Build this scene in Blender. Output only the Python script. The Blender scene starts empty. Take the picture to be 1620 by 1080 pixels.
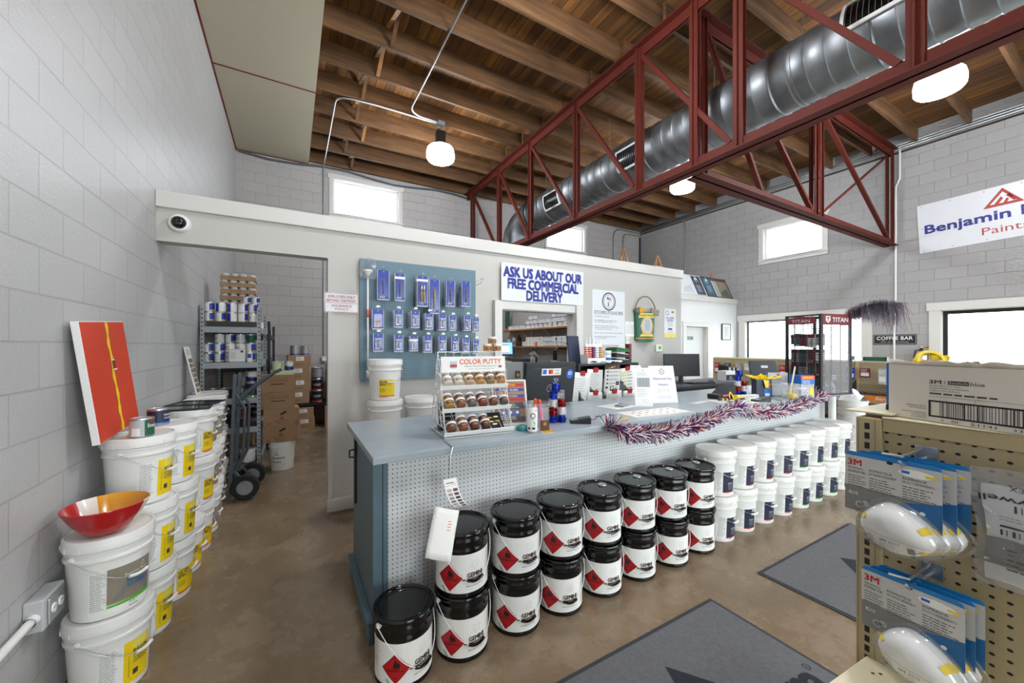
import bpy, bmesh, math, random
from mathutils import Vector, Matrix
PI = math.pi
R = math.radians
C = bpy.context.scene.collection
SC = bpy.context.scene

# ------------------------------------------------------------------ camera, sky, exposure
cam_d = bpy.data.cameras.new('camera')
cam = bpy.data.objects.new('camera', cam_d)
C.objects.link(cam)
cam.location = (0, 0, 1.62)
cam.rotation_euler = (PI / 2, 0, -R(30.05))
cam_d.sensor_width = 36
cam_d.lens = 36 * 605 / 1620
cam_d.shift_y = 7 / 1620
cam_d.clip_start = .05
SC.camera = cam
SC.view_settings.view_transform = 'Standard'
SC.view_settings.look = 'None'
SC.view_settings.exposure = 1.36
SC.view_settings.gamma = 1
SC.view_settings.use_curve_mapping = False
SC.cycles.max_bounces = 7
SC.cycles.diffuse_bounces = 4
SC.cycles.glossy_bounces = 3
SC.cycles.transparent_max_bounces = 12
SC.cycles.sample_clamp_indirect = 6
SC.cycles.caustics_reflective = False
SC.cycles.caustics_refractive = False
world = bpy.data.worlds.new('sky')
SC.world = world
world.use_nodes = True
wn = world.node_tree
bg = wn.nodes['Background']
sky = wn.nodes.new('ShaderNodeTexSky')
sky.sky_type = 'HOSEK_WILKIE'
sky.turbidity = 7
sky.sun_direction = (.35, -.5, .8)
wmix = wn.nodes.new('ShaderNodeMix'); wmix.data_type = 'RGBA'
wmix.inputs[0].default_value = .8
wn.links.new(sky.outputs[0], wmix.inputs[6])
wmix.inputs[7].default_value = (.93, .965, 1, 1)
wn.links.new(wmix.outputs[2], bg.inputs[0])
bg.inputs[1].default_value = 4.6

def portal(name, loc, rot, sx, sy):                       # tells the renderer where the sky enters
    l = bpy.data.lights.new(name, 'AREA'); l.shape = 'RECTANGLE'; l.size = sx; l.size_y = sy
    l.cycles.is_portal = True
    o = bpy.data.objects.new(name, l); C.objects.link(o); o.location = loc; o.rotation_euler = rot
portal('window_portal', (10.72, 4.5, 1.6), (0, R(90), 0), 1.5, 2.6)
portal('window_portal', (10.72, .4, 1.6), (0, R(90), 0), 1.5, 3.6)
portal('window_portal', (10.72, 4.62, 4.2), (0, R(90), 0), 1.0, 1.35)
portal('window_portal', (1.52, 9.5, 4.95), (R(-90), 0, 0), 1.5, .8)
portal('window_portal', (7.3, 9.5, 4.95), (R(-90), 0, 0), 1.5, .8)
portal('window_portal', (4.8, -4.7, 1.75), (R(90), 0, 0), 9.4, 2.9)

# ------------------------------------------------------------------ materials
def lin(h):
    h = h.lstrip('#')
    o = []
    for i in (0, 2, 4):
        v = int(h[i:i + 2], 16) / 255
        o.append(v / 12.92 if v <= .04045 else ((v + .055) / 1.055) ** 2.4)
    return (*o, 1)
MATS = {}
def nmat(name):
    m = bpy.data.materials.new(name); m.use_nodes = True
    nt = m.node_tree
    b = nt.nodes['Principled BSDF']
    MATS[name] = m
    return m, nt, b
def N(nt, t, **k):
    n = nt.nodes.new(t)
    for a, v in k.items(): setattr(n, a, v)
    return n
def mth(nt, op, a, b=None, c=None):
    n = nt.nodes.new('ShaderNodeMath'); n.operation = op
    for i, v in enumerate((a, b, c)):
        if v is None: continue
        if isinstance(v, (int, float)): n.inputs[i].default_value = v
        else: nt.links.new(v, n.inputs[i])
    return n.outputs[0]
def mixc(nt, f, a, b):
    n = nt.nodes.new('ShaderNodeMix'); n.data_type = 'RGBA'
    for i, v in ((0, f), (6, a), (7, b)):
        if isinstance(v, (int, float)): n.inputs[i].default_value = v
        elif isinstance(v, (tuple, list)): n.inputs[i].default_value = v
        else: nt.links.new(v, n.inputs[i])
    return n.outputs[2]
def dark(c, k): return (c[0] * k, c[1] * k, c[2] * k, 1)
def mat(name, col, rough=.5, metal=0, var=.06, scale=9, spec=None, emit=0, coat=0):
    m, nt, b = nmat(name)
    c = lin(col)
    if var:
        no = N(nt, 'ShaderNodeTexNoise'); no.inputs['Scale'].default_value = scale; no.inputs['Detail'].default_value = 4
        tc = N(nt, 'ShaderNodeTexCoord'); nt.links.new(tc.outputs['Object'], no.inputs['Vector'])
        nt.links.new(mixc(nt, no.outputs[0], dark(c, 1 - var * 1.6), dark(c, 1 + var)), b.inputs['Base Color'])
    else:
        b.inputs['Base Color'].default_value = c
    b.inputs['Roughness'].default_value = rough
    b.inputs['Metallic'].default_value = metal
    if spec is not None: b.inputs['Specular IOR Level'].default_value = spec
    if coat: b.inputs['Coat Weight'].default_value = coat
    if emit:
        b.inputs['Emission Color'].default_value = c
        b.inputs['Emission Strength'].default_value = emit
    return m
def clear(name, tint='ffffff', gloss=.12, rough=.03, haze=0):
    m = bpy.data.materials.new(name); m.use_nodes = True; nt = m.node_tree
    nt.nodes.remove(nt.nodes['Principled BSDF'])
    t = N(nt, 'ShaderNodeBsdfTransparent'); t.inputs[0].default_value = lin(tint)
    g = N(nt, 'ShaderNodeBsdfGlossy'); g.inputs[1].default_value = rough
    mx = N(nt, 'ShaderNodeMixShader')
    fr = N(nt, 'ShaderNodeFresnel'); ge = N(nt, 'ShaderNodeNewGeometry')
    nt.links.new(mth(nt, 'SUBTRACT', 1.45, mth(nt, 'MULTIPLY', ge.outputs['Backfacing'], 1.45 - 1 / 1.45)), fr.inputs[0])
    nt.links.new(mth(nt, 'ADD', mth(nt, 'MULTIPLY', fr.outputs[0], .8), gloss), mx.inputs[0])
    nt.links.new(t.outputs[0], mx.inputs[1]); nt.links.new(g.outputs[0], mx.inputs[2])
    out = mx.outputs[0]
    if haze:
        df = N(nt, 'ShaderNodeBsdfDiffuse'); df.inputs[0].default_value = (.85, .85, .87, 1)
        tl = N(nt, 'ShaderNodeBsdfTranslucent'); tl.inputs[0].default_value = (.85, .85, .87, 1)
        m1 = N(nt, 'ShaderNodeMixShader'); nt.links.new(df.outputs[0], m1.inputs[1]); nt.links.new(tl.outputs[0], m1.inputs[2])
        m2 = N(nt, 'ShaderNodeMixShader'); m2.inputs[0].default_value = haze; nt.links.new(out, m2.inputs[1]); nt.links.new(m1.outputs[0], m2.inputs[2]); out = m2.outputs[0]
    nt.links.new(out, nt.nodes['Material Output'].inputs[0])
    MATS[name] = m
def coords(nt, a, b_):                                   # object-space axes a, b as a flat u, v vector
    tc = N(nt, 'ShaderNodeTexCoord'); sp = N(nt, 'ShaderNodeSeparateXYZ'); cb = N(nt, 'ShaderNodeCombineXYZ')
    nt.links.new(tc.outputs['Object'], sp.inputs[0])
    nt.links.new(sp.outputs[a], cb.inputs[0]); nt.links.new(sp.outputs[b_], cb.inputs[1])
    return cb.outputs[0], sp, tc
def blocks(name, a, col, mortar, rough=.42, msize=.006, bump=.5, pit=.35, smooth=.2):
    m, nt, b = nmat(name)
    uv, sp, tc = coords(nt, a, 2)
    wob = N(nt, 'ShaderNodeTexNoise'); wob.inputs['Scale'].default_value = 3.2; wob.inputs['Detail'].default_value = 3
    nt.links.new(tc.outputs['Object'], wob.inputs['Vector'])
    va = N(nt, 'ShaderNodeVectorMath', operation='MULTIPLY_ADD')
    nt.links.new(wob.outputs['Color'], va.inputs[0]); va.inputs[1].default_value = (msize * 1.5,) * 3; nt.links.new(uv, va.inputs[2])
    br = N(nt, 'ShaderNodeTexBrick'); br.offset = .5
    br.inputs['Scale'].default_value = 1; br.inputs['Mortar Size'].default_value = msize
    br.inputs['Mortar Smooth'].default_value = smooth; br.inputs['Brick Width'].default_value = .41; br.inputs['Row Height'].default_value = .205
    c = lin(col)
    br.inputs['Color1'].default_value = dark(c, .97); br.inputs['Color2'].default_value = dark(c, 1.03); br.inputs['Mortar'].default_value = lin(mortar)
    nt.links.new(va.outputs[0], br.inputs['Vector'])
    no = N(nt, 'ShaderNodeTexNoise'); no.inputs['Scale'].default_value = 95; no.inputs['Detail'].default_value = 6
    nt.links.new(tc.outputs['Object'], no.inputs['Vector'])
    big = N(nt, 'ShaderNodeTexNoise'); big.inputs['Scale'].default_value = 1.1; big.inputs['Detail'].default_value = 5
    nt.links.new(tc.outputs['Object'], big.inputs['Vector'])
    k = mth(nt, 'ADD', mth(nt, 'MULTIPLY', no.outputs[0], .16), mth(nt, 'MULTIPLY', big.outputs[0], .14))
    mul = N(nt, 'ShaderNodeMix', data_type='RGBA', blend_type='MULTIPLY'); mul.inputs[0].default_value = 1
    cb = N(nt, 'ShaderNodeCombineColor')
    kk = mth(nt, 'ADD', k, .85)
    for i in range(3): nt.links.new(kk, cb.inputs[i])
    nt.links.new(br.outputs['Color'], mul.inputs[6]); nt.links.new(cb.outputs[0], mul.inputs[7])
    nt.links.new(mul.outputs[2], b.inputs['Base Color'])
    b.inputs['Roughness'].default_value = rough
    bp = N(nt, 'ShaderNodeBump'); bp.inputs['Strength'].default_value = bump; bp.inputs['Distance'].default_value = .006
    nt.links.new(mth(nt, 'SUBTRACT', mth(nt, 'MULTIPLY', no.outputs[0], pit), br.outputs['Fac']), bp.inputs['Height'])
    nt.links.new(bp.outputs[0], b.inputs['Normal'])
def pegs(name, a, col, pitch=.0254, rad=.0032, hole='15171a', rough=.5, ox=0, oz=0, slot=1.0):
    m, nt, b = nmat(name)
    uv, sp, tc = coords(nt, a, 2)
    fx = mth(nt, 'SUBTRACT', mth(nt, 'FRACT', mth(nt, 'DIVIDE', mth(nt, 'ADD', sp.outputs[a], 50 * pitch + ox), pitch)), .5)
    fz = mth(nt, 'SUBTRACT', mth(nt, 'FRACT', mth(nt, 'DIVIDE', mth(nt, 'ADD', sp.outputs[2], oz), pitch)), .5)
    fx = mth(nt, 'DIVIDE', fx, slot)
    d = mth(nt, 'SQRT', mth(nt, 'ADD', mth(nt, 'MULTIPLY', fx, fx), mth(nt, 'MULTIPLY', fz, fz)))
    inside = mth(nt, 'LESS_THAN', d, rad / pitch)
    no = N(nt, 'ShaderNodeTexNoise'); no.inputs['Scale'].default_value = 5; nt.links.new(tc.outputs['Object'], no.inputs['Vector'])
    c = lin(col)
    base = mixc(nt, no.outputs[0], dark(c, .93), dark(c, 1.05))
    nt.links.new(mixc(nt, inside, base, lin(hole)), b.inputs['Base Color'])
    b.inputs['Roughness'].default_value = rough
def wood(name, c1, c2, axis=0, plank=None, rough=.75, seam='0c0805'):
    m, nt, b = nmat(name)
    tc = N(nt, 'ShaderNodeTexCoord')
    mp = N(nt, 'ShaderNodeMapping'); s = [9, 9, 9]; s[axis] = .7
    mp.inputs['Scale'].default_value = s
    geo = N(nt, 'ShaderNodeNewGeometry')
    src = geo.outputs['Position']
    nt.links.new(src, mp.inputs['Vector'])
    no = N(nt, 'ShaderNodeTexNoise'); no.inputs['Scale'].default_value = 1.6; no.inputs['Detail'].default_value = 7; no.inputs['Roughness'].default_value = .65
    nt.links.new(mp.outputs[0], no.inputs['Vector'])
    big = N(nt, 'ShaderNodeTexNoise'); big.inputs['Scale'].default_value = 1.3; nt.links.new(src, big.inputs['Vector'])
    f = mth(nt, 'ADD', mth(nt, 'MULTIPLY', no.outputs[0], .75), mth(nt, 'MULTIPLY', big.outputs[0], .3))
    rp = N(nt, 'ShaderNodeValToRGB')
    rp.color_ramp.elements[0].color = lin(c1); rp.color_ramp.elements[0].position = .3
    rp.color_ramp.elements[1].color = lin(c2); rp.color_ramp.elements[1].position = .72
    nt.links.new(f, rp.inputs[0])
    col = rp.outputs[0]
    if plank:
        sp = N(nt, 'ShaderNodeSeparateXYZ'); nt.links.new(src, sp.inputs[0])
        u = mth(nt, 'DIVIDE', mth(nt, 'ADD', sp.outputs[0], 40), plank)
        wn_ = N(nt, 'ShaderNodeTexWhiteNoise'); wn_.noise_dimensions = '1D'
        nt.links.new(mth(nt, 'FLOOR', u), wn_.inputs['W'])
        w2 = N(nt, 'ShaderNodeMix', data_type='RGBA', blend_type='MULTIPLY'); w2.inputs[0].default_value = 1
        cb = N(nt, 'ShaderNodeCombineColor')
        kk = mth(nt, 'ADD', mth(nt, 'MULTIPLY', wn_.outputs[0], .75), .55)
        for i in range(3): nt.links.new(kk, cb.inputs[i])
        nt.links.new(col, w2.inputs[6]); nt.links.new(cb.outputs[0], w2.inputs[7])
        col = mixc(nt, mth(nt, 'LESS_THAN', mth(nt, 'FRACT', u), .055), w2.outputs[2], lin(seam))
    nt.links.new(col, b.inputs['Base Color'])
    b.inputs['Roughness'].default_value = rough
    bp = N(nt, 'ShaderNodeBump'); bp.inputs['Strength'].default_value = .25; bp.inputs['Distance'].default_value = .01
    nt.links.new(no.outputs[0], bp.inputs['Height']); nt.links.new(bp.outputs[0], b.inputs['Normal'])

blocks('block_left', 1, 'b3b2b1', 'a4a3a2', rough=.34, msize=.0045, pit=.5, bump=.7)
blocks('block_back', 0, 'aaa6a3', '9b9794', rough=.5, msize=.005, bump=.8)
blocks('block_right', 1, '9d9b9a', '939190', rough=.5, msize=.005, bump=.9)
mat('drywall', 'bbb8b2', .6, var=.02)
mat('drywall_white', 'd9d9d9', .6, var=.02)
mat('trim_white', 'cfccc7', .38, var=.02)
mat('gypsum', 'b9b19b', .85, var=.05, scale=40)
mat('red_caulk', '6e1f12', .7)
def floor_mat():
    m, nt, b = nmat('concrete')
    tc = N(nt, 'ShaderNodeTexCoord')
    def nz(s, d, r=.55):
        n = N(nt, 'ShaderNodeTexNoise'); n.inputs['Scale'].default_value = s; n.inputs['Detail'].default_value = d; n.inputs['Roughness'].default_value = r
        nt.links.new(tc.outputs['Object'], n.inputs['Vector']); return n.outputs[0]
    big, mid, fine = nz(.55, 6, .6), nz(2.6, 9, .7), nz(30, 6)
    f = mth(nt, 'ADD', mth(nt, 'ADD', mth(nt, 'MULTIPLY', big, .5), mth(nt, 'MULTIPLY', mid, .45)), mth(nt, 'MULTIPLY', fine, .15))
    rp = N(nt, 'ShaderNodeValToRGB')
    e = rp.color_ramp.elements
    e[0].position = .36; e[0].color = lin('60503e'); e[1].position = .76; e[1].color = lin('9b8a74')
    x = e.new(.54); x.color = lin('7d6a53')
    nt.links.new(f, rp.inputs[0])
    vo = N(nt, 'ShaderNodeTexVoronoi'); vo.inputs['Scale'].default_value = 3.1; nt.links.new(tc.outputs['Object'], vo.inputs['Vector'])
    sp_ = mth(nt, 'MULTIPLY', mth(nt, 'LESS_THAN', mth(nt, 'ADD', vo.outputs['Distance'], mth(nt, 'MULTIPLY', fine, .03)), .035), .55)
    nt.links.new(mixc(nt, sp_, rp.outputs[0], lin('b9ab97')), b.inputs['Base Color'])
    nt.links.new(mth(nt, 'ADD', mth(nt, 'MULTIPLY', mid, .4), .06), b.inputs['Roughness'])
    b.inputs['Specular IOR Level'].default_value = .5
    bp = N(nt, 'ShaderNodeBump'); bp.inputs['Strength'].default_value = .12; bp.inputs['Distance'].default_value = .01
    nt.links.new(mid, bp.inputs['Height']); nt.links.new(bp.outputs[0], b.inputs['Normal'])
floor_mat()
wood('joist_wood', '311d0e', '805b37', axis=0)
wood('deck_wood', '362009', '94642f', axis=1, plank=.145)
wood('plain_wood', '8e5f33', 'bb8a55', axis=0, rough=.5)
mat('truss_red', '571f14', .7, spec=.25, var=.12, scale=6)
def galv():
    m, nt, b = nmat('galvanized')
    tc = N(nt, 'ShaderNodeTexCoord'); no = N(nt, 'ShaderNodeTexNoise'); no.inputs['Scale'].default_value = 5; no.inputs['Detail'].default_value = 5
    nt.links.new(tc.outputs['Object'], no.inputs['Vector'])
    nt.links.new(mixc(nt, no.outputs[0], lin('6b6e71'), lin('9a9da0')), b.inputs['Base Color'])
    b.inputs['Metallic'].default_value = .9
    nt.links.new(mth(nt, 'ADD', mth(nt, 'MULTIPLY', no.outputs[0], .3), .34), b.inputs['Roughness'])
galv()
mat('conduit', 'b9bcbf', .35, .8)
mat('white', 'e6e5e2', .5, var=.02)
mat('white_plastic', 'e2e1dd', .38, var=.03, scale=4)
mat('paper', 'e9e8e4', .7, var=.02)
mat('black', '17171a', .45, var=.15)
mat('gloss_black', '060607', .16, var=.2)
mat('rubber', '1b1b1c', .8, var=.2, scale=30)
mat('grey', '8a8d90', .5)
mat('dark_grey', '4c5055', .5)
mat('light_grey', 'b9bbbd', .5)
mat('text_grey', '9c9c9c', .7, var=0)
mat('text_faint', 'bcbcbe', .7, var=0)
mat('text_dark', '3a3a3d', .7, var=0)
mat('navy', '1b2440', .45, var=.1)
mat('royal_blue', '23379b', .4, var=.08)
mat('bright_blue', '1566c0', .45)
mat('red', 'b3161c', .45)
mat('dark_red', '6f1c22', .5)
mat('orange', 'e2591d', .5)
mat('yellow', 'f0cf12', .45)
mat('pale_yellow', 'e8d85c', .45, var=.12, scale=14)
mat('gold', 'd79a1c', .4)
mat('green', '1e5a40', .45)
mat('lime', '58b42c', .45)
mat('teal', '2f7f80', .25)
mat('taupe', '8c8373', .5, var=.14, scale=8)
mat('brown', '5b3a20', .6, var=.1)
mat('kraft', 'a08060', .8, var=.08, scale=5)
mat('kraft_print', '7a3320', .8, var=0)
mat('kraft_dark', '2b2018', .8, var=0)
mat('tan_metal', 'b8a67f', .45, var=.03)
pegs('tan_pegs', 0, 'b3a27d', rad=.0034, slot=1.35, hole='0d0c0a', ox=.0063, oz=.0185)
mat('cream', 'd8cfae', .45, var=.02)
mat('steel', 'c9cbcd', .28, .9, var=.05)
mat('chrome_wire', 'c6c7c9', .3, .7, var=0)
mat('white_wire', 'e4e3e0', .35, var=0)
mat('counter_blue', '586d78', .5, var=.08)
mat('counter_top', '9aa5ac', .3, var=.14, scale=7)
pegs('counter_pegs', 0, 'd2d3d4', rad=.0036, hole='202020')
pegs('blue_pegs', 0, '647f8c', rad=.0035, hole='20272b')
pegs('desk_pegs', 0, '4a3a2c', rad=.0035, hole='c0c0c0')
mat('mat_grey', '636366', .95, var=.22, scale=60)
mat('mat_edge', '35373b', .9, var=.1)
mat('mat_dark', '24262d', .95, var=.15, scale=60)
mat('rack_grey', '9a9ea2', .45, .2)
mat('truck_grey', '555c63', .45, .3)
clear('glass', 'f4f8f8', .02)
clear('clear_plastic', 'f6f6f8', .07, .08, .2)
clear('bag_plastic', 'f2f2f4', .10, .15, .12)
clear('blister', 'fbfbfb', .05, .06, .05)
clear('pack_film', 'fbfbfb', .015, .15)
mat('lamp_glow', 'f5f9ff', .5, var=0, emit=50)
mat('screen_blue', '4a8fd8', .3, var=0, emit=1.1)
mat('screen_white', 'e8eef6', .3, var=0, emit=1.1)
mat('mask_white', 'e8e8e6', .75, var=.03, scale=30)
mat('print_grey', '7d7c79', .5, var=.1)
mat('print_dark', '5c5b58', .5, var=.1)
mat('sign_white', 'd8dade', .35, var=.02)
mat('lettering_navy', '252e86', .5, var=0)
mat('lettering_red', 'b03a2e', .5, var=0)
mat('tinsel_red', 'a01622', .3, .3, var=0)
mat('tinsel_blue', '2b2a78', .3, .3, var=0)
mat('tinsel_bright_blue', '1c3fbf', .25, .5, var=.3, scale=90)
mat('tinsel_deep_red', 'a5101c', .25, .5, var=.3, scale=90)
mat('tinsel_white', 'e2e0e2', .35, .1, var=0)
mat('board_red', 'cf3c1a', .55, var=.1, scale=3)
mat('silver_print', 'a7a9ad', .35, .4)

# ------------------------------------------------------------------ mesh building
class MB:
    def __init__(s): s.v = []; s.f = []; s.m = []; s.s = []; s.mats = []
    def mi(s, m):
        if m not in s.mats: s.mats.append(m)
        return s.mats.index(m)
    def add(s, vs, fs, m, smooth=False, M=None):
        o = len(s.v); k = s.mi(m)
        for v in vs:
            v = Vector(v)
            s.v.append(tuple(M @ v) if M is not None else tuple(v))
        for f in fs:
            s.f.append([i + o for i in f]); s.m.append(k); s.s.append(smooth)
        return s
    def box(s, c, d, m, M=None, rz=0):
        x, y, z = d[0] / 2, d[1] / 2, d[2] / 2
        vs = [(-x, -y, -z), (x, -y, -z), (x, y, -z), (-x, y, -z), (-x, -y, z), (x, -y, z), (x, y, z), (-x, y, z)]
        T = Matrix.Translation(c) @ Matrix.Rotation(rz, 4, 'Z')
        if M is not None: T = M @ T
        return s.add(vs, [(3, 2, 1, 0), (4, 5, 6, 7), (0, 1, 5, 4), (1, 2, 6, 5), (2, 3, 7, 6), (3, 0, 4, 7)], m, False, T)
    def bb(s, x0, x1, y0, y1, z0, z1, m, M=None):
        return s.box(((x0 + x1) / 2, (y0 + y1) / 2, (z0 + z1) / 2), (x1 - x0, y1 - y0, z1 - z0), m, M)
    def bar(s, a, b, w, h, m, up=(0, 0, 1)):                # straight bar of w x h section from a to b
        a, b = Vector(a), Vector(b); d = (b - a); L = d.length; d.normalize()
        u = Vector(up); x = d.cross(u)
        if x.length < 1e-4: x = d.cross(Vector((1, 0, 0)))
        x.normalize(); z = x.cross(d)
        M = Matrix(((d.x, x.x, z.x, 0), (d.y, x.y, z.y, 0), (d.z, x.z, z.z, 0), (0, 0, 0, 1)))
        return s.box((L / 2, 0, 0), (L, w, h), m, Matrix.Translation(a) @ M)
    def tube(s, pts, r, m, n=8, closed=False, M=None, cap=True):
        P = [Vector(p) for p in pts]; k = len(P); vs = []; fs = []
        rr = r if isinstance(r, (list, tuple)) else [r] * k
        prev = None
        for i, p in enumerate(P):
            if closed: t = P[(i + 1) % k] - P[i - 1]
            else: t = P[min(i + 1, k - 1)] - P[max(i - 1, 0)]
            if t.length < 1e-9: t = Vector((0, 0, 1))
            t.normalize()
            if prev is None:
                a = Vector((0, 0, 1)) if abs(t.z) < .9 else Vector((1, 0, 0))
                x = t.cross(a).normalized()
            else:
                x = prev - t * prev.dot(t)
                x = x.normalized() if x.length > 1e-6 else t.cross(Vector((0, 0, 1))).normalized()
            prev = x; y = t.cross(x)
            for j in range(n):
                a = 2 * PI * j / n
                vs.append(p + (x * math.cos(a) + y * math.sin(a)) * rr[i])
        for i in range(k if closed else k - 1):
            for j in range(n):
                a0, a1 = i * n + j, i * n + (j + 1) % n
                b0, b1 = ((i + 1) % k) * n + j, ((i + 1) % k) * n + (j + 1) % n
                fs.append((a0, a1, b1, b0))
        s.add(vs, fs, m, n > 4, M)
        if not closed and cap:
            s.add(vs[:n], [tuple(range(n))[::-1]], m, False, M); s.add(vs[-n:], [tuple(range(n))], m, False, M)
        return s
    def lathe(s, prof, m, n=28, M=None, smooth=True, a0=0, a1=2 * PI):
        full = abs(a1 - a0 - 2 * PI) < 1e-6; cols = n if full else n + 1
        for i in range(len(prof) - 1):
            (r0, z0), (r1, z1) = prof[i][:2], prof[i + 1][:2]
            mm = prof[i][2] if len(prof[i]) > 2 else m
            vs = []; fs = []
            for j in range(cols):
                a = a0 + (a1 - a0) * j / n
                vs += [(r0 * math.cos(a), r0 * math.sin(a), z0), (r1 * math.cos(a), r1 * math.sin(a), z1)]
            for j in range(n):
                k0, k1 = j, (j + 1) % cols
                f = [2 * k0, 2 * k1, 2 * k1 + 1, 2 * k0 + 1]
                if r0 < 1e-6: f = [2 * k0, 2 * k1 + 1, 2 * k0 + 1]
                elif r1 < 1e-6: f = [2 * k0, 2 * k1, 2 * k0 + 1]
                fs.append(f)
            s.add(vs, fs, mm, smooth, M)
        return s
    def prism(s, poly, z0, z1, m, M=None):
        n = len(poly)
        vs = [(x, y, z0) for x, y in poly] + [(x, y, z1) for x, y in poly]
        fs = [tuple(range(n))[::-1], tuple(range(n, 2 * n))] + [(i, (i + 1) % n, n + (i + 1) % n, n + i) for i in range(n)]
        return s.add(vs, fs, m, False, M)
    def grid(s, fn, nu, nv, m, smooth=True, M=None):         # fn(u, v) over 0..1
        vs = [fn(i / nu, j / nv) for j in range(nv + 1) for i in range(nu + 1)]
        fs = [(j * (nu + 1) + i, j * (nu + 1) + i + 1, (j + 1) * (nu + 1) + i + 1, (j + 1) * (nu + 1) + i) for j in range(nv) for i in range(nu)]
        return s.add(vs, fs, m, smooth, M)
    def build(s, name, parent=None, bev=0, solid=0):
        me = bpy.data.meshes.new(name)
        me.from_pydata(s.v, [], s.f)
        for mm in s.mats: me.materials.append(MATS[mm])
        me.polygons.foreach_set('material_index', s.m)
        me.polygons.foreach_set('use_smooth', s.s)
        if any(s.s):
            b = bmesh.new(); b.from_mesh(me); bmesh.ops.remove_doubles(b, verts=b.verts, dist=1e-5)
            for e in b.edges:
                if len(e.link_faces) == 2 and e.calc_face_angle(0) > .6: e.smooth = False
            b.to_mesh(me); b.free()
        me.update()
        o = bpy.data.objects.new(name, me); C.objects.link(o)
        if parent is not None: o.parent = parent
        if bev:
            q = o.modifiers.new('bevel', 'BEVEL'); q.width = bev; q.segments = 2; q.limit_method = 'ANGLE'; q.angle_limit = R(40)
        if solid:
            q = o.modifiers.new('solid', 'SOLIDIFY'); q.thickness = solid
        return o
def tag(o, label=None, cat=None, group=None, kind=None):
    if label: o['label'] = label
    if cat: o['category'] = cat
    if group: o['group'] = group
    if kind: o['kind'] = kind
    return o
def thing(name, label, cat, loc=(0, 0, 0), rz=0, group=None):
    o = bpy.data.objects.new(name, None); C.objects.link(o)
    o.empty_display_size = .05
    o.location = loc; o.rotation_euler = (0, 0, rz)
    return tag(o, label, cat, group)
def struct(name, mb, bev=0):
    o = mb.build(name, None, bev); o['kind'] = 'structure'; return o
def dup(src, label=None, loc=None, rz=None, group=None):
    def cp(o, par):
        c = o.copy(); C.objects.link(c)
        if par is not None: c.parent = par
        for ch in list(o.children): cp(ch, c)
        return c
    n = cp(src, None)
    if label: n['label'] = label
    if group: n['group'] = group
    if loc is not None: n.location = loc
    if rz is not None: n.rotation_euler = (0, 0, rz)
    return n


# ------------------------------------------------------------------ lettering and prints
TXT = {}
def text2d(txt, bold=0.0, res=2):
    k = (txt, bold, res)
    if k not in TXT:
        cu = bpy.data.curves.new('t', 'FONT'); cu.body = txt; cu.size = 1; cu.resolution_u = res; cu.offset = bold
        ob = bpy.data.objects.new('t', cu)
        me = ob.to_mesh()
        vs = [(v.co.x, v.co.y) for v in me.vertices]; fs = [tuple(p.vertices) for p in me.polygons]
        ob.to_mesh_clear(); bpy.data.objects.remove(ob); bpy.data.curves.remove(cu)
        if vs:
            x0 = min(v[0] for v in vs); x1 = max(v[0] for v in vs); y0 = min(v[1] for v in vs); y1 = max(v[1] for v in vs)
        else: x0 = y0 = 0; x1 = y1 = 1
        TXT[k] = ([((x - x0) / max(x1 - x0, 1e-6), (y - y0) / max(y1 - y0, 1e-6)) for x, y in vs], fs, (x1 - x0) / max(y1 - y0, 1e-6))
    return TXT[k]
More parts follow.
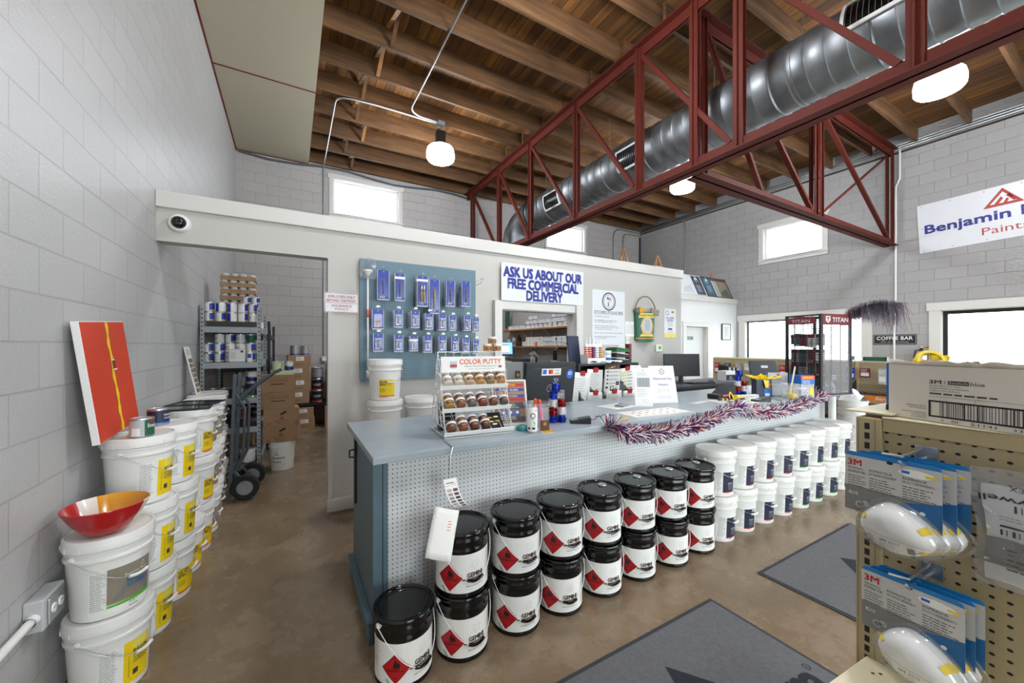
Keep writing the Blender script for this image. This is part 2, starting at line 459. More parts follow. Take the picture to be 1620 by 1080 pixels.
class Print:
    """2-D artwork laid on a surface; fn(x, y, lift) gives the 3-D point."""
    def __init__(s, mb, fn, step=None, e=.0005): s.mb = mb; s.fn = fn; s.step = step; s.e = e
    def pt(s, x, y, l): return s.fn(x, y, l * s.e)
    def poly(s, pts, m, l=1):                                # convex polygon
        if not s.step:
            s.mb.add([s.pt(x, y, l) for x, y in pts], [tuple(range(len(pts)))], m); return
        x0 = min(p[0] for p in pts); x1 = max(p[0] for p in pts)
        n = max(1, math.ceil((x1 - x0) / s.step)); xs = [x0 + (x1 - x0) * i / n for i in range(n + 1)]
        def span(x):
            ys = []
            for i in range(len(pts)):
                (ax, ay), (bx, by) = pts[i], pts[(i + 1) % len(pts)]
                if min(ax, bx) - 1e-9 <= x <= max(ax, bx) + 1e-9:
                    if abs(bx - ax) < 1e-9: ys += [ay, by]
                    else: ys.append(ay + (by - ay) * (x - ax) / (bx - ax))
            return min(ys), max(ys)
        vs = []; fs = []
        for x in xs:
            a, b = span(x); vs += [s.pt(x, a, l), s.pt(x, b, l)]
        for i in range(n): fs.append((2 * i, 2 * i + 2, 2 * i + 3, 2 * i + 1))
        s.mb.add(vs, fs, m)
    def rect(s, x, y, w, h, m, l=1): s.poly([(x, y), (x + w, y), (x + w, y + h), (x, y + h)], m, l)
    def line(s, x0, y0, x1, y1, w, m, l=2):
        dx, dy = x1 - x0, y1 - y0; L = math.hypot(dx, dy) or 1; nx, ny = -dy / L * w / 2, dx / L * w / 2
        s.poly([(x0 + nx, y0 + ny), (x1 + nx, y1 + ny), (x1 - nx, y1 - ny), (x0 - nx, y0 - ny)], m, l)
    def disk(s, x, y, rx, m, l=1, ry=None, n=20):
        ry = ry or rx
        s.poly([(x + rx * math.cos(2 * PI * i / n), y + ry * math.sin(2 * PI * i / n)) for i in range(n)], m, l)
    def ring(s, x, y, r0, r1, m, l=2, n=28, k=1.0, rot=0):
        vs = []; fs = []
        for i in range(n):
            a = 2 * PI * i / n
            for r in (r0, r1):
                px, py = r * math.cos(a), r * k * math.sin(a)
                vs.append(s.pt(x + px * math.cos(rot) - py * math.sin(rot), y + px * math.sin(rot) + py * math.cos(rot), l))
        for i in range(n):
            j = (i + 1) % n; fs.append((2 * i, 2 * i + 1, 2 * j + 1, 2 * j))
        s.mb.add(vs, fs, m)
    def text(s, t, x, y, h, m, l=3, w=None, bold=0, al='L', rot=0, shear=0, res=2):
        vs, fs, asp = text2d(t, 0, res)
        w = w or h * asp
        d = bold * h * .55
        ox = {'L': 0, 'C': -w / 2, 'R': -w}[al]
        c, sn = math.cos(rot), math.sin(rot)
        for q, (dx, dy) in enumerate(((-d, -d), (d, -d), (d, d), (-d, d)) if d else ((0, 0),)):   # heavier strokes for bold lettering
            out = []
            for u, v in vs:
                px, py = u * w + ox + shear * v * h + dx, v * h + dy
                out.append(s.pt(x + px * c - py * sn, y + px * sn + py * c, l + .3 * q))
            s.mb.add(out, fs, m)
        return w
    def fine(s, x, y, w, n, lh, m, l=2, rag=.35, seed=0, th=.32, al='L'):   # n lines of print too small to read
        rd = random.Random(seed)
        for i in range(n):
            ww = w * (1 - rag * rd.random()); xx = x if al == 'L' else x + (w - ww) / 2
            p = xx
            while p < xx + ww:
                q = min(p + w * rd.uniform(.07, .22), xx + ww)
                s.rect(p, y - i * lh, q - p, lh * th, m, l); p = q + w * .03
def flat(M=None):                                            # art on the y = 0 face of a wall-hung thing, seen from -y
    return (lambda x, y, o: (M @ Vector((x, -o, y))) if M is not None else Vector((x, -o, y)))
def drum(rf, a0):                                            # art round a can: x runs along the circumference
    def fn(x, y, o):
        r = (rf(y) if callable(rf) else rf)
        a = a0 + x / r
        return Vector(((r + o) * math.cos(a), (r + o) * math.sin(a), y))
    return fn
def logo(p, x, y, w, m, l=3):                                # triangle mark with the inner strokes left open
    h = w * .86
    def tr(pts): p.poly([(x + a * w, y + b * h) for a, b in pts], m, l)
    tr([(0, 0), (.5, 1), (.5, .82), (.13, .09)]); tr([(.5, 1), (1, 0), (.87, .09), (.5, .82)]); tr([(0, 0), (1, 0), (.9, .1), (.1, .1)])
    tr([(.22, .1), (.45, .55), (.52, .42), (.34, .1)]); tr([(.45, .1), (.58, .4), (.64, .3), (.55, .1)]); tr([(.55, .52), (.62, .6), (.82, .1), (.73, .1)])
# ------------------------------------------------------------------ the room
XL, XR, YB, YF, ZT = -.943, 10.5, 9.26, -4.6, 5.83
ORD = 'first second third fourth fifth sixth seventh eighth ninth tenth eleventh twelfth thirteenth fourteenth fifteenth sixteenth'.split()
def cut_wall(name, put, a0, a1, holes, z1):                  # slab with rectangular openings (a0, a1, z0, z1)
    A = sorted({a0, a1, *[h[0] for h in holes], *[h[1] for h in holes]}); Z = sorted({0, z1, *[h[2] for h in holes], *[h[3] for h in holes]})
    b = MB()
    for i in range(len(A) - 1):
        run = None
        for j in range(len(Z) - 1):
            ma, mz = (A[i] + A[i + 1]) / 2, (Z[j] + Z[j + 1]) / 2
            solid = not any(h[0] < ma < h[1] and h[2] < mz < h[3] for h in holes)
            if solid and run is None: run = Z[j]
            if run is not None and (not solid or j == len(Z) - 2):
                put(b, A[i], A[i + 1], run, Z[j + 1] if solid else Z[j]); run = None
    return struct(name, b)
def wall_x(name, X0, X1, y0, y1, holes, m, z1=5.9): return cut_wall(name, lambda b, p, q, za, zb: b.bb(X0, X1, p, q, za, zb, m), y0, y1, holes, z1)
def holes_y(name, Y0, Y1, x0, x1, holes, m, z1=5.9): return cut_wall(name, lambda b, p, q, za, zb: b.bb(p, q, Y0, Y1, za, zb, m), x0, x1, holes, z1)
b = MB(); b.bb(XL - .15, XR + .15, YF - .15, YB + .15, -.1, 0, 'concrete'); struct('floor', b)
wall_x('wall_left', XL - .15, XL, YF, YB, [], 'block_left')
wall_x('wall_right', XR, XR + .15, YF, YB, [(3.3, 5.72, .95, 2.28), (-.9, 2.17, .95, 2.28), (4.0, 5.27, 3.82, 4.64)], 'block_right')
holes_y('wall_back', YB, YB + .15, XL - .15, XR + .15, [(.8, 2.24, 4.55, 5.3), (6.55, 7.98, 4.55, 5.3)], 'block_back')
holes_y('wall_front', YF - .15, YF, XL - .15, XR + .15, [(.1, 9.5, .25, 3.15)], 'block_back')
b = MB(); b.bb(XL - .15, XR + .15, YF - .15, YB + .15, ZT, ZT + .08, 'deck_wood'); struct('ceiling', b)
b = MB()
for y0, y1 in ((-4.6, .9), (.91, 3.9), (3.91, 6.58), (6.59, 9.25)):
    b.bb(XL + .006, .33, y0, y1, 5.5, 5.515, 'gypsum')
b.bb(XL + .02, .30, -4.6, 9.24, 5.515, 5.55, 'gypsum')
for y in (3.905, 6.585, .905): b.bb(XL + .006, .33, y - .012, y + .012, 5.494, 5.503, 'red_caulk')
b.bb(XL + .001, XL + .022, -4.6, 9.25, 5.492, 5.508, 'red_caulk'); b.bb(XL, .33, 9.235, 9.258, 5.492, 5.508, 'red_caulk')
tag(b.build('ceiling_soffit'), kind='structure')

# partition with pass-through window and door opening, lower wall beyond it
holes_y('wall_partition', 4.12, 4.26, XL, 5.65, [(XL, .32, 0, 2.475), (2.21, 3.36, 1.08, 2.07)], 'drywall', 2.75)
b = MB(); b.bb(5.51, 5.65, 4.26, 6.09, 0, 2.75, 'drywall'); struct('wall_return', b)
holes_y('wall_office', 5.95, 6.09, 5.65, XR, [(8.33, 9.2, 0, 2.1)], 'drywall_white', 2.75)
b = MB(); b.bb(4.85, 4.97, 4.26, YB, 0, 2.7, 'drywall'); struct('wall_stockroom', b)
b = MB(); b.bb(XL, 5.68, 4.09, 4.62, 2.745, 2.88, 'trim_white'); struct('trim_1', b, .006)
b = MB(); b.bb(5.66, XR, 5.92, 6.4, 2.745, 2.88, 'trim_white'); struct('trim_2', b, .006)
b = MB(); b.bb(.312, .36, 4.106, 4.262, .125, 2.475, 'drywall'); struct('trim_3', b)
b = MB(); b.bb(.305, 5.65, 4.1, 4.12, 0, .125, 'trim_white'); struct('baseboard_partition', b, .004)
b = MB()
for x0, x1, z0, z1 in ((2.11, 2.21, .99, 2.17), (3.36, 3.47, .99, 2.17), (2.21, 3.36, 2.07, 2.17), (2.08, 3.5, .985, 1.08)):
    b.bb(x0, x1, 4.085 if z0 > .99 else 4.05, 4.12, z0, z1, 'trim_white')
b.bb(2.21, 3.36, 4.12, 4.26, 1.07, 1.085, 'trim_white'); b.bb(2.2, 2.215, 4.12, 4.26, 1.08, 2.07, 'trim_white')
b.bb(3.355, 3.37, 4.12, 4.26, 1.08, 2.07, 'trim_white'); b.bb(2.21, 3.36, 4.12, 4.26, 2.06, 2.075, 'trim_white')
struct('trim_4', b, .003)
b = MB()
for x0, x1, z0, z1 in ((8.22, 8.33, 0, 2.1), (9.2, 9.31, 0, 2.1), (8.2, 9.33, 2.1, 2.22)): b.bb(x0, x1, 5.925, 5.95, z0, z1, 'trim_white')
for x0, x1 in ((8.33, 8.35), (9.18, 9.2)): b.bb(x0, x1, 5.95, 6.09, 0, 2.1, 'trim_white')
d = struct('door_1', b)
b = MB(); b.bb(8.355, 9.175, 6.05, 6.085, .01, 2.09, 'drywall_white'); b.build('door_slab', d)
b = MB(); b.lathe([(0, 0), (.025, 0), (.03, .03), (.0, .05)], 'steel', 14, Matrix.Translation((8.44, 6.05, .98)) @ Matrix.Rotation(R(90), 4, 'X')); b.build('door_handle', d)

def window(n, M, w, z0, z1, cas=.1, head=.14, deep=.15, frame='white', fw=.04, apron=True, mull=()):
    """Local x right, y into the wall, origin at the middle of the opening on the floor line."""
    b = MB()
    b.bb(-w / 2 - cas, -w / 2, -.022, 0, z0 - .02, z1, 'trim_white', M); b.bb(w / 2, w / 2 + cas, -.022, 0, z0 - .02, z1, 'trim_white', M)
    b.bb(-w / 2 - cas - .03, w / 2 + cas + .03, -.03, 0, z1, z1 + head, 'trim_white', M)
    if apron:
        b.bb(-w / 2 - cas - .02, w / 2 + cas + .02, -.05, .0, z0 - .045, z0 - .02, 'trim_white', M)
        b.bb(-w / 2 - cas, w / 2 + cas, -.02, 0, z0 - .11, z0 - .045, 'trim_white', M)
    for x0, x1, a, c in ((-w / 2, -w / 2 + .012, z0, z1), (w / 2 - .012, w / 2, z0, z1), (-w / 2, w / 2, z0 - .02, z0), (-w / 2, w / 2, z1 - .012, z1)):
        b.bb(x0, x1, 0, deep, a, c, 'trim_white', M)
    o = struct('window_%d' % n, b)
    f = MB(); y0, y1 = deep - .07, deep - .02
    W = w / 2 - .012; a, c = z0, z1 - .012
    for x0, x1, p, q in ((-W, -W + fw, a, c), (W - fw, W, a, c), (-W + fw, W - fw, a, a + fw), (-W + fw, W - fw, c - fw, c)): f.bb(x0, x1, y0, y1, p, q, frame, M)
    for x in mull: f.bb(x - fw / 2, x + fw / 2, y0, y1, a + fw, c - fw, frame, M)
    f.build('window_frame', o)
    g = MB(); g.bb(-W + fw * .5, W - fw * .5, deep - .05, deep - .044, a + fw * .5, c - fw * .5, 'glass', M); g.build('window_pane', o)
    return o
def at(x, y, z=0, rz=0): return Matrix.Translation((x, y, z)) @ Matrix.Rotation(rz, 4, 'Z')
RW = -PI / 2
window(1, at(1.52, YB), 1.44, 4.55, 5.3, .075, .1)
window(2, at(7.265, YB), 1.43, 4.55, 5.3, .075, .1)
window(3, at(XR, 4.635, 0, RW), 1.27, 3.82, 4.64, .1, .1)
window(4, at(XR, 4.51, 0, RW), 2.42, .95, 2.28, .16, .15, frame='black', fw=.03)
window(5, at(XR, .635, 0, RW), 3.07, .95, 2.28, .15, .15, frame='black', fw=.06)
window(6, at(4.8, YF, 0, PI), 9.4, .25, 3.15, .1, .12, frame='black', fw=.06, apron=False, mull=(-2.8, -.9, .9, 2.8))
b = MB(); b.bb(10.66, 60, -30, 40, -.25, -.1, 'light_grey'); struct('ground_outside', b)

# joists, each one a timber of its own
jy = [9.2 - .668 * i for i in range(13)]
gj = 'ceiling joists under the wooden roof deck'
for side, x0, x1, off, y_min in (('left', XL + .03, 4.02, 0, 1.8), ('right', 3.98, XR - .085, .052, .5)):
    k = 0
    src = None
    for y in jy:
        if y < y_min: break
        lab = f'rough brown ceiling joist {"left" if side == "left" else "right"} of the red truss, {ORD[k]} from the back wall'
        if src is None:
            m = MB(); m.bb(x0, x1, -.023, .023, 0, .28, 'joist_wood'); src = o = m.build('ceiling_joist', None, .004)
            tag(o, lab, 'joist', gj)
        else: o = dup(src, lab)
        o.location = (0, y - off + random.Random(k).uniform(-.012, .012), 5.55 if side == 'left' else 5.55)
        k += 1
k = 0
for i in range(9):
    y1, y0 = jy[i] - .025, jy[i + 1] + .025
    for q, (za, zb) in enumerate(((5.57, 5.8), (5.8, 5.57))):
        x = 1.02 + .05 * q + .14 * random.Random(i).uniform(-1, 1)
        m = MB(); m.bar((x, y0, za), (x, y1, zb), .05, .02, 'plain_wood' if (i + q) % 3 == 0 else 'joist_wood')
        o = m.build('bridging_brace')
        tag(o, f'{"rising" if q else "falling"} cross brace nailed between {ORD[i]} and {ORD[i + 1]} joist from the back wall', 'brace', 'cross braces between the joists')

# ------------------------------------------------------------------ steel trusses
def truss(name, label, axis, pos, a0, a1, posts, z0=3.62, z1=5.55, double=(), diags=(), extra=()):
    t = thing(name, label, 'truss', (pos, a0, 0) if axis == 'Y' else (a0, pos, 0))
    L = a1 - a0
    P = (lambda a, s, z: (s, a - a0, z)) if axis == 'Y' else (lambda a, s, z: (a - a0, s, z))
    def chord(nm, zb, zt, fl):
        m = MB()
        for s in (-1, 1):
            for s0, s1, za, zc in ((.012, .024, zb, zt), (.012, .11, zt - .014 if fl else zb, zt if fl else zb + .014)):
                u, v = sorted((s * s0, s * s1))
                p0, p1 = P(a0, u, za), P(a1, v, zc)
                m.bb(min(p0[0], p1[0]), max(p0[0], p1[0]), min(p0[1], p1[1]), max(p0[1], p1[1]), za, zc, 'truss_red')
        m.build(nm, t)
    chord('top_chord', z1 - .13, z1 - .002, True); chord('bottom_chord', z0, z0 + .13, False)
    for q in posts:
        m = MB(); w = .05
        for s in (-1, 1):
            m.bar(P(q, s * .045, z0 + .015), P(q, s * .045, z1 - .016), .04, .012, 'truss_red', up=P(a0 + 1, 0, 0) if axis == 'X' else (0, 1, 0))
            m.bar(P(q + .025, s * .03, z0 + .015), P(q + .025, s * .03, z1 - .016), .012, .05, 'truss_red', up=(0, 1, 0) if axis == 'Y' else (1, 0, 0))
            m.bar(P(q - .025, s * .03, z0 + .015), P(q - .025, s * .03, z1 - .016), .012, .05, 'truss_red', up=(0, 1, 0) if axis == 'Y' else (1, 0, 0))
        m.build('post', t)
    for p, q in diags:                                       # from the top at p down to the bottom at q
        m = MB(); m.bar(P(p, 0, z1 - .14), P(q, 0, z0 + .13), .06, .05, 'truss_red'); m.build('diagonal', t)
    for A, B in extra:
        m = MB(); m.bar(P(A[0], .03, A[1]), P(B[0], .03, B[1]), .03, .03, 'truss_red'); m.build('rod', t)
    return t
tp = [8.9, 7.47, 6.19, 4.83, 3.54, 2.235, .95, -.35]
truss('roof_truss', 'long red steel truss running to the back wall with silver duct beside it', 'Y', 4.0, -3.5, 9.24, tp + [2.735],
      diags=[(tp[i] - .06, tp[i + 1] + .09) for i in range(7)])
truss('roof_truss', 'shorter red steel cross truss reaching the white right wall', 'X', 2.84, 4.14, 10.46, [4.3, 7.15, 7.33, 10.38],
      diags=[(4.4, 5.6), (5.0, 7.05), (7.42, 10.25)], extra=[((10.3, 5.4), (7.45, 3.76))])

# ------------------------------------------------------------------ round duct
dx, dz, dr = 4.78, 4.57, .335
t = thing('ventilation_duct', 'large round spiral galvanized duct hanging beside the long red truss', 'duct', (dx, 7.3, dz))
M = Matrix.Rotation(R(90), 4, 'X')
prof = [(dr, 0)]; y = 0; k = 0
while y < 10.4:
    y += .17; k += 1
    prof += [(dr, y - .012), (dr + (.014 if k % 5 == 0 else .008), y), (dr, y + .012)]
m = MB(); m.lathe(prof, 'galvanized', 40, M); m.build('duct_run', t)
m = MB(); m.lathe([(dr + .012, 0), (dr + .014, .05), (dr + .02, .12)], 'galvanized', 32, Matrix.Rotation(0, 4, 'X') @ M)
pts = [(0, .0, 0), (0, .22, -.02), (-.03, .42, -.12), (-.08, .55, -.3), (-.12, .6, -.55), (-.14, .62, -1.6)]
m.tube(pts, [dr, dr, dr, dr, dr * .98, dr * .98], 'galvanized', 28); m.build('elbow', t)
for j, (yy, w, h) in enumerate(((6.15, .5, .3), (4.15, .5, .3), (1.28, .55, .32))):
    A = R(-12 if j < 2 else 18)
    fr = MB(); sl = MB()
    M2 = Matrix.Translation((0, yy - 7.3, 0)) @ Matrix.Rotation(A, 4, 'Y')
    def cyl(u, v, r): return M2 @ Vector((-(r) * math.cos(v / dr), u, (r) * math.sin(v / dr)))
    for u0, u1, v0, v1 in ((-w / 2, w / 2, -h / 2, -h / 2 + .03), (-w / 2, w / 2, h / 2 - .03, h / 2), (-w / 2, -w / 2 + .03, -h / 2, h / 2), (w / 2 - .03, w / 2, -h / 2, h / 2)):
        fr.grid(lambda u, v: cyl(u0 + (u1 - u0) * u, v0 + (v1 - v0) * v, dr + .03), 2, 8, 'white')
    for u0 in (-w / 2, w / 2): fr.grid(lambda u, v: cyl(u0, -h / 2 + h * v, dr - .01 + .04 * u), 1, 8, 'white')
    for v0 in (-h / 2, h / 2): fr.grid(lambda u, v: cyl(-w / 2 + w * u, v0, dr - .01 + .04 * v), 1, 1, 'white')
    g = fr.build('vent_grille', t)
    sl.grid(lambda u, v: cyl(-w / 2 + .02 + (w - .04) * u, -h / 2 + .02 + (h - .04) * v, dr + .012), 1, 8, 'gloss_black')
    for q in range(12):
        uu = -w / 2 + .04 + (w - .08) * q / 11
        sl.grid(lambda u, v: cyl(uu + .006 * u, -h / 2 + .03 + (h - .06) * v, dr + .024), 1, 6, 'dark_grey')
    sl.build('slats', g)
for y in (6.8, 4.9, 3.0, 2.0):
    m = MB(); m.tube([(0, y - 7.3, dr), (.02, y - 7.3, 5.55 - dz)], .004, 'steel', 5)
    for q in (-.02, .02): m.lathe([(dr + .008, q), (dr + .009, q + .004)], 'steel', 32, Matrix.Translation((0, y - 7.3, 0)) @ M)
    m.build('hanger', t)
m = MB(); m.box((.0, 0, .3), (.75, .55, .6), 'galvanized', rz=.3); m.prism([(-.3, .25), (.3, .25), (.1, .75), (-.1, .75)], -.2, .2, 'galvanized', Matrix.Rotation(R(90), 4, 'X') @ Matrix.Translation((0, .3, 0)))
o = m.build('duct_plenum'); o.location = (5.25, 7.35, 2.75); o.rotation_euler = (0, .35, .2)
tag(o, 'galvanized sheet metal plenum box behind the partition cap below the back window', 'duct')
# ------------------------------------------------------------------ pendant lamps
def lamp():
    t = thing('pendant_lamp', '', 'lamp', group='glowing pendant lamps')
    m = MB(); m.bb(-.06, .06, -.06, .06, .66, .73, 'grey'); m.build('mounting_box', t)
    m = MB(); m.tube([(0, 0, .56), (0, 0, .67)], .014, 'grey', 10); m.build('stem', t)
    m = MB(); m.bb(-.075, .075, -.06, .06, .33, .57, 'black'); m.build('ballast', t, .008)
    m = MB(); m.lathe([(0, .335), (.12, .335), (.17, .32), (.20, .3), (.21, .27)], 'black', 32); m.build('rim', t)
    m = MB(); m.lathe([(.19, .30), (.225, .25), (.24, .17), (.235, .09), (.215, .06), (.16, .05), (0, .05)], 'lamp_glow', 32); m.build('globe', t)
    return t
L0 = lamp()
L0['label'] = 'glowing white pendant lamp hanging left of the red truss above the partition'
L0.location = (2.28, 6.45, 4.82)
for lab, x, y, z in (('glowing white pendant lamp right of the red truss near the small high window', 7.12, 5.16, 4.82),
                     ('large glowing white pendant lamp near the wall sign in the upper right', 7.2, 1.5, 4.82),
                     ('added unseen pendant lamp high over the front counter', 2.28, 2.5, 4.82),  # out of view, added to light the counter area
                     ('added unseen pendant lamp high over the shop entrance on the duct side', 7.2, -2.0, 4.82),  # added behind the camera for more light, never in view
                     ('added unseen fill lamp high over the shop entrance by the block wall', .95, -1.3, 4.82)):  # unseen fill lamp, placed to brighten near gondola, pail fronts and left wall
    dup(L0, lab, (x, y, z), random.Random(x).uniform(0, 2))

# ------------------------------------------------------------------ conduits and cables
def pipe(name, label, cat, runs, r=.013, m='conduit', clips=()):
    t = MB()
    for pts in runs: t.tube(pts, r, m, 8)
    for c in clips: t.box(c, (.03, .03, .015), m)
    return tag(t.build(name), label, cat)
def arc(p0, p1, p2, n=6):                                    # rounded corner
    p0, p1, p2 = Vector(p0), Vector(p1), Vector(p2)
    return [tuple(p0 * (1 - u) ** 2 + p1 * 2 * u * (1 - u) + p2 * u * u) for u in [i / n for i in range(n + 1)]]
zc = 5.535
pipe('conduit', 'thin metal conduit crossing the joists from the front to the left pendant lamp', 'conduit',
     [[(1.72, .5, zc), (1.72, 6.15, zc)] + arc((1.72, 6.2, zc), (1.72, 6.42, zc), (1.95, 6.44, zc)) + [(2.22, 6.45, zc)]], clips=[(1.72, y, zc + .008) for y in (3.2, 3.86, 4.5, 5.2, 5.86)])
pipe('conduit', 'thin metal conduit bending from the left pendant lamp down the back wall', 'conduit',
     [[(2.22, 6.49, zc), (1.2, 6.5, zc), (.85, 6.53, zc)] + arc((.78, 6.55, zc), (.62, 6.57, zc), (.62, 6.75, zc)) + [(.62, 7.6, zc), (.62, 9.1, zc)] + arc((.62, 9.16, zc), (.62, 9.235, zc), (.62, 9.235, zc - .12)) + [(.62, 9.235, 1.42)]])
for i, (z, x) in enumerate(((5.515, 10.44), (5.56, 10.44), (5.605, 10.44))):
    pipe('conduit', f'{("lowest", "middle", "highest")[i]} of the parallel metal conduits along the top of the right wall', 'conduit', [[(x, -1, z), (x, 9.2, z)]], .016)
pipe('conduit', 'white conduit running down the right wall beside the truss end', 'conduit', [[(10.48, 2.72, 5.58), (10.48, 2.72, 4.95), (10.48, 2.78, 4.8), (10.48, 2.78, 2.6), (10.48, 2.8, 1.9), (10.48, 2.8, .3)]], .016, 'white')
pipe('conduit', 'metal conduit with box down the right wall near the back corner', 'conduit', [[(10.48, 7.6, 5.58), (10.48, 7.5, 5.3), (10.48, 7.5, 2.7)]], .02)
pipe('conduit', 'grey conduit loop down the back wall near the right corner', 'conduit', [[(10.4, 9.22, 5.5)] + arc((9.6, 9.22, 5.5), (9.2, 9.22, 5.5), (9.2, 9.22, 5.2)) + [(9.2, 9.22, 2.5)]], .02)
pipe('conduit', 'outer grey conduit loop down the back wall by the corner', 'conduit', [[(10.4, 9.22, 5.4)] + arc((9.9, 9.22, 5.4), (9.65, 9.22, 5.4), (9.65, 9.22, 5.2)) + [(9.65, 9.22, 2.5)]], .02)
pipe('cable', 'blue cable running down the back right corner', 'cable', [[(10.42, 9.2, 5.35), (10.42, 9.2, 2.6)]], .02, 'navy')
pipe('cable', 'dark cable bundle sagging along the top of the back wall', 'cable', [[(XL + .05 + i * .5, 9.22, 5.47 - .05 * math.sin(i * 1.3)) for i in range(11)]], .022, 'dark_grey')
m = MB(); m.box((0, -.045, 0), (.16, .09, .22), 'dark_grey'); o = m.build('junction_box', None, .006); o.location = (8.95, YB, 2.98); tag(o, 'dark grey junction box on the back wall above the partition cap', 'box')

b = MB(); b.bb(XR - .02, XR, -4, YB, 5.455, 5.485, 'kraft_dark'); struct('trim_5', b)
m = MB(); m.bb(-.02, .02, -.42, .42, -.0, .03, 'steel'); o = m.build('mounting_strut'); o.location = (7.2, 1.47, 5.55); tag(o, 'short metal strut between two joists carrying the large right pendant lamp', 'strut')
# outlet on the left wall
t = thing('wall_outlet', 'grey surface mounted power outlet box on the left block wall', 'outlet', (XL, 2.42, .44), PI / 2)
m = MB(); m.bb(-.085, .085, -.06, 0, 0, .13, 'light_grey'); m.build('outlet_box', t, .006)
m = MB(); m.bb(-.06, .06, -.068, -.06, .012, .118, 'steel')
m.build('cover_plate', t, .004)
for x in (-.028, .028):
    m = MB(); m.lathe([(0, .004), (.018, .004), (.02, 0)], 'white', 18, Matrix.Translation((x, -.068, .065)) @ Matrix.Rotation(R(90), 4, 'X'))
    for q in (-.006, .006): m.box((x + q, -.0725, .069), (.002, .001, .008), 'black')
    m.build('socket', t)
m = MB(); m.tube([(-.085, -.03, .06), (-.2, -.03, .058), (-.7, -.03, .05)], .016, 'white', 12); m.lathe([(.022, 0), (.022, .03)], 'white', 14, Matrix.Translation((-.085, -.03, .06)) @ Matrix.Rotation(R(-90), 4, 'Y')); m.build('conduit', t)
# ------------------------------------------------------------------ pails
def bail(t, rr, ze, drop, wire, grip, a0, rad=.0018, gr=.008, gl=.036):   # wire handle resting against the front, grip at its middle
    def P(u, dr=0): return ((rr + dr) * math.cos(a0 + u), (rr + dr) * math.sin(a0 + u), ze - drop * math.cos(u) ** 1.3 if abs(u) < PI / 2 else ze)
    us = [-PI / 2 + PI * i / 24 for i in range(25)]
    m = MB(); m.tube([P(u, .012) for u in us], rad, wire, 6)
    for s in (-1, 1): m.lathe([(.014, -.012), (.014, .008), (.008, .012), (0, .012)], 'white_plastic' if wire != 'white_wire' else wire, 12,
                              Matrix.Translation(P(s * PI / 2, 0)) @ Matrix.Rotation(a0 + s * PI / 2, 4, 'Z') @ Matrix.Rotation(R(90), 4, 'Y'))
    h = m.build('bail', t)
    m = MB(); w = gl / rr; m.tube([P(-w + 2 * w * i / 6, .014) for i in range(7)], gr, grip, 10); m.build('grip', h)
PH = .374
def pail_r(z): return .130 + .016 * z / .29
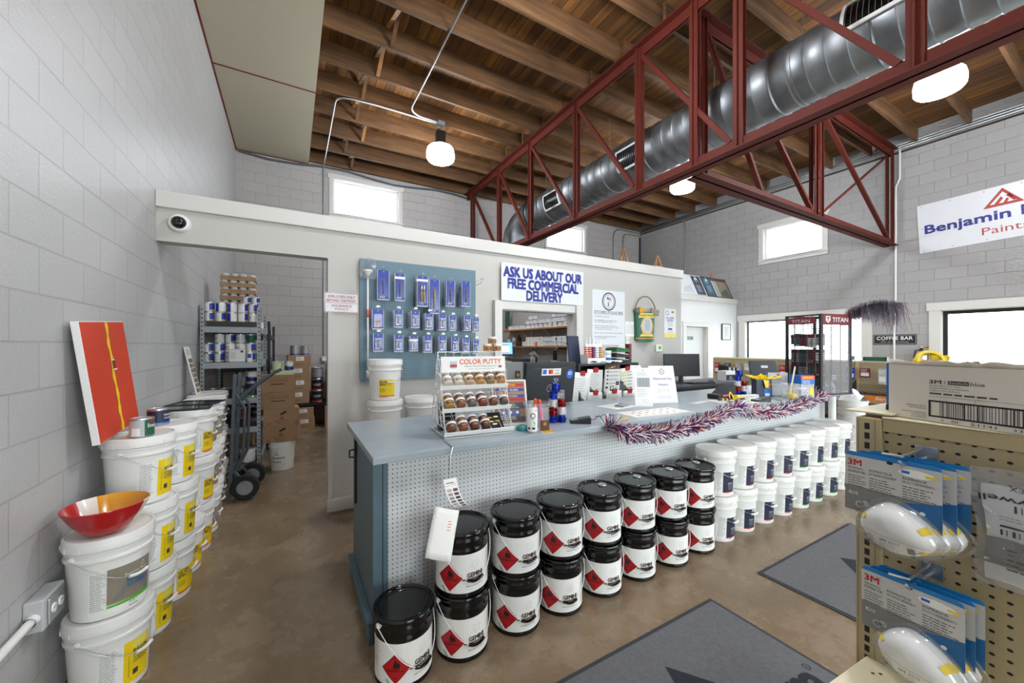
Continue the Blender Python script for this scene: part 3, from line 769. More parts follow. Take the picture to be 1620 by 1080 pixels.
def plastic_pail(kind, a0):
    t = thing('plastic_pail', '', 'pail')
    m = MB()
    m.lathe([(0, .002), (.126, 0), (.130, .005), (.1455, .268), (.1535, .272), (.1535, .282), (.1475, .285), (.148, .306), (.1535, .308), (.1535, .316), (.149, .319), (.149, .33)], 'white_plastic', 36)
    m.build('pail_body', t)
    m = MB()
    m.lathe([(.1495, .316), (.1585, .322), (.1595, .346), (.157, .352), (.1575, .362), (.155, .371), (.150, .3735), (.146, .3725), (.1445, .3695), (.06, .3695), (.05, .371), (0, .371)], 'white_plastic', 40)
    for i in range(14):
        a = 2 * PI * i / 14; m.box((.1598 * math.cos(a), .1598 * math.sin(a), .333), (.003, .0025, .02), 'white_plastic', rz=a)
    m.build('pail_lid', t)
    bail(t, .1475, .292, .125, 'chrome_wire', 'white_plastic', a0 + R(22))
    if kind == 'plain': return t
    m = MB(); p = Print(m, drum(lambda z: pail_r(z), a0), .02)
    if kind == 'ultra':                                      # small yellow panel
        p.rect(-.095, .03, .19, .165, 'paper', 1)
        p.rect(-.05, .042, .14, .15, 'yellow', 2); p.rect(-.05, .036, .14, .01, 'orange', 3)
        p.text('ULTRA', -.043, .162, .021, 'text_dark', 4, w=.068, bold=.06); p.text('SPEC', -.043, .136, .021, 'text_dark', 4, w=.056, bold=.06); p.text('500', .018, .136, .02, 'gold', 4, w=.04)
        p.text('Benjamin Moore', -.06, .085, .008, 'text_dark', 3, rot=PI / 2, w=.095); logo(p, -.078, .05, .024, 'red')
        p.disk(.045, .07, .009, 'black', 4); p.fine(-.04, .108, .055, 4, .009, 'text_dark', 4, seed=3); p.fine(-.092, .18, .012, 9, .013, 'text_grey', 3, seed=4); p.fine(-.03, .03, .08, 1, .01, 'text_dark', 3)
    elif kind == 'yellow':                                   # big yellow half panel
        p.rect(-.10, .03, .2, .2, 'paper', 1)
        p.rect(-.015, .03, .115, .2, 'yellow', 2)
        p.poly([(.02, .12), (.1, .19), (.1, .23), (.02, .23)], 'pale_yellow', 3)
        p.text('REGAL', .02, .165, .02, 'text_dark', 4, w=.07, bold=.02); p.rect(.02, .06, .022, .026, 'text_dark', 4); p.fine(.02, .15, .07, 4, .011, 'text_dark', 4, seed=8)
        p.fine(-.092, .215, .06, 16, .0105, 'text_grey', 3, seed=9); p.text('Benjamin Moore', .008, .06, .007, 'text_dark', 4, rot=PI / 2, w=.1); logo(p, .003, .035, .018, 'red')
    elif kind in ('taupe', 'taupe_red'):
        p.rect(-.09, .03, .19, .2, 'paper', 1)
        p.rect(-.03, .045, .13, .17, 'taupe', 2); p.rect(-.03, .038, .13, .009, 'gold' if kind == 'taupe' else 'red', 3)
        p.poly([(-.01, .06), (.05, .19), (.07, .15), (.03, .06)], 'grey', 3); p.text('Benjamin Moore', -.01, .18, .009, 'paper', 4, w=.09)
        p.fine(-.01, .16, .08, 3, .014, 'paper', 4, seed=2); p.fine(-.085, .21, .045, 15, .011, 'text_grey', 3, seed=5)
    elif kind == 'element':
        p.rect(-.105, .02, .24, .205, 'paper', 1)
        p.rect(-.045, .06, .175, .165, 'taupe', 2); p.poly([(-.045, .046), (.13, .046), (.13, .064), (-.045, .056)], 'lime', 3)
        p.poly([(-.03, .07), (.045, .19), (.06, .165), (.0, .07)], 'print_grey', 3); p.poly([(.045, .19), (.12, .07), (.095, .07), (.04, .16)], 'print_grey', 3)
        logo(p, .075, .19, .026, 'white', 4); p.text('Benjamin Moore', .015, .167, .016, 'white', 4, w=.1, bold=.01)
        p.text('ELEMENT', .022, .142, .019, 'teal', 4, w=.095, bold=.03); p.text('GUARD', .022, .115, .021, 'bright_blue', 4, w=.085, bold=.03)
        p.text('BASE 1', .03, .036, .008, 'text_dark', 4); p.fine(-.1, .21, .055, 18, .0095, 'text_grey', 3, seed=12); p.fine(.03, .022, .05, 1, .01, 'text_dark', 3)
    else:
        st = 'red' if kind == 'navy_red' else 'lime'
        p.rect(-.095, .022, .185, .2, 'paper', 1)
        p.rect(-.025, .04, .115, .165, 'navy', 2); p.rect(-.025, .034, .115, .008, st, 3); p.rect(.045, .178, .045, .027, 'light_grey', 3)
        p.text('Benjamin', .038, .2, .007, 'text_dark', 4); p.text('Moore', .038, .19, .006, 'text_dark', 4)
        p.text('REGAL', .02, .105, .012, 'white', 4, w=.05); p.fine(.02, .095, .055, 4, .011, 'text_grey', 4, seed=6); p.fine(-.09, .2, .06, 15, .0105, 'text_grey', 3, seed=7); p.fine(.0, .028, .06, 1, .01, 'text_dark', 3)
    m.build('pail_label', t)
    return t
def far(o):
    o.location = (0, 0, -50); return o
# the row along the left wall: (x, y, [kinds from the floor up])
row = [(-.755, 2.56, ['yellow', 'element']), (-.74, 2.945, ['yellow', 'yellow', 'yellow']), (-.70, 3.28, ['ultra', 'yellow', 'yellow']),
       (-.70, 3.60, ['ultra']), (-.69, 3.925, ['ultra', 'ultra', 'ultra']), (-.70, 4.25, ['taupe', 'taupe', 'taupe']),
       (-.71, 4.58, ['taupe', 'taupe', 'taupe']), (-.745, 4.93, ['taupe_red', 'taupe_red', 'taupe_red']), (-.755, 5.265, ['taupe_red', 'taupe_red', 'taupe_red'])]
LV = [['lower', 'upper'], ['bottom', 'middle', 'top']]
KN = dict(yellow='half yellow label', element='green stripe', ultra='small yellow label', taupe='gold striped label', taupe_red='red striped label')
PROTO = {}
rd = random.Random(5)
def put_pail(kind, a0, x, y, z, label, group):
    if kind not in PROTO:
        PROTO[kind] = o = plastic_pail(kind, 0); o['label'] = label; o['group'] = group
    else: o = dup(PROTO[kind], label, group=group)
    o.location = (x, y, z); o.rotation_euler = (0, 0, a0)
    return o
for i, (x, y, kinds) in enumerate(row):
    for k, kd in enumerate(kinds):
        pos = 'alone' if len(kinds) == 1 else LV[len(kinds) - 2][k]
        lab = f'white pail with {KN[kd]}, {pos} in {ORD[i]} stack along the left wall'
        if i == 0 and k == 1: lab = 'white pail with taupe label and green stripe under the painted bowl'
        if i == 0 and k == 0: lab = 'white pail with yellow label on the floor beside the wall outlet'
        vis = math.atan2(-y, -x)
        put_pail(kd, vis + R(((22, 8)[k] if i == 0 else (24, 38, 44, 44, 46, 50, 50, 52, 54)[i]) + rd.uniform(-6, 6)), x + rd.uniform(-.008, .008), y + rd.uniform(-.006, .006), k * PH, lab, 'plastic pails stacked along the left wall')
# white pails with navy labels under the counter front
nx = [3.16, 3.485, 3.81, 4.14, 4.465, 4.79, 5.115, 5.45]
for i, x in enumerate(nx):
    kd = 'navy_red' if i < 4 else 'navy_green'
    for k in (0, 1):
        lab = f'white pail with navy and {"red" if i < 4 else "green"} label, {LV[0][k]} in {ORD[i]} stack from the black drums'
        put_pail(kd, R(-112 + rd.uniform(-7, 7)), x + rd.uniform(-.006, .006), 1.965 + rd.uniform(-.008, .008), k * PH, lab, 'white pails with navy labels along the counter')
# yellow-labelled pails standing behind the counter
for x, y, n in ((.77, 3.72, 4), (1.115, 3.74, 3)):
    for k in range(n):
        put_pail('ultra', R(-103), x, y, k * PH, f'white pail with yellow label below the pegboard, {ORD[k]} from floor in the {"taller" if n == 4 else "shorter"} stack', 'yellow labelled pails below the blue pegboard')
# tall stack of empty nested pails past the counter end
t0 = None
for k in range(6):
    lab = f'empty white pail nested in a stack past the counter end, {ORD[k]} from the floor'
    if t0 is None:
        t0 = thing('empty_pail', lab, 'pail', group='nested empty pails at the far counter end')
        m = MB(); m.lathe([(0, .004), (.126, 0), (.130, .005), (.146, .29), (.1535, .292), (.1535, .306), (.1485, .309), (.149, .345), (.1555, .347), (.1555, .365), (.147, .365), (.1445, .29), (.1285, .012), (0, .012)], 'white_plastic', 36); m.build('pail_body', t0)
        bail(t0, .148, .325, .17, 'chrome_wire', 'white_plastic', 0); t0.location = (6.28, 2.07, 0); t0.rotation_euler = (0, 0, R(-140))
    else: dup(t0, lab, (6.28, 2.07, .112 * k), R(-140 + 25 * rd.uniform(-1, 1)))

t = thing('plastic_bag', 'crumpled white and blue plastic bag lying in the topmost nested pail', 'bag', (6.28, 2.07, .90))
m = MB(); rg = random.Random(5); ht = [[rg.uniform(0, .1) for _ in range(9)] for _ in range(9)]
m.grid(lambda u, v: Vector(((u - .5) * .24, (v - .5) * .22, .02 + ht[int(v * 8)][int(u * 8)] * math.sin(PI * u) * math.sin(PI * v) + .06 * math.sin(PI * u))), 8, 8, 'white')
m.grid(lambda u, v: Vector((-.1 + .2 * u, -.05 + .03 * v + .04 * math.sin(u * 5), .10 + .05 * math.sin(PI * u) + .01 * v)), 8, 2, 'royal_blue'); m.build('bag_film', t)
# black steel drums
def steel_drum():
    t = thing('steel_pail', '', 'pail', group='black steel pails with flammable labels')
    m = MB()
    m.lathe([(0, .004), (.132, .004), (.1375, 0), (.140, .004), (.1405, .012), (.138, .02), (.1385, .225), (.1415, .232), (.1415, .238), (.1385, .246), (.139, .272), (.1425, .279), (.1425, .286), (.139, .294), (.139, .318)], 'gloss_black', 44)
    m.build('pail_body', t)
    m = MB(); m.lathe([(.1395, .306), (.1475, .306), (.151, .311), (.1515, .319), (.1505, .3265), (.147, .331), (.142, .331), (.138, .3275), (.135, .320), (.122, .3195), (.119, .3235), (.114, .3235), (.111, .3205), (0, .3205)], 'gloss_black', 48); m.build('lid', t)
    a0 = 0
    m = MB(); p = Print(m, drum(.1388, a0), .018)
    p.rect(-.25, .026, .5, .196, 'paper', 1)
    cx, cy, h = -.085, .106, .071
    p.poly([(cx - h, cy), (cx, cy - h), (cx + h, cy), (cx, cy + h)], 'red', 2)
    for q in ((0, 1), (1, 2), (2, 3), (3, 0)):
        c = [(cx - h * .9, cy), (cx, cy - h * .9), (cx + h * .9, cy), (cx, cy + h * .9)]; p.line(*c[q[0]], *c[q[1]], .0015, 'black', 3)
    for dx0, s in ((-.013, 1.25), (0, 1.8), (.014, 1.3)):       # flame
        p.poly([(cx + dx0 - .007 * s, cy + .012), (cx + dx0, cy + .003), (cx + dx0 + .007 * s, cy + .012), (cx + dx0 + .003, cy + .012 + .022 * s)], 'black', 3)
    p.rect(cx - .018, cy - .001, .036, .004, 'black', 3)
    p.text('FLAMMABLE LIQUID', cx, cy - .015, .0085, 'black', 3, w=.085, al='C', bold=.02); p.text('3', cx, cy - .05, .013, 'black', 3, al='C')
    p.text('DANGER', cx - .05, .05, .012, 'black', 3, rot=R(-48), w=.055, bold=.02); p.text('GEMINI', .005, .104, .023, 'brown', 3, w=.088, bold=.03)
    p.text('GEMINI', .007, .1025, .023, 'black', 4, w=.088, bold=.0)
    p.line(-.02, .094, .105, .094, .007, 'brown', 2)
    for q, rt in ((0, .3), (1, 1.3), (2, 2.4)): p.ring(.05, .165, .0245, .0252, 'text_dark', 2, 24, .38, rt)
    p.disk(.05, .165, .0045, 'black', 3, n=10)
    for dx0, dy0 in ((-.022, .013), (.026, .010), (.004, -.026)): p.disk(.05 + dx0, .165 + dy0, .0025, 'black', 3, n=8)
    p.text('LOBBD-5', .05, .068, .007, 'text_dark', 3, w=.034, al='C'); p.fine(.0, .057, .1, 1, .008, 'text_dark', 3, rag=.05, seed=2); p.line(.0, .043, .04, .043, .0008, 'text_grey', 3); p.line(.06, .043, .1, .043, .0008, 'text_grey', 3)
    p.fine(.13, .205, .075, 17, .0095, 'text_grey', 2, seed=1); p.fine(-.24, .205, .075, 12, .0095, 'text_grey', 2, seed=3)
    m.build('pail_label', t)
    bail(t, .1415, .292, .202, 'white_wire', 'gloss_black', R(18), .0022, .0075, .042)
    return t
D0 = None
gx = [.489, .808, 1.150, 1.480, 1.815, 2.155, 2.505, 2.845]
SH = .3325
for i, x in enumerate(gx):
    for k in ((0,) if i == 0 else (0, 1)):
        if i == 0: lab = 'black steel pail standing alone on the floor at the near counter end'
        else: lab = f'black steel pail with red diamond, {LV[0][k]} in {ORD[i - 1]} stack from the near counter end'
        a = math.atan2(-1.94, -x) + R((14, 12, 12, 12, 14, 16, 18, 20)[i] + rd.uniform(-7, 7))
        if D0 is None:
            D0 = o = steel_drum(); o['label'] = lab
        else: o = dup(D0, lab)
        o.location = (x + rd.uniform(-.006, .006), 1.945 + rd.uniform(-.006, .006), k * SH); o.rotation_euler = (0, 0, a)
        if i >= 4 and k == 1:
            m = MB(); m.lathe([(.028, 0), (.03, .004), (.029, .008), (.022, .009), (.02, .006), (0, .006)], 'chrome_wire', 20)
            q = m.build('pour_spout', o); q.location = (.075 * math.cos(2.6), .075 * math.sin(2.6), .3205)

# ------------------------------------------------------------------ things on the left row
t = thing('painted_bowl', 'red bowl with white and orange stripes on the nearest left pail', 'bowl', (-.75, 2.515, .754))
def bowl_r(z): return .062 + .088 * (z / .125) ** .62
mat('bowl_red', 'b3161c', .18, coat=.4, var=.04); mat('bowl_orange', 'dc9a20', .2, coat=.4, var=.05); mat('bowl_white', 'e6e2da', .2, coat=.4, var=.03)
m = MB(); prof = [(0, 0)] + [(.065, 0)] + [(bowl_r(z / 100), z / 100) for z in (.4, 1.2, 2.5, 4, 6, 8, 10, 12.5)]
ins = [(r - .004, z + .003) for r, z in prof[1:]][::-1]
sect = [(R(2), R(120), 'bowl_orange', 18), (R(-18), R(2), 'bowl_white', 4), (R(120), R(150), 'bowl_white', 5), (R(150), R(342), 'bowl_red', 28)]
for a0, a1, mm, n in sect: m.lathe(prof + [(bowl_r(.125) - .002, .128)] + ins + [(0, .004)], mm, n, a0=a0, a1=a1)
m.build('bowl', t)
t.rotation_euler = (0, 0, R(0))

t = thing('painted_canvas', 'orange red canvas with a ragged yellow stripe leaning on the left wall', 'picture', (XL + .10, 2.98, PH * 3 + .016), PI / 2)
M = Matrix.Rotation(R(-6.2), 4, 'X') @ Matrix.Rotation(R(-3), 4, 'Y')
m = MB(); m.bb(-.29, .29, -.016, .014, 0, .62, 'white', M); m.build('canvas_frame', t, .002)
m = MB(); m.bb(-.287, .287, -.0175, -.016, .004, .616, 'board_red', M)
p = Print(m, flat(M @ Matrix.Translation((0, -.018, 0))))
rr_ = random.Random(4); xs = [.02 + .004 * math.sin(i * .9) + rr_.uniform(-.004, .004) for i in range(25)]
for i in range(24):
    z0, z1 = .004 + i * .0254, .004 + (i + 1) * .0254; w0, w1 = .016 + .005 * math.sin(i * 1.7), .016 + .005 * math.sin((i + 1) * 1.7)
    p.poly([(xs[i] - w0, z0), (xs[i] + w0, z0), (xs[i + 1] + w1, z1), (xs[i + 1] - w1, z1)], 'yellow', 1)
p.rect(.02, .35, .04, .06, 'dark_red', 2); p.rect(.022, .345, .05, .008, 'white', 3); p.rect(.012, .40, .04, .007, 'white', 3)
m.build('painted_face', t)

def small_can(name, label, r, h, cols, a0, loc, group=None, txt=None, handle=False, lid='steel', body='steel', parts=True, tcol='white'):
    """cols: list of (fraction from, fraction to, material) bands of the wrap-round label facing a0."""
    t = thing(name, label, 'can', loc, 0, group)
    m = MB(); m.lathe([(0, .002), (r * .97, 0), (r, .003), (r * .985, .006), (r * .985, h - .012), (r, h - .009), (r, h - .004)], body, 28)
    p = Print(m, drum(r * .986, a0), .006)
    for x0, x1, z0, z1, mm, l in cols: p.rect(x0 * r, z0 * h, (x1 - x0) * r, (z1 - z0) * h, mm, l)
    if txt:
        for s, x, z, hh, ww, mm in txt: p.text(s, x * r, z * h, hh * h, mm, 5, w=ww * r, al='C', bold=.02)
    m.build('can_body', t)
    m = MB(); m.lathe([(r, h - .004), (r * .99, h), (r * .93, h), (r * .91, h - .004), (r * .8, h - .004), (r * .78, h - .002), (0, h - .002)], lid, 28); m.build('can_lid', t)
    if handle: bail(t, r, h * .8, h * .35, 'chrome_wire', 'chrome_wire', a0, .0015, .0015, .01)
    return t
w_ = math.atan2(-2.84, .74)
small_can('paint_can', 'small paint can with dark green and white label on the second left stack', .052, .1, [(-1.6, 1.7, .04, .9, 'green', 1), (-1.6, -.15, .04, .9, 'light_grey', 2), (-1.2, -.5, .08, .5, 'paper', 3), (.3, .8, .75, .88, 'red', 3)], w_ + .35, (-.715, 2.865, PH * 3),
          txt=[('Emerald', .65, .5, .2, 1.1, 'white')])
for q in range(8): pass
small_can('paint_can', 'small paint can with navy blue label on the third left stack', .055, .098, [(-2, 2, .06, .88, 'navy', 1), (-2, 2, .05, .14, 'bright_blue', 2)], w_ + .4, (-.735, 3.26, PH * 3), txt=[('MOORE', .45, .55, .12, .8, 'white'), ('ADVANCE', .5, .35, .1, .9, 'white')])
for k, (x, y, a) in enumerate(((-.72, 3.95, .05), (-.70, 4.2, -.25))):
    t = thing('picture_frame', ('thin dark frame lying flat on the fifth left stack', 'thin dark frame lying flat across the sixth left stack')[k], 'frame', (x, y, PH * 3 + .002 + .0005 * k), a, 'flat frames lying on the left stacks')
    m = MB(); w, h = (.2, .3)
    for x0, x1, y0, y1 in ((-w, w, -h / 2, -h / 2 + .02), (-w, w, h / 2 - .02, h / 2), (-w, -w + .02, -h / 2 + .02, h / 2 - .02), (w - .02, w, -h / 2 + .02, h / 2 - .02)): m.bb(x0 * .8, x1 * .8, y0, y1, 0, .012, 'black')
    m.build('frame', t)
    m = MB(); m.bb(-w * .8 + .01, w * .8 - .01, -h / 2 + .015, h / 2 - .015, .003, .005, 'dark_grey'); m.bb(-w * .8 + .01, w * .8 - .01, -h / 2 + .015, h / 2 - .015, .006, .008, 'glass'); m.build('pane', t)
t = thing('sample_board', 'tall narrow wood stain sample board leaning on the left wall above the pails', 'board', (XL + .115, 5.08, PH * 3), PI / 2)
M = Matrix.Rotation(R(-12), 4, 'X'); m = MB(); m.bb(-.1, .1, -.006, .006, 0, .5, 'paper', M); p = Print(m, flat(M @ Matrix.Translation((0, -.006, 0))))
for i in range(7):
    for j in range(3): p.rect(-.09 + j * .062, .02 + i * .052, .056, .042, ('brown', 'kraft', 'plain_wood', 'dark_grey', 'taupe')[(i * 2 + j) % 5], 1)
p.fine(-.08, .46, .15, 3, .02, 'text_dark', 2)
m.build('board', t)
# ------------------------------------------------------------------ sales counter
t = thing('sales_counter', 'long counter body with white pegboard front and blue painted end', 'counter', (0, 0, 0))
m = MB(); m.bb(.39, .42, 2.2, 2.95, .0, 1.02, 'counter_blue'); m.build('end_panel', t, .004)
m = MB(); m.bb(.388, .468, 2.185, 2.2, 0, 1.02, 'counter_blue'); m.bb(.438, .442, 2.182, 2.185, 0.1, 1.02, 'navy'); m.build('corner_post', t, .002)
m = MB(); m.bb(.468, 5.82, 2.196, 2.208, .0, 1.02, 'counter_pegs'); m.build('pegboard_front', t)
m = MB(); m.bb(5.80, 5.83, 2.2, 2.95, 0, 1.02, 'white'); m.build('end_panel', t)
m = MB(); m.bb(.42, 5.8, 2.93, 2.95, 0, 1.02, 'counter_blue'); m.build('back_panel', t)
m = MB(); m.bb(.365, .39, 2.17, 2.97, 0, .11, 'counter_blue'); m.bb(.355, .39, 2.165, 2.975, .11, .125, 'counter_blue'); m.build('base_trim', t, .003)
m = MB(); m.tube([(5.74, 2.09, 0), (5.74, 2.09, 1.022)], .038, 'white', 20); m.lathe([(.06, 0), (.06, .01), (.04, .014)], 'white', 20, Matrix.Translation((5.74, 2.09, 0))); m.build('leg', t)
m = MB(); m.bb(.375, .392, 2.78, 2.8, .55, 1.0, 'black'); m.tube([(.385, 2.8, .86), (.345, 2.8, .865), (.345, 2.8, .91), (.385, 2.8, .915)], .006, 'black', 8); m.build('latch', t)
m = MB(); m.bb(.355, 5.95, 2.0, 3.02, 1.022, 1.06, 'counter_top')
tag(m.build('countertop', None, .004), 'long blue grey laminate worktop along the whole counter', 'worktop')
CT = 1.06

# ------------------------------------------------------------------ wire display rack of putty jars
rk = thing('wire_display_rack', 'white wire display rack of wood putty jars on the counter end', 'rack', (.805, 2.185, CT), R(-5))
W = .44
m = MB()
def wire(*p, r=.0028): m.tube(p, r, 'white_wire', 6)
wire((0, 0, .012), (0, 0, .003), (0, .36, .003), (0, .36, .055)); wire((W, 0, .012), (W, 0, .003), (W, .36, .003), (W, .36, .055)); wire((0, 0, .003), (W, 0, .003)); wire((0, .36, .003), (W, .36, .003))
wire((0, .36, .055), (0, .0, .06)); wire((W, .36, .055), (W, 0, .06))
for x in (0, W):
    wire((x, 0, .01), (x, .135, .415), (x, .20, .52)); wire((x, .36, .05), (x, .23, .44), (x, .20, .515)); wire((x, .18, .055), (x, .235, .40))
    for z in (.13, .25, .36): wire((x, z * .33, z), (x, .36 - z * .3, z + .07))
    wire((x, .04, .09), (x, .22, .47)); wire((x, .1, .06), (x, .24, .38)); wire((x, .19, .055), (x, .30, .24)); wire((x, .27, .055), (x, .33, .13)); wire((x, .05, .2), (x, .33, .14)); wire((x, .09, .3), (x, .29, .27))
wire((0, .20, .52), (W, .20, .52)); wire((0, .215, .47), (W, .215, .47))
for i in range(9): wire((W * i / 8, .20, .52), (W * i / 8, .235, .41), r=.0018)
for i in range(13): wire((W * i / 12, 0, .003), (W * i / 12, .0 + .02, .035), r=.0015)
m.build('wire_frame', rk)
tiers = [(.10, .29), (.05, .155), (0, .02)]                   # front edge y, z
TILT = R(27)
for y0, z0 in tiers:
    m = MB(); M = Matrix.Translation((0, y0, z0)) @ Matrix.Rotation(TILT, 4, 'X')
    m.bb(-.012, W + .012, -.006, -.001, -.004, .024, 'white', M)
    for i in range(7):
        x = .003 + (W - .006) * i / 6; m.tube([(x, 0, .0), (x, .19, .0)], .0016, 'white_wire', 5, M=M); m.tube([(x, 0, .022), (x, .19, .03)], .0016, 'white_wire', 5, M=M)
    for y in (.02, .08, .14, .19): m.tube([(0, y, 0), (W, y, 0)], .0018, 'white_wire', 5, M=M)
    m.build('shelf', rk)
m = MB(); M = Matrix.Translation((W / 2, .11, .392)) @ Matrix.Rotation(R(-6), 4, 'X')
m.bb(-W / 2, W / 2, -.003, 0, 0, .1, 'white', M); p = Print(m, flat(M @ Matrix.Translation((0, -.003, 0))))
p.text('COLOR PUTTY', -.1, .05, .032, 'orange', 2, w=.29, bold=.05); p.text('Makes Wood Finishing Easier!', -.065, .029, .0125, 'text_dark', 2, w=.225); p.fine(-.04, .017, .18, 1, .01, 'text_grey', 2, rag=.02)
p.text('The Original - Since 1943', -.01, .086, .006, 'text_grey', 2); p.rect(-.162, .03, .045, .045, 'light_grey', 1); p.disk(-.1395, .075, .0225, 'white', 2, .007); p.rect(-.162, .035, .045, .014, 'red', 2); p.disk(-.1395, .03, .0225, 'light_grey', 1, .006)
p.rect(.17, .024, .022, .015, 'red', 2); p.rect(.17, .03, .01, .009, 'bright_blue', 3)
m.build('header_sign', rk, .0)
JC = {}
def jar(colr):
    if colr not in JC:
        mat('putty_' + colr, colr, .35, var=.1)
        t = thing('putty_jar', '', 'jar', group='wood putty jars on the wire rack')
        m = MB(); m.lathe([(0, 0), (.026, 0), (.029, .003), (.029, .034), (.026, .038)], 'putty_' + colr, 20)
        p = Print(m, drum(.0292, -PI / 2), .008); p.rect(-.024, .008, .048, .02, 'brown' if colr not in ('d8d4c8', 'e2d9c4') else 'taupe', 1); p.text('Color', -.013, .017, .007, 'white', 2, w=.024); p.fine(-.018, .013, .036, 1, .005, 'orange', 2)
        m.build('jar_body', t)
        m = MB(); m.lathe([(.0275, .036), (.0305, .036), (.0305, .0475), (.029, .049), (0, .049)], 'white', 22); m.build('jar_lid', t)
        JC[colr] = t; t['used'] = 0
        return t, True
    return JC[colr], False
COLS = [['d8d4c8', 'e2d9c4', 'd2b48c', 'c99f5f', '9b8560', 'c48d56'], ['b0853f', '8a5238', '6b6a72', '7a3a28', '6e4a33', '55504c'], ['6b3b20', '8a4b2c', '5c3826', '50331f', None, None]]
TN = ['top', 'middle', 'bottom']
for ti, (y0, z0) in enumerate(tiers):
    for rowi in (0, 1):
        for i in range(6):
            c = COLS[ti][i]
            if c is None or (ti == 1 and rowi == 1 and i > 3) or (ti == 2 and rowi == 1 and i == 0): continue
            if rowi and ti == 2: c = COLS[2][max(1, i)]
            o, first = jar(c)
            lab = f'putty jar on the {TN[ti]} wire shelf, {ORD[i]} from the left in the {("front", "back")[rowi]} row'
            if not first: o = dup(o, lab)
            o['label'] = lab
            L = Matrix.Translation((.805, 2.185, CT)) @ Matrix.Rotation(R(-5), 4, 'Z') @ Matrix.Translation((0, y0, z0)) @ Matrix.Rotation(TILT, 4, 'X') @ Matrix.Translation((W * (i + .5) / 6, .004 + .0525 * rowi, .0322)) @ Matrix.Rotation(R(-68), 4, 'X')
            o.location = L.translation; o.rotation_euler = L.to_euler()
for k, (x, z) in enumerate(((.35, .525), (.42, .525), (.385, .574))):
    o = dup(JC['c48d56'], f'putty jar stacked on top of the wire rack, {("left lower", "right lower", "upper")[k]} one')
    L = Matrix.Translation((.805, 2.185, CT)) @ Matrix.Rotation(R(-5), 4, 'Z'); v = L @ Vector((x, .21, z)); o.location = v; o.rotation_euler = (0, 0, 0)
for c in JC.values():
    if 'used' in c: del c['used']
m = MB()
m.bb(-.035, .035, -.002, .002, 0, .12, 'black'); p = Print(m, flat(Matrix.Translation((0, -.002, 0))))
for i, (x, y, c) in enumerate(((-.015, .08, 'gold'), (.012, .085, 'paper'), (-.012, .05, 'pale_yellow'), (.014, .052, 'gold'), (0, .03, 'paper'))): p.disk(x, y, .011, c, 1, .006)
o = m.build('putty_leaflet'); tag(o, 'dark leaflet with pale putty blobs in the bottom tier of the wire rack', 'leaflet')
L = Matrix.Translation((.805, 2.185, CT)) @ Matrix.Rotation(R(-5), 4, 'Z') @ Matrix.Translation((0, 0, .02)) @ Matrix.Rotation(TILT, 4, 'X') @ Matrix.Translation((W * .76, .02, .006)) @ Matrix.Rotation(R(-72), 4, 'X'); o.location = L.translation; o.rotation_euler = L.to_euler(); o.scale = (1.6, 1, 1)
# colour fan hanging on a chain from the rack
t = thing('sample_fan', 'paint colour chip strip and white sleeve hanging from the wire rack', 'colour chart', (.752, 1.985, .90))
m = MB(); m.tube([(.03, .17, .17), (.02, .0, .162), (.005, -.005, .12), (0, 0, 0)], .0035, 'chrome_wire', 6)
for i in range(10): m.tube([(.001 * (i % 2), .002, .002 + i * .012), (0, -.002, .009 + i * .012)], .005, 'chrome_wire', 5)
m.build('chain', t)
m = MB()
def strip(u, v, o=0): return Vector((-.042 + .075 * u + .055 * v ** 2.4, -.02 - .05 * math.sin(v * 1.9) - o + .02 * u * 0, -.175 * v + .03 * v ** 3))
m.grid(lambda u, v: strip(u, v), 4, 14, 'paper'); cc = ['taupe', 'dark_red', 'grey', 'print_dark', 'light_grey', 'navy', 'print_grey', 'dark_grey', 'taupe', 'print_dark', 'print_grey', 'tinsel_blue']
for mn, c in (('chip_a', 'b7a9a6'), ('chip_b', '6a3d55'), ('chip_c', '9c8f8d'), ('chip_d', '4c3c58'), ('chip_e', '8b7d80'), ('chip_f', '2e2540'), ('chip_g', '6d6272'), ('chip_h', '46415e'), ('chip_i', 'a58d88'), ('chip_j', '625168')): mat(mn, c, .6, var=0)
for i in range(6):
    for j in range(2):
        u0, v0 = .1 + .46 * j, .27 + .12 * i
        m.grid(lambda u, v: strip(u0 + .34 * u, v0 + .08 * v, .0008), 2, 2, 'chip_' + 'abcdefghij'[(i * 2 + j) % 10])
p = Print(m, lambda x, y, o: strip(x, y, .001)); p.rect(.15, .1, .6, .02, 'text_dark', 1); p.rect(.5, .16, .4, .012, 'text_grey', 1); p.rect(.1, .18, .25, .012, 'text_grey', 1)
m.build('chip_strip', t)
m = MB()
def sleeve(u, v): return Vector((-.10 + .115 * u - .09 * v, -.06 - .045 * u - .11 * v - .008 * math.sin(u * 3), -.115 - .03 * u - .185 * v + .008 * math.sin(v * 4)))
m.grid(sleeve, 6, 8, 'paper')
p = Print(m, lambda x, y, o: sleeve(x, y) + Vector((0, -.001, 0))); p.fine(.62, .45, .2, 4, .06, 'orange', 1, th=.25)
m.build('sleeve', t, solid=.0008)

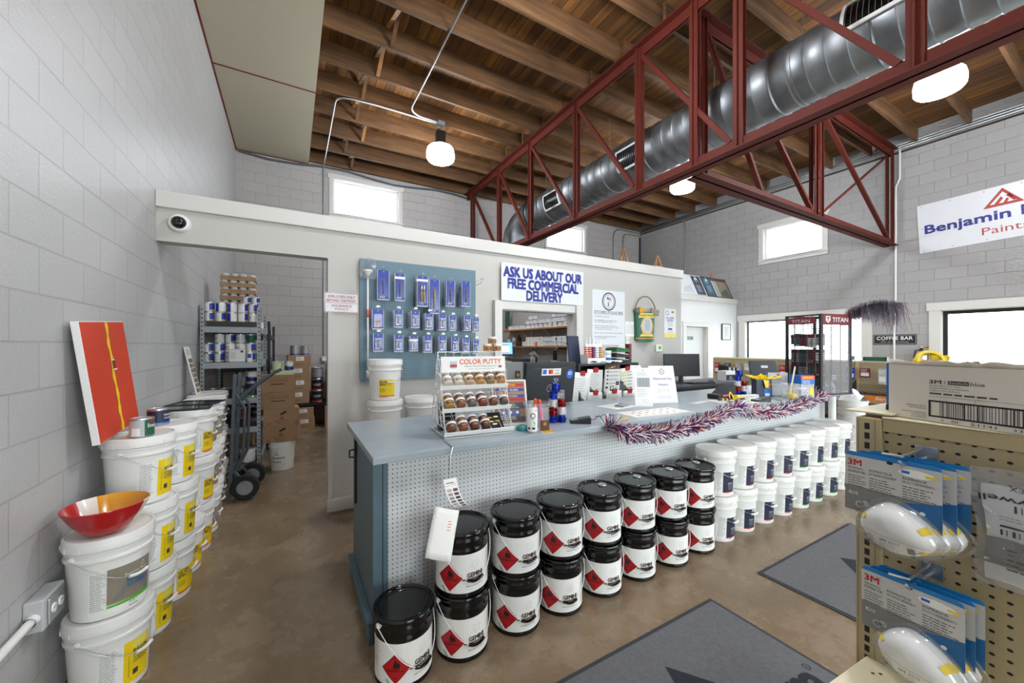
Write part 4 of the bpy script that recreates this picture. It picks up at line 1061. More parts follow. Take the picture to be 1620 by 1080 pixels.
# ------------------------------------------------------------------ things on the counter
def board_stand(name, label, cat, w, h, loc, rz, tilt, art, back='paper', th=.004, group=None):
    t = thing(name, label, cat, loc, rz, group)
    M = Matrix.Rotation(R(-tilt), 4, 'X')
    m = MB(); m.bb(-w / 2, w / 2, -th / 2, th / 2, 0, h, back, M); p = Print(m, flat(M @ Matrix.Translation((0, -th / 2, 0)))); art(p, w, h); m.build('board', t)
    m = MB(); m.add([M @ Vector((-.02, th / 2, h * .7)), M @ Vector((.02, th / 2, h * .7)), (.02, math.sin(R(tilt)) * h + .07, 0), (-.02, math.sin(R(tilt)) * h + .07, 0)], [(0, 1, 2, 3)], 'paper'); m.build('easel_back', t, solid=.002)
    return t
def promo(p, w, h):
    p.rect(-w / 2 + .012, .01, w - .024, h - .02, 'kraft', 1)
    for i, (y, c) in enumerate(((.27, 'red'), (.235, 'royal_blue'), (.19, 'royal_blue'), (.165, 'red'))): p.rect(-w / 2 + .02, y, w - .04, .022, c, 2)
    p.text('CERTIFIED', 0, .275, .013, 'yellow', 3, w=.1, al='C', bold=.03); p.text('PAINT GUIDE', 0, .239, .013, 'white', 3, w=.13, al='C', bold=.03); p.text('CUSTOMERS', 0, .195, .012, 'yellow', 3, w=.12, al='C', bold=.03)
    p.rect(-w / 2 + .012, .11, w - .024, .045, 'dark_grey', 2); p.rect(-w / 2 + .012, .02, w - .024, .035, 'dark_grey', 2)
    for x in (-.05, .0, .05): p.rect(x - .018, .06, .036, .045, 'bright_blue', 3); p.disk(x, .085, .012, 'white', 4)
    p.fine(-w / 2 + .03, .142, w - .06, 3, .012, 'paper', 3); p.fine(-w / 2 + .03, .048, w - .06, 2, .012, 'paper', 3)
board_stand('promo_board', 'tilted promotional board with red and blue headings behind the putty rack', 'sign', .26, .32, (1.36, 2.36, CT), R(-14), 14, promo)
m = MB(); m.bb(-.05, .05, -.05, .05, 0, .17, 'black'); o = m.build('black_box', None, .006); o.location = (.91, 2.46, CT); o.rotation_euler = (0, 0, R(-5)); tag(o, 'black box on the counter inside the wire putty rack base', 'box')
t = thing('container_lid', 'teal dome shaped container lid on the counter beside the wire rack', 'lid', (1.335, 2.17, CT))
m = MB(); m.lathe([(0, .034), (.02, .0335), (.034, .028), (.04, .02), (.0425, .018), (.0425, 0), (0, 0)], 'teal', 30); m.build('dome', t)
t = thing('drink_can', 'slim white drink can standing at the counter edge', 'can', (1.362, 2.09, CT))
m = MB(); m.lathe([(0, .004), (.024, .0), (.033, .01), (.033, .15), (.026, .163)], 'white', 30); p = Print(m, drum(.0331, R(-125)), .008)
p.ring(.005, .11, .013, .018, 'text_dark', 1, 20); p.text('CELL', .005, .082, .009, 'text_grey', 1, w=.028, al='C'); p.disk(.01, .057, .013, 'lime', 1, .016); p.disk(.006, .055, .011, 'white', 2, .014); p.rect(-.03, .022, .018, .014, 'dark_red', 1); p.rect(.0, .022, .02, .014, 'black', 1); p.rect(.022, .14, .012, .006, 'red', 1)
m.build('can_body', t)
m = MB(); m.lathe([(.026, .163), (.0265, .166), (.024, .165), (.023, .161), (0, .161)], 'steel', 24); m.box((0, .006, .1625), (.012, .02, .0015), 'steel'); m.build('can_top', t)
def clear_tub(label, loc, r=.09, h=.165, group='clear plastic tubs on the counter'):
    t = thing('clear_tub', label, 'tub', loc, 0, group)
    m = MB(); m.lathe([(0, .003), (r * .8, 0), (r * .82, .004), (r * .97, h - .02)], 'clear_plastic', 30); m.build('tub_body', t)
    m = MB(); m.lathe([(r * .97, h - .02), (r * 1.05, h - .018), (r * 1.06, h), (r, h)], 'clear_plastic', 30); m.build('tub_rim', t)
    return t
clear_tub('clear plastic tub holding pink and orange glow tools near the slim can', (1.50, 2.245, CT))
mat('pink', 'e85c9a', .4); mat('peach', 'e8714e', .4)
for k, (dx, dy, a, c, nm) in enumerate(((-.03, .01, 9, 'peach', 'orange'), (.03, -.02, -7, 'pink', 'pink'), (.0, .035, 4, 'peach', 'orange capped'))):
    t = thing('marker', f'{nm} marker standing in the clear tub near the slim can', 'marker', (1.50 + dx, 2.245 + dy, CT + .006)); t.rotation_euler = (0, R(a), 0)
    m = MB(); m.lathe([(0, 0), (.014, 0), (.014, .12), (.011, .125), (.011, .15)], c, 16); m.build('barrel', t)
    m = MB(); m.lathe([(.012, .15), (.012, .172), (.006, .18), (0, .18)], 'orange', 16); m.build('cap', t)
def firecracker(label, loc, rz, sc=1.0):
    t = thing('tinsel_firecracker', label, 'decoration', loc, rz, 'red white and blue tinsel firecrackers')
    rg = random.Random(7)
    def fuzzy(x, z0, z1, c, r=.029):
        m = MB(); m.lathe([(0, z0), (r * .8, z0), (r * .8, z1), (0, z1)], c, 14, Matrix.Translation((x, 0, 0)))
        for i in range(230):
            a = rg.uniform(0, 2 * PI); z = rg.uniform(z0, z1); L = rg.uniform(.7, 1.2) * r; b = a + rg.uniform(-.7, .7)
            q = Vector((x + r * .6 * math.cos(a), r * .6 * math.sin(a), z)); d = Vector((math.cos(b), math.sin(b), rg.uniform(-.6, .6))) * L * .6; s = Vector((-math.sin(a), math.cos(a), rg.uniform(-1, 1))) * .0022
            m.add([q - s, q + s, q + d + s, q + d - s], [(0, 1, 2, 3)], c)
        m.build('tinsel_band', t)
    H = .058
    for i, c in enumerate(('tinsel_deep_red', 'tinsel_white', 'tinsel_bright_blue', 'tinsel_bright_blue')): fuzzy(-.031 + (.02 if i == 3 else 0), (i + .0 if i < 3 else 3) * H + .058, (i + 1) * H + .058, c)
    fuzzy(-.031, 0, .058, 'tinsel_bright_blue')
    for i, c in enumerate(('tinsel_bright_blue', 'tinsel_white', 'tinsel_deep_red')): fuzzy(.033, i * H, (i + 1) * H, c)
    m = MB()
    for x, z in ((-.01, 5 * H), (.033, 3 * H), (-.04, 4 * H)):
        for i in range(26):
            d = Vector((rg.uniform(-.6, .6), rg.uniform(-.6, .6), 1)).normalized() * rg.uniform(.02, .045); q = Vector((x, 0, z)); s = Vector((.0015, .001, 0)); m.add([q - s, q + s, q + d + s, q + d - s], [(0, 1, 2, 3)], 'silver_print')
    m.build('silver_fuse', t)
    t.scale = (sc, sc, sc); return t
fc = firecracker('red white and blue tinsel firecracker beside the clear tub of markers', (1.695, 2.265, CT), R(-25), .98)
t = thing('hinge_sample', 'brown metal hinge plate on a yellow base at the counter edge', 'hardware sample', (1.43, 2.005 + .03, CT), R(-14))
m = MB(); m.bb(-.03, .032, .018, .022, 0, .075, 'brown'); m.lathe([(.012, 0), (.013, .003), (.009, .005), (.006, .003), (0, .003)], 'kraft', 16, Matrix.Translation((.0, .018, .052)) @ Matrix.Rotation(R(90), 4, 'X')); m.build('plate', t)
m = MB(); m.bb(-.03, .045, -.03, .018, 0, .006, 'white'); m.bb(-.025, .05, -.034, .01, .006, .011, 'gold'); m.build('base', t)
def pin_pad(label, loc, rz):
    t = thing('card_terminal', label, 'card terminal', loc, rz, 'black card terminals on the counter')
    m = MB(); m.prism([(-.075, 0), (.075, 0), (.075, .045), (-.075, .018)], -.05, .05, 'black', Matrix.Rotation(R(90), 4, 'X')); m.build('terminal_body', t, .005)
    m = MB(); M = Matrix.Translation((0, 0, .0)) @ Matrix.Rotation(R(-10.2), 4, 'Y'); m.bb(.0, .062, -.035, .035, .0325, .0335, 'dark_grey', M); m.bb(-.065, -.01, -.038, .038, .0325, .0335, 'grey', M); m.build('keypad', t)
    m = MB(); m.tube([(.07, .03, .02), (.11, .06, .012), (.14, .02, .05), (.17, -.03, .01), (.24, .0, .005), (.27, .06, .004)], .0025, 'black', 6); m.build('cord', t)
    return t
pin_pad('black card terminal with curled cord near the tinsel garland end', (1.83, 2.17, CT), R(-35))
pin_pad('black card terminal beside the small yellow tissue bag', (4.10, 2.08, CT), R(-20))
t = thing('eyeglasses', 'dark eyeglasses lying folded by the card terminal cord', 'eyeglasses', (2.07, 2.14, CT + .003), R(-15))
m = MB()
for x in (-.03, .03): m.tube([(x + .024 * math.cos(a), 0, .022 + .018 * math.sin(a)) for a in [2 * PI * i / 16 for i in range(16)]], .0022, 'navy', 6, True)
m.tube([(-.006, 0, .026), (0, 0, .03), (.006, 0, .026)], .002, 'navy', 6); m.build('lens_frame', t)
for s in (-1, 1): m = MB(); m.tube([(s * .054, 0, .026), (s * .052, .06, .018), (s * .048, .11, .004)], .0022, 'navy', 6); m.build('temple_arm', t)
m = MB(); m.lathe([(0, 0), (.0035, .012), (.0035, .13), (.004, .13), (.004, .14), (0, .14)], 'yellow', 8, Matrix.Translation((0, 0, .0045)) @ Matrix.Rotation(R(90), 4, 'Y')); o = m.build('pencil'); o.location = (2.13, 2.085, CT); o.rotation_euler = (0, 0, R(12)); tag(o, 'yellow pencil lying on the counter behind the garland end', 'pencil')
def acrylic(name, label, loc, rz, w=.1, h=.2):
    t = thing(name, label, 'brochure holder', loc, rz, 'clear brochure holders on the counter')
    M = Matrix.Rotation(R(-14), 4, 'X'); m = MB(); m.bb(-w / 2, w / 2, 0, .003, 0, h, 'clear_plastic', M); m.bb(-w / 2, w / 2, -.02, -.018, 0, h * .45, 'clear_plastic', M); m.bb(-w / 2, w / 2, -.02, .02, 0, .003, 'clear_plastic'); m.build('holder', t)
    m = MB(); m.bb(-w * .4, w * .4, -.012, -.004, .004, h * .85, 'light_grey', M); p = Print(m, flat(M @ Matrix.Translation((0, -.012, 0)))); p.rect(-w * .4, .02, w * .8, h * .2, 'pale_yellow', 1); p.fine(-w * .35, h * .75, w * .7, 5, .016, 'text_dark', 1); m.build('leaflet', t)
acrylic('brochure_holder', 'clear leaning brochure holder behind the first tinsel firecracker', (1.80, 2.40, CT), R(-40), .1, .22)
def sheet(name, label, loc, rz, w, h, art, group=None, m0='paper'):
    m = MB(); m.bb(-w / 2, w / 2, -h / 2, h / 2, 0, .002, m0); art(Print(m, lambda x, y, o: Vector((x, y, .002 + o)))); o = m.build(name); o.location = loc; o.rotation_euler = (0, 0, rz); return tag(o, label, 'paper', group)
def dots(p):
    for i in range(7):
        for j in range(3): p.disk(-.24 + .08 * i, -.07 + .07 * j, .016, ('brown', 'gold', 'taupe', 'red', 'dark_grey', 'kraft', 'pale_yellow')[(i + 3 * j) % 7], 1, .012)
    p.line(-.3, -.128, .3, -.128, .006, 'dark_grey'); p.line(-.3, .128, .3, .128, .006, 'dark_grey')
G = 'papers lying on the counter'
sheet('sample_sheet', 'flat colour sample sheet with rows of dots on the counter middle', (2.66, 2.20, CT), R(-4), .62, .27, dots, G)
sheet('paper_sheet', 'white paper sheet lying under the leaflet stand', (2.62, 2.58, CT), R(8), .3, .22, lambda p: p.fine(-.12, .08, .24, 8, .02, 'text_grey', 1), G)
sheet('paper_sheet', 'printed paper sheet on the counter toward the far end beside the stacked cards', (3.82, 2.28, CT), R(-12), .3, .2, lambda p: p.fine(-.12, .08, .24, 7, .02, 'text_grey', 1), G)
sheet('counter_pad', 'large pale writing mat lying before the second card terminal', (4.0, 2.13, CT), R(-3), .55, .2, lambda p: (p.line(-.27, -.097, .27, -.097, .005, 'dark_grey'), p.fine(-.2, .06, .4, 4, .03, 'text_grey', 1)), G)
for k in range(3): sheet('card_stack', f'small white card in a fan on the counter, {ORD[k]} from the left', (3.42 + .09 * k, 2.34 + .01 * k, CT + .0004 * k), R(-20 + 9 * k), .085, .06, lambda p: p.fine(-.03, .015, .06, 3, .012, 'text_grey', 1), G)
t = thing('stapler_tray', 'flat grey calculator on the papers before the leaflet stand', 'calculator', (2.66, 2.56, CT + .003), R(20))
m = MB(); m.bb(-.07, .07, -.045, .045, 0, .015, 'grey'); m.build('calculator_body', t, .004); m = MB(); m.bb(-.06, .06, .018, .036, .0152, .0162, 'dark_grey'); m.build('display', t)
t.name = 'calculator'
def leaflet(p, w, h):
    p.text('MAY', 0, h * .92, .008, 'text_dark', 1, al='C'); p.fine(-w * .35, h * .87, w * .7, 3, .013, 'text_faint', 1); p.rect(-w * .36, h * .5, w * .72, h * .24, 'silver_print', 1)
    for i in range(6): p.line(-w * .36, h * (.5 + .04 * i), w * .36, h * (.5 + .04 * i), .001, 'text_dark', 2)
    for i in range(3): p.line(-w * .2 + i * .03, h * .5, -w * .2 + i * .03, h * .74, .001, 'text_dark', 2)
    p.fine(-w * .35, h * .42, w * .7, 4, .02, 'text_faint', 1); p.ring(-.01, h * .16, .012, .0135, 'text_grey', 1); p.ring(.025, h * .14, .014, .0155, 'text_grey', 1)
board_stand('leaflet_stand', 'narrow white price leaflet standing beside the holiday hours sign', 'sign', .16, .36, (2.83, 2.45, CT), R(-38), 10, leaflet)
def hours(p, w, h):
    p.ring(0, h * .84, .024, .029, 'text_dark', 1); p.ring(0, h * .84, .019, .0205, 'text_dark', 1); p.rect(-.006, h * .84 - .006, .012, .012, 'text_dark', 1)
    p.text('Memorial Day', 0, h * .60, .03, 'lettering_navy', 1, w=.2, al='C', bold=.02); p.text('Hours', 0, h * .46, .024, 'lettering_navy', 1, w=.1, al='C', bold=.03); p.fine(-.1, h * .34, .2, 2, .016, 'text_grey', 1, al='C', th=.25); p.fine(-.1, h * .17, .2, 2, .016, 'text_grey', 1, al='C', th=.25)
board_stand('hours_sign', 'white tilted sign with holiday opening hours standing on the counter', 'sign', .27, .37, (3.19, 2.50, CT), R(-21), 14, hours)
# far part of the counter
t = thing('tool_tray', 'black desk tray with yellow and black tools near the far terminal', 'tray', (3.98, 2.42, CT), R(-8))
m = MB(); m.prism([(-.12, 0), (.14, 0), (.14, .14), (.08, .15), (-.06, .05), (-.12, .05)], -.07, .07, 'black', Matrix.Rotation(R(90), 4, 'X')); m.build('tray_body', t, .004)
m = MB(); m.bb(-.06, .02, -.076, -.074, .03, .05, 'pink'); m.build('pink_note', t)
t = thing('utility_knife', 'black and yellow utility knife in front of the desk tray', 'knife', (3.84, 2.30, CT), R(-20))
m = MB(); m.bb(-.07, .07, -.012, .012, 0, .022, 'black'); m.build('handle', t, .005); m = MB(); m.bb(-.03, -.012, -.0125, .0125, -.0 + .0005, .0225, 'yellow'); m.bb(.02, .032, -.0125, .0125, .0005, .0225, 'yellow'); m.build('yellow_grip', t)
m = MB(); m.tube([(-.04, 0, .01), (-.05, .0, .06), (-.02, .01, .08), (.0, .0, .05), (.0, -.02, .01), (.09, -.03, .008)], .006, 'yellow', 8); o = m.build('measuring_loop'); o.location = (3.98, 2.30, CT); tag(o, 'yellow strap looped in front of the black desk tray', 'strap')
t = thing('card_dispenser', 'low white business card box before the second tinsel firecracker', 'card box', (4.20, 2.24, CT), R(-14)); m = MB(); m.bb(-.09, .09, -.03, .03, 0, .045, 'white'); m.build('box_body', t, .004); m = MB(); m.bb(-.085, .085, -.031, -.03, .02, .04, 'light_grey'); m.build('cards', t)
m = MB(); m.bb(-.05, .05, -.03, .03, 0, .045, 'pale_yellow'); p = Print(m, flat(Matrix.Translation((0, -.03, 0)))); p.rect(-.05, 0, .1, .02, 'dark_grey', 1); o = m.build('card_holder', None, .003); o.location = (4.06, 2.28, CT); o.rotation_euler = (0, 0, R(-10)); tag(o, 'small cream and grey box between the strap and the white card box', 'box')
f2 = dup(fc, 'red white and blue tinsel firecracker beside the navy bag far down the counter', (4.35, 2.42, CT), R(-30))
t = thing('gift_bag', 'navy paper bag with yellow tissue and tag on the far counter', 'bag', (4.53, 2.29, CT), R(-30))
m = MB(); m.bb(-.085, .085, -.045, .045, 0, .2, 'navy'); p = Print(m, flat(Matrix.Translation((0, -.045, 0)))); p.rect(.0, .005, .075, .08, 'bright_blue', 1); p.rect(.01, .01, .05, .03, 'white', 2); p.rect(.03, .13, .05, .015, 'orange', 1); p.fine(.02, .12, .06, 3, .014, 'paper', 1); m.build('bag_body', t)
m = MB(); rg = random.Random(3)
for i in range(14):
    a = rg.uniform(0, 2 * PI); r = rg.uniform(.03, .15); x, y = .4 * r * math.cos(a), .3 * r * math.sin(a)
    m.add([(x - .04, y - .02, .19), (x + .04, y, .19), (x + r * math.cos(a) * 1.1 + .03, y + r * math.sin(a) * .5, .235 + rg.uniform(-.02, .02)), (x + r * math.cos(a) * 1.1 - .02, y + r * math.sin(a) * .5 - .02, .225 + rg.uniform(-.02, .02))], [(0, 1, 2, 3)], 'yellow')
m.add([(-.02, -.06, .19), (.04, -.065, .18), (.03, -.07, .11), (-.0, -.07, .10)], [(0, 1, 2, 3)], 'yellow'); m.build('tissue', t)
clear_tub('clear plastic tub with a yellow paint brush near the wire tool cage', (4.58, 2.03, CT), .085, .16)
t = thing('paint_stick', 'pale wooden stirring stick with yellow brush leaning in the clear tub', 'stick', (4.56, 2.03, CT + .012)); t.rotation_euler = (0, R(33), R(10))
m = MB(); m.bb(-.014, .014, -.004, .004, .1, .38, 'cream'); m.build('stick', t); m = MB(); m.prism([(-.014, .12), (.014, .12), (.032, .02), (-.03, .01)], -.006, .006, 'yellow', Matrix.Rotation(R(90), 4, 'X')); m.build('brush_head', t)
m = MB(); m.bb(-.05, .05, -.035, .035, 0, .05, 'yellow'); o = m.build('yellow_sponge', None, .014); o.location = (4.585, 2.015, CT + .006); tag(o, 'yellow sponge at the bottom of the clear tub with the brush', 'sponge')
board_stand('price_card', 'pale grey price card standing behind the clear tub with the brush', 'sign', .2, .13, (4.745, 2.225, CT + .13), R(-40), 4, lambda p, w, h: (p.rect(-.01, h * .75, .025, .018, 'red', 1), p.fine(-w * .4, h * .6, w * .8, 4, .022, 'text_dark', 1)), back='light_grey')
m = MB(); m.bb(-.11, .11, -.05, .05, 0, .13, 'light_grey'); o = m.build('card_box', None, .004); o.location = (4.76, 2.255, CT); o.rotation_euler = (0, 0, R(-40)); tag(o, 'light grey box under the price card near the wire tool cage', 'box')
t = thing('clear_canister', 'square clear canister with orange and blue banded lid beside the wire cage', 'canister', (4.83, 2.03, CT), R(-25))
m = MB(); m.bb(-.075, .075, -.075, .075, 0, .15, 'clear_plastic'); p = Print(m, flat(Matrix.Translation((0, -.076, 0)))); p.rect(.02, .03, .04, .08, 'yellow', 1); m.build('canister_body', t)
m = MB(); m.bb(-.078, .078, -.078, .078, .15, .24, 'bright_blue'); p = Print(m, flat(Matrix.Translation((0, -.078, 0)))); p.rect(-.078, .2, .156, .04, 'orange', 1); p.text('SPRAY', 0, .208, .022, 'yellow', 2, w=.11, al='C', bold=.03); p.fine(-.06, .18, .12, 2, .02, 'white', 1); m.build('canister_lid', t)
for k in range(4):
    m = MB(); m.lathe([(0, 0), (.011, 0), (.011, .02), (.004, .025), (.004, .08), (0, .08)], 'black', 10); o = m.build('spray_tip'); o.location = (4.80 + .028 * k, 2.01 + .012 * (k % 2), CT + .002); o.rotation_euler = (0, R(-8 + 5 * k), 0); tag(o, f'black spray tip inside the square clear canister, {ORD[k]} from the left', 'spray tip', 'spray tips in the clear canister')

# ------------------------------------------------------------------ wire tool cage
tc_ = thing('display_cage', 'tall black wire display cage with dark red header at the far counter end', 'display case', (5.2, 2.0, CT), R(-15))
CW, CD, CH = .45, .40, .925
for x, y in ((0, 0), (CW, 0), (0, CD), (CW, CD)):
    m = MB(); m.bb(x - .014, x + .014, y - .014, y + .014, 0, CH, 'black'); m.build('post', tc_, .002)
m = MB()
for z in (.008, CH - .008):
    for a, b_ in (((0, 0), (CW, 0)), ((CW, 0), (CW, CD)), ((CW, CD), (0, CD)), ((0, CD), (0, 0))): m.bar((*a, z), (*b_, z), .02, .016, 'black')
m.bb(0, CW, 0, CD, .002, .008, 'dark_grey'); m.build('rail', tc_)
for sx in range(4):
    m = MB(); a, b_ = [((0, 0), (CW, 0)), ((CW, 0), (CW, CD)), ((CW, CD), (0, CD)), ((0, CD), (0, 0))][sx]
    A, B = Vector((*a, 0)), Vector((*b_, 0))
    if sx: 
        for i in range(36): z = .02 + i * .0245; m.bar(A + Vector((0, 0, z)), B + Vector((0, 0, z)), .005, .006, 'black')
    for i in range(1, 4 if sx else 3): q = A.lerp(B, i / (4 if sx else 3)); m.bar(q, q + Vector((0, 0, CH)), .005, .005, 'black')
    m.build('wire_panel', tc_)
m = MB(); m.bb(.014, CW - .014, -.008, -.005, .015, CH - .13, 'clear_plastic'); m.build('clear_door', tc_)
m = MB(); m.bb(.012, CW - .012, -.016, -.008, CH - .125, CH, 'dark_red'); p = Print(m, flat(Matrix.Translation((0, -.016, 0))))
p.text('TITAN', .155, CH - .09, .05, 'white', 1, w=.24, bold=.03); p.poly([(.055, CH - .025), (.125, CH - .025), (.125, CH - .075), (.09, CH - .105), (.055, CH - .075)], 'white', 1); p.rect(.067, CH - .05, .046, .012, 'dark_red', 2); p.rect(.083, CH - .085, .014, .04, 'dark_red', 2); m.build('header_sign', tc_)
m = MB(); m.bb(-.016, -.008, .05, CD - .02, CH - .11, CH - .03, 'dark_red'); p = Print(m, lambda x, y, o: Vector((-.016 - o, x, y))); p.text('TITAN', .33, CH - .09, .035, 'light_grey', 1, w=-.22, bold=.02); m.build('side_header', tc_)
m = MB(); m.box((CW + .01, -.01, .42), (.05, .04, .05), 'dark_grey'); m.build('lock', tc_, .004)
LC = Matrix.Translation((5.2, 2.0, CT)) @ Matrix.Rotation(R(-15), 4, 'Z')
def in_cage(o, x, y, z, rz=0): o.location = LC @ Vector((x, y, z)); o.rotation_euler = (0, 0, R(-15) + rz)
rg = random.Random(9); cc = ['light_grey', 'dark_red', 'grey', 'black', 'paper', 'dark_grey', 'navy']
k = 0
for zi, z in enumerate((.70, .52, .36, .22)):
    for xi in range(6):
        side = xi < 4
        w, h = rg.uniform(.08, .10), rg.uniform(.12, .165)
        m = MB(); m.bb(-w / 2, w / 2, -.018, 0, -h, 0, cc[(k * 3 + xi) % 7]); p = Print(m, flat(Matrix.Translation((0, -.018, 0)))); p.rect(-w / 2, -h * .3, w, h * .3, 'dark_red' if k % 2 else 'black', 1); p.fine(-w * .4, -h * .45, w * .8, 4, h * .12, 'text_dark', 1, seed=k)
        o = m.build('blister_pack', None, .003)
        if side: in_cage(o, .075, .05 + .10 * xi, z, RW)
        else: in_cage(o, .11 + .15 * (xi - 4) + rg.uniform(-.02, .02), CD - .05, z)
        tag(o, f'spray part pack hanging inside the wire cage, {ORD[xi]} on the {("top", "second", "third", "lowest")[zi]} row', 'package', 'spray part packs inside the wire cage'); k += 1
for k, (x, c) in enumerate(((.10, 'dark_red'), (.20, 'bright_blue'), (.31, 'white'))):
    m = MB(); m.lathe([(0, 0), (.03, 0), (.03, .09), (.012, .11), (.012, .125), (0, .145)], 'white', 18); p = Print(m, drum(.0303, R(-100)), .006); p.rect(-.035, .015, .07, .06, c, 1); p.fine(-.02, .06, .04, 3, .012, 'text_dark', 2)
    o = m.build('oil_bottle'); in_cage(o, x, .10, .009); tag(o, f'small white bottle with {("dark red", "blue", "plain white")[k]} label on the cage floor', 'bottle', 'bottles on the cage floor')

# ------------------------------------------------------------------ tinsel garland and spray
gp = [(1.93, 2.03, 1.02), (1.97, 1.97, 1.065), (2.1, 1.965, .995), (2.3, 1.965, .965), (2.57, 1.965, .955), (2.8, 1.965, .972), (3.05, 1.965, 1.0), (3.3, 1.968, 1.045), (3.5, 1.97, 1.06), (3.68, 1.968, 1.02), (3.9, 1.965, .985), (4.15, 1.965, .975), (4.45, 1.965, .99), (4.75, 1.965, 1.012), (5.0, 1.968, 1.045), (5.16, 1.97, 1.065)]
t = thing('tinsel_garland', 'red white and blue tinsel garland draped along the counter edge', 'garland', (0, 0, 0))
def cr(P, n):
    o = []
    for i in range(len(P) - 1):
        a, b_, c, d = (Vector(P[max(i - 1, 0)]), Vector(P[i]), Vector(P[i + 1]), Vector(P[min(i + 2, len(P) - 1)]))
        for k in range(n):
            u = k / n; o.append(.5 * ((2 * b_) + (c - a) * u + (2 * a - 5 * b_ + 4 * c - d) * u * u + (3 * b_ - a - 3 * c + d) * u ** 3))
    return o + [Vector(P[-1])]
gpts = cr(gp, 12); m = MB(); m.tube(gpts, .006, 'tinsel_blue', 6); m.build('core', t)
rg = random.Random(11); bands = {c: MB() for c in ('tinsel_red', 'tinsel_white', 'tinsel_blue')}
for i in range(len(gpts) - 1):
    d = (gpts[i + 1] - gpts[i]); L = d.length; d.normalize()
    for k in range(int(L * 1700)):
        c = rg.choice(('tinsel_red', 'tinsel_white', 'tinsel_white', 'tinsel_blue', 'tinsel_blue', 'tinsel_white', 'tinsel_red'))
        q = gpts[i] + d * L * rg.random(); a = rg.uniform(0, 2 * PI)
        n1 = Vector((0, 0, 1)); n2 = d.cross(n1).normalized(); n1 = n2.cross(d)
        rad = n1 * math.cos(a) + n2 * math.sin(a); ln = rg.uniform(.045, .095)
        tip = q + (rad + d * rg.uniform(.15, 1.1)).normalized() * ln
        if tip.z < 1.068 and tip.y > 1.992 and tip.z > 1.015: tip.y = 1.985
        if q.z < 1.03 and tip.y > 1.99: tip.y = 1.985
        s = d.cross(rad).normalized() * .0032 if rg.random() < .5 else rad.cross(d).lerp(d, .5).normalized() * .0032
        bands[c].add([q - s, q + s, tip + s, tip - s], [(0, 1, 2, 3)], c)
for c, mb in bands.items(): mb.build(c.replace('tinsel_', '') + '_tinsel', t)
t = thing('tinsel_spray', 'drooping red white and blue tinsel spray above the wire cage', 'decoration', (5.66, 1.88, CT + CH - .02))
m = MB(); stem = [Vector((-.02, .0, 0)), Vector((.0, -.02, .05)), Vector((.05, -.12, .10)), Vector((.1, -.24, .11)), Vector((.13, -.32, .09))]; m.tube(stem, .004, 'tinsel_blue', 6); m.build('stem', t)
m = MB()
for i in range(2400):
    u = rg.random(); j = min(int(u * 4), 3); q = stem[j].lerp(stem[j + 1], u * 4 - j)
    a = rg.uniform(0, 2 * PI); out = Vector((math.cos(a) * .5, math.sin(a) - .5 * u, .5)).normalized() * rg.uniform(.02, .06 + .06 * u); drop = Vector((0, 0, -rg.uniform(.03, .09 + .26 * u)))
    s = Vector((.0016, .0012, 0)); c = rg.choice(('tinsel_red', 'tinsel_white', 'tinsel_blue', 'silver_print', 'tinsel_white', 'tinsel_blue')); p1 = q + out; p2 = q + out * 1.5 + drop
    m.add([q - s, q + s, p1 + s, p1 - s, p2 + s, p2 - s], [(0, 1, 2, 3), (3, 2, 4, 5)], c)
m.build('tinsel', t)
# ------------------------------------------------------------------ things on the partition wall
PY_ = 4.12
def wall_sign(name, label, cat, x, z, w, h, art, m0='sign_white', y=PY_, th=.006, rz=0, kind=None, tilt=0):
    t = thing(name, label, cat, (x, y, z), rz)
    M = Matrix.Rotation(tilt, 4, 'Y')
    m = MB(); m.bb(-w / 2, w / 2, -th, -.0005, -h / 2, h / 2, m0, M); p = Print(m, flat(M @ Matrix.Translation((0, -th, 0)))); art(p, w, h); m.build('panel', t)
    return t
def emp(p, w, h):
    for q in (-1, 1): p.rect(-w / 2 + .004, q * (h / 2 - .006) - .002, w - .008, .004, 'lettering_red', 1); p.rect(q * (w / 2 - .006) - .002, -h / 2 + .004, .004, h - .008, 'lettering_red', 1)
    p.text('EMPLOYEES ONLY', 0, .045, .026, 'lettering_red', 2, w=.245, al='C', bold=.03); p.text('BEYOND THIS POINT', 0, .006, .026, 'lettering_red', 2, w=.265, al='C', bold=.03); p.rect(-w / 2 + .01, -.006, w - .02, .003, 'lettering_red', 2)
    p.text('INSURANCE', 0, -.042, .022, 'lettering_red', 2, w=.18, al='C', bold=.02); p.text('POLICY', 0, -.074, .022, 'lettering_red', 2, w=.12, al='C', bold=.02)
wall_sign('notice_sign', 'white sign with red employees only lettering at the doorway jamb', 'sign', .435, 2.045, .31, .195, emp, y=4.1055, th=.004)
def ask(p, w, h):
    p.text('ASK US ABOUT OUR', 0, .065, .12, 'lettering_navy', 2, w=1.22, al='C', bold=.11); p.text('FREE COMMERCIAL', 0, -.075, .12, 'lettering_navy', 2, w=1.10, al='C', bold=.11); p.text('DELIVERY', 0, -.212, .12, 'lettering_navy', 2, w=.56, al='C', bold=.11)
wall_sign('delivery_sign', 'large white sign with navy lettering about free commercial delivery', 'sign', 2.85, 2.405, 1.285, .46, ask, y=4.082, th=.008)
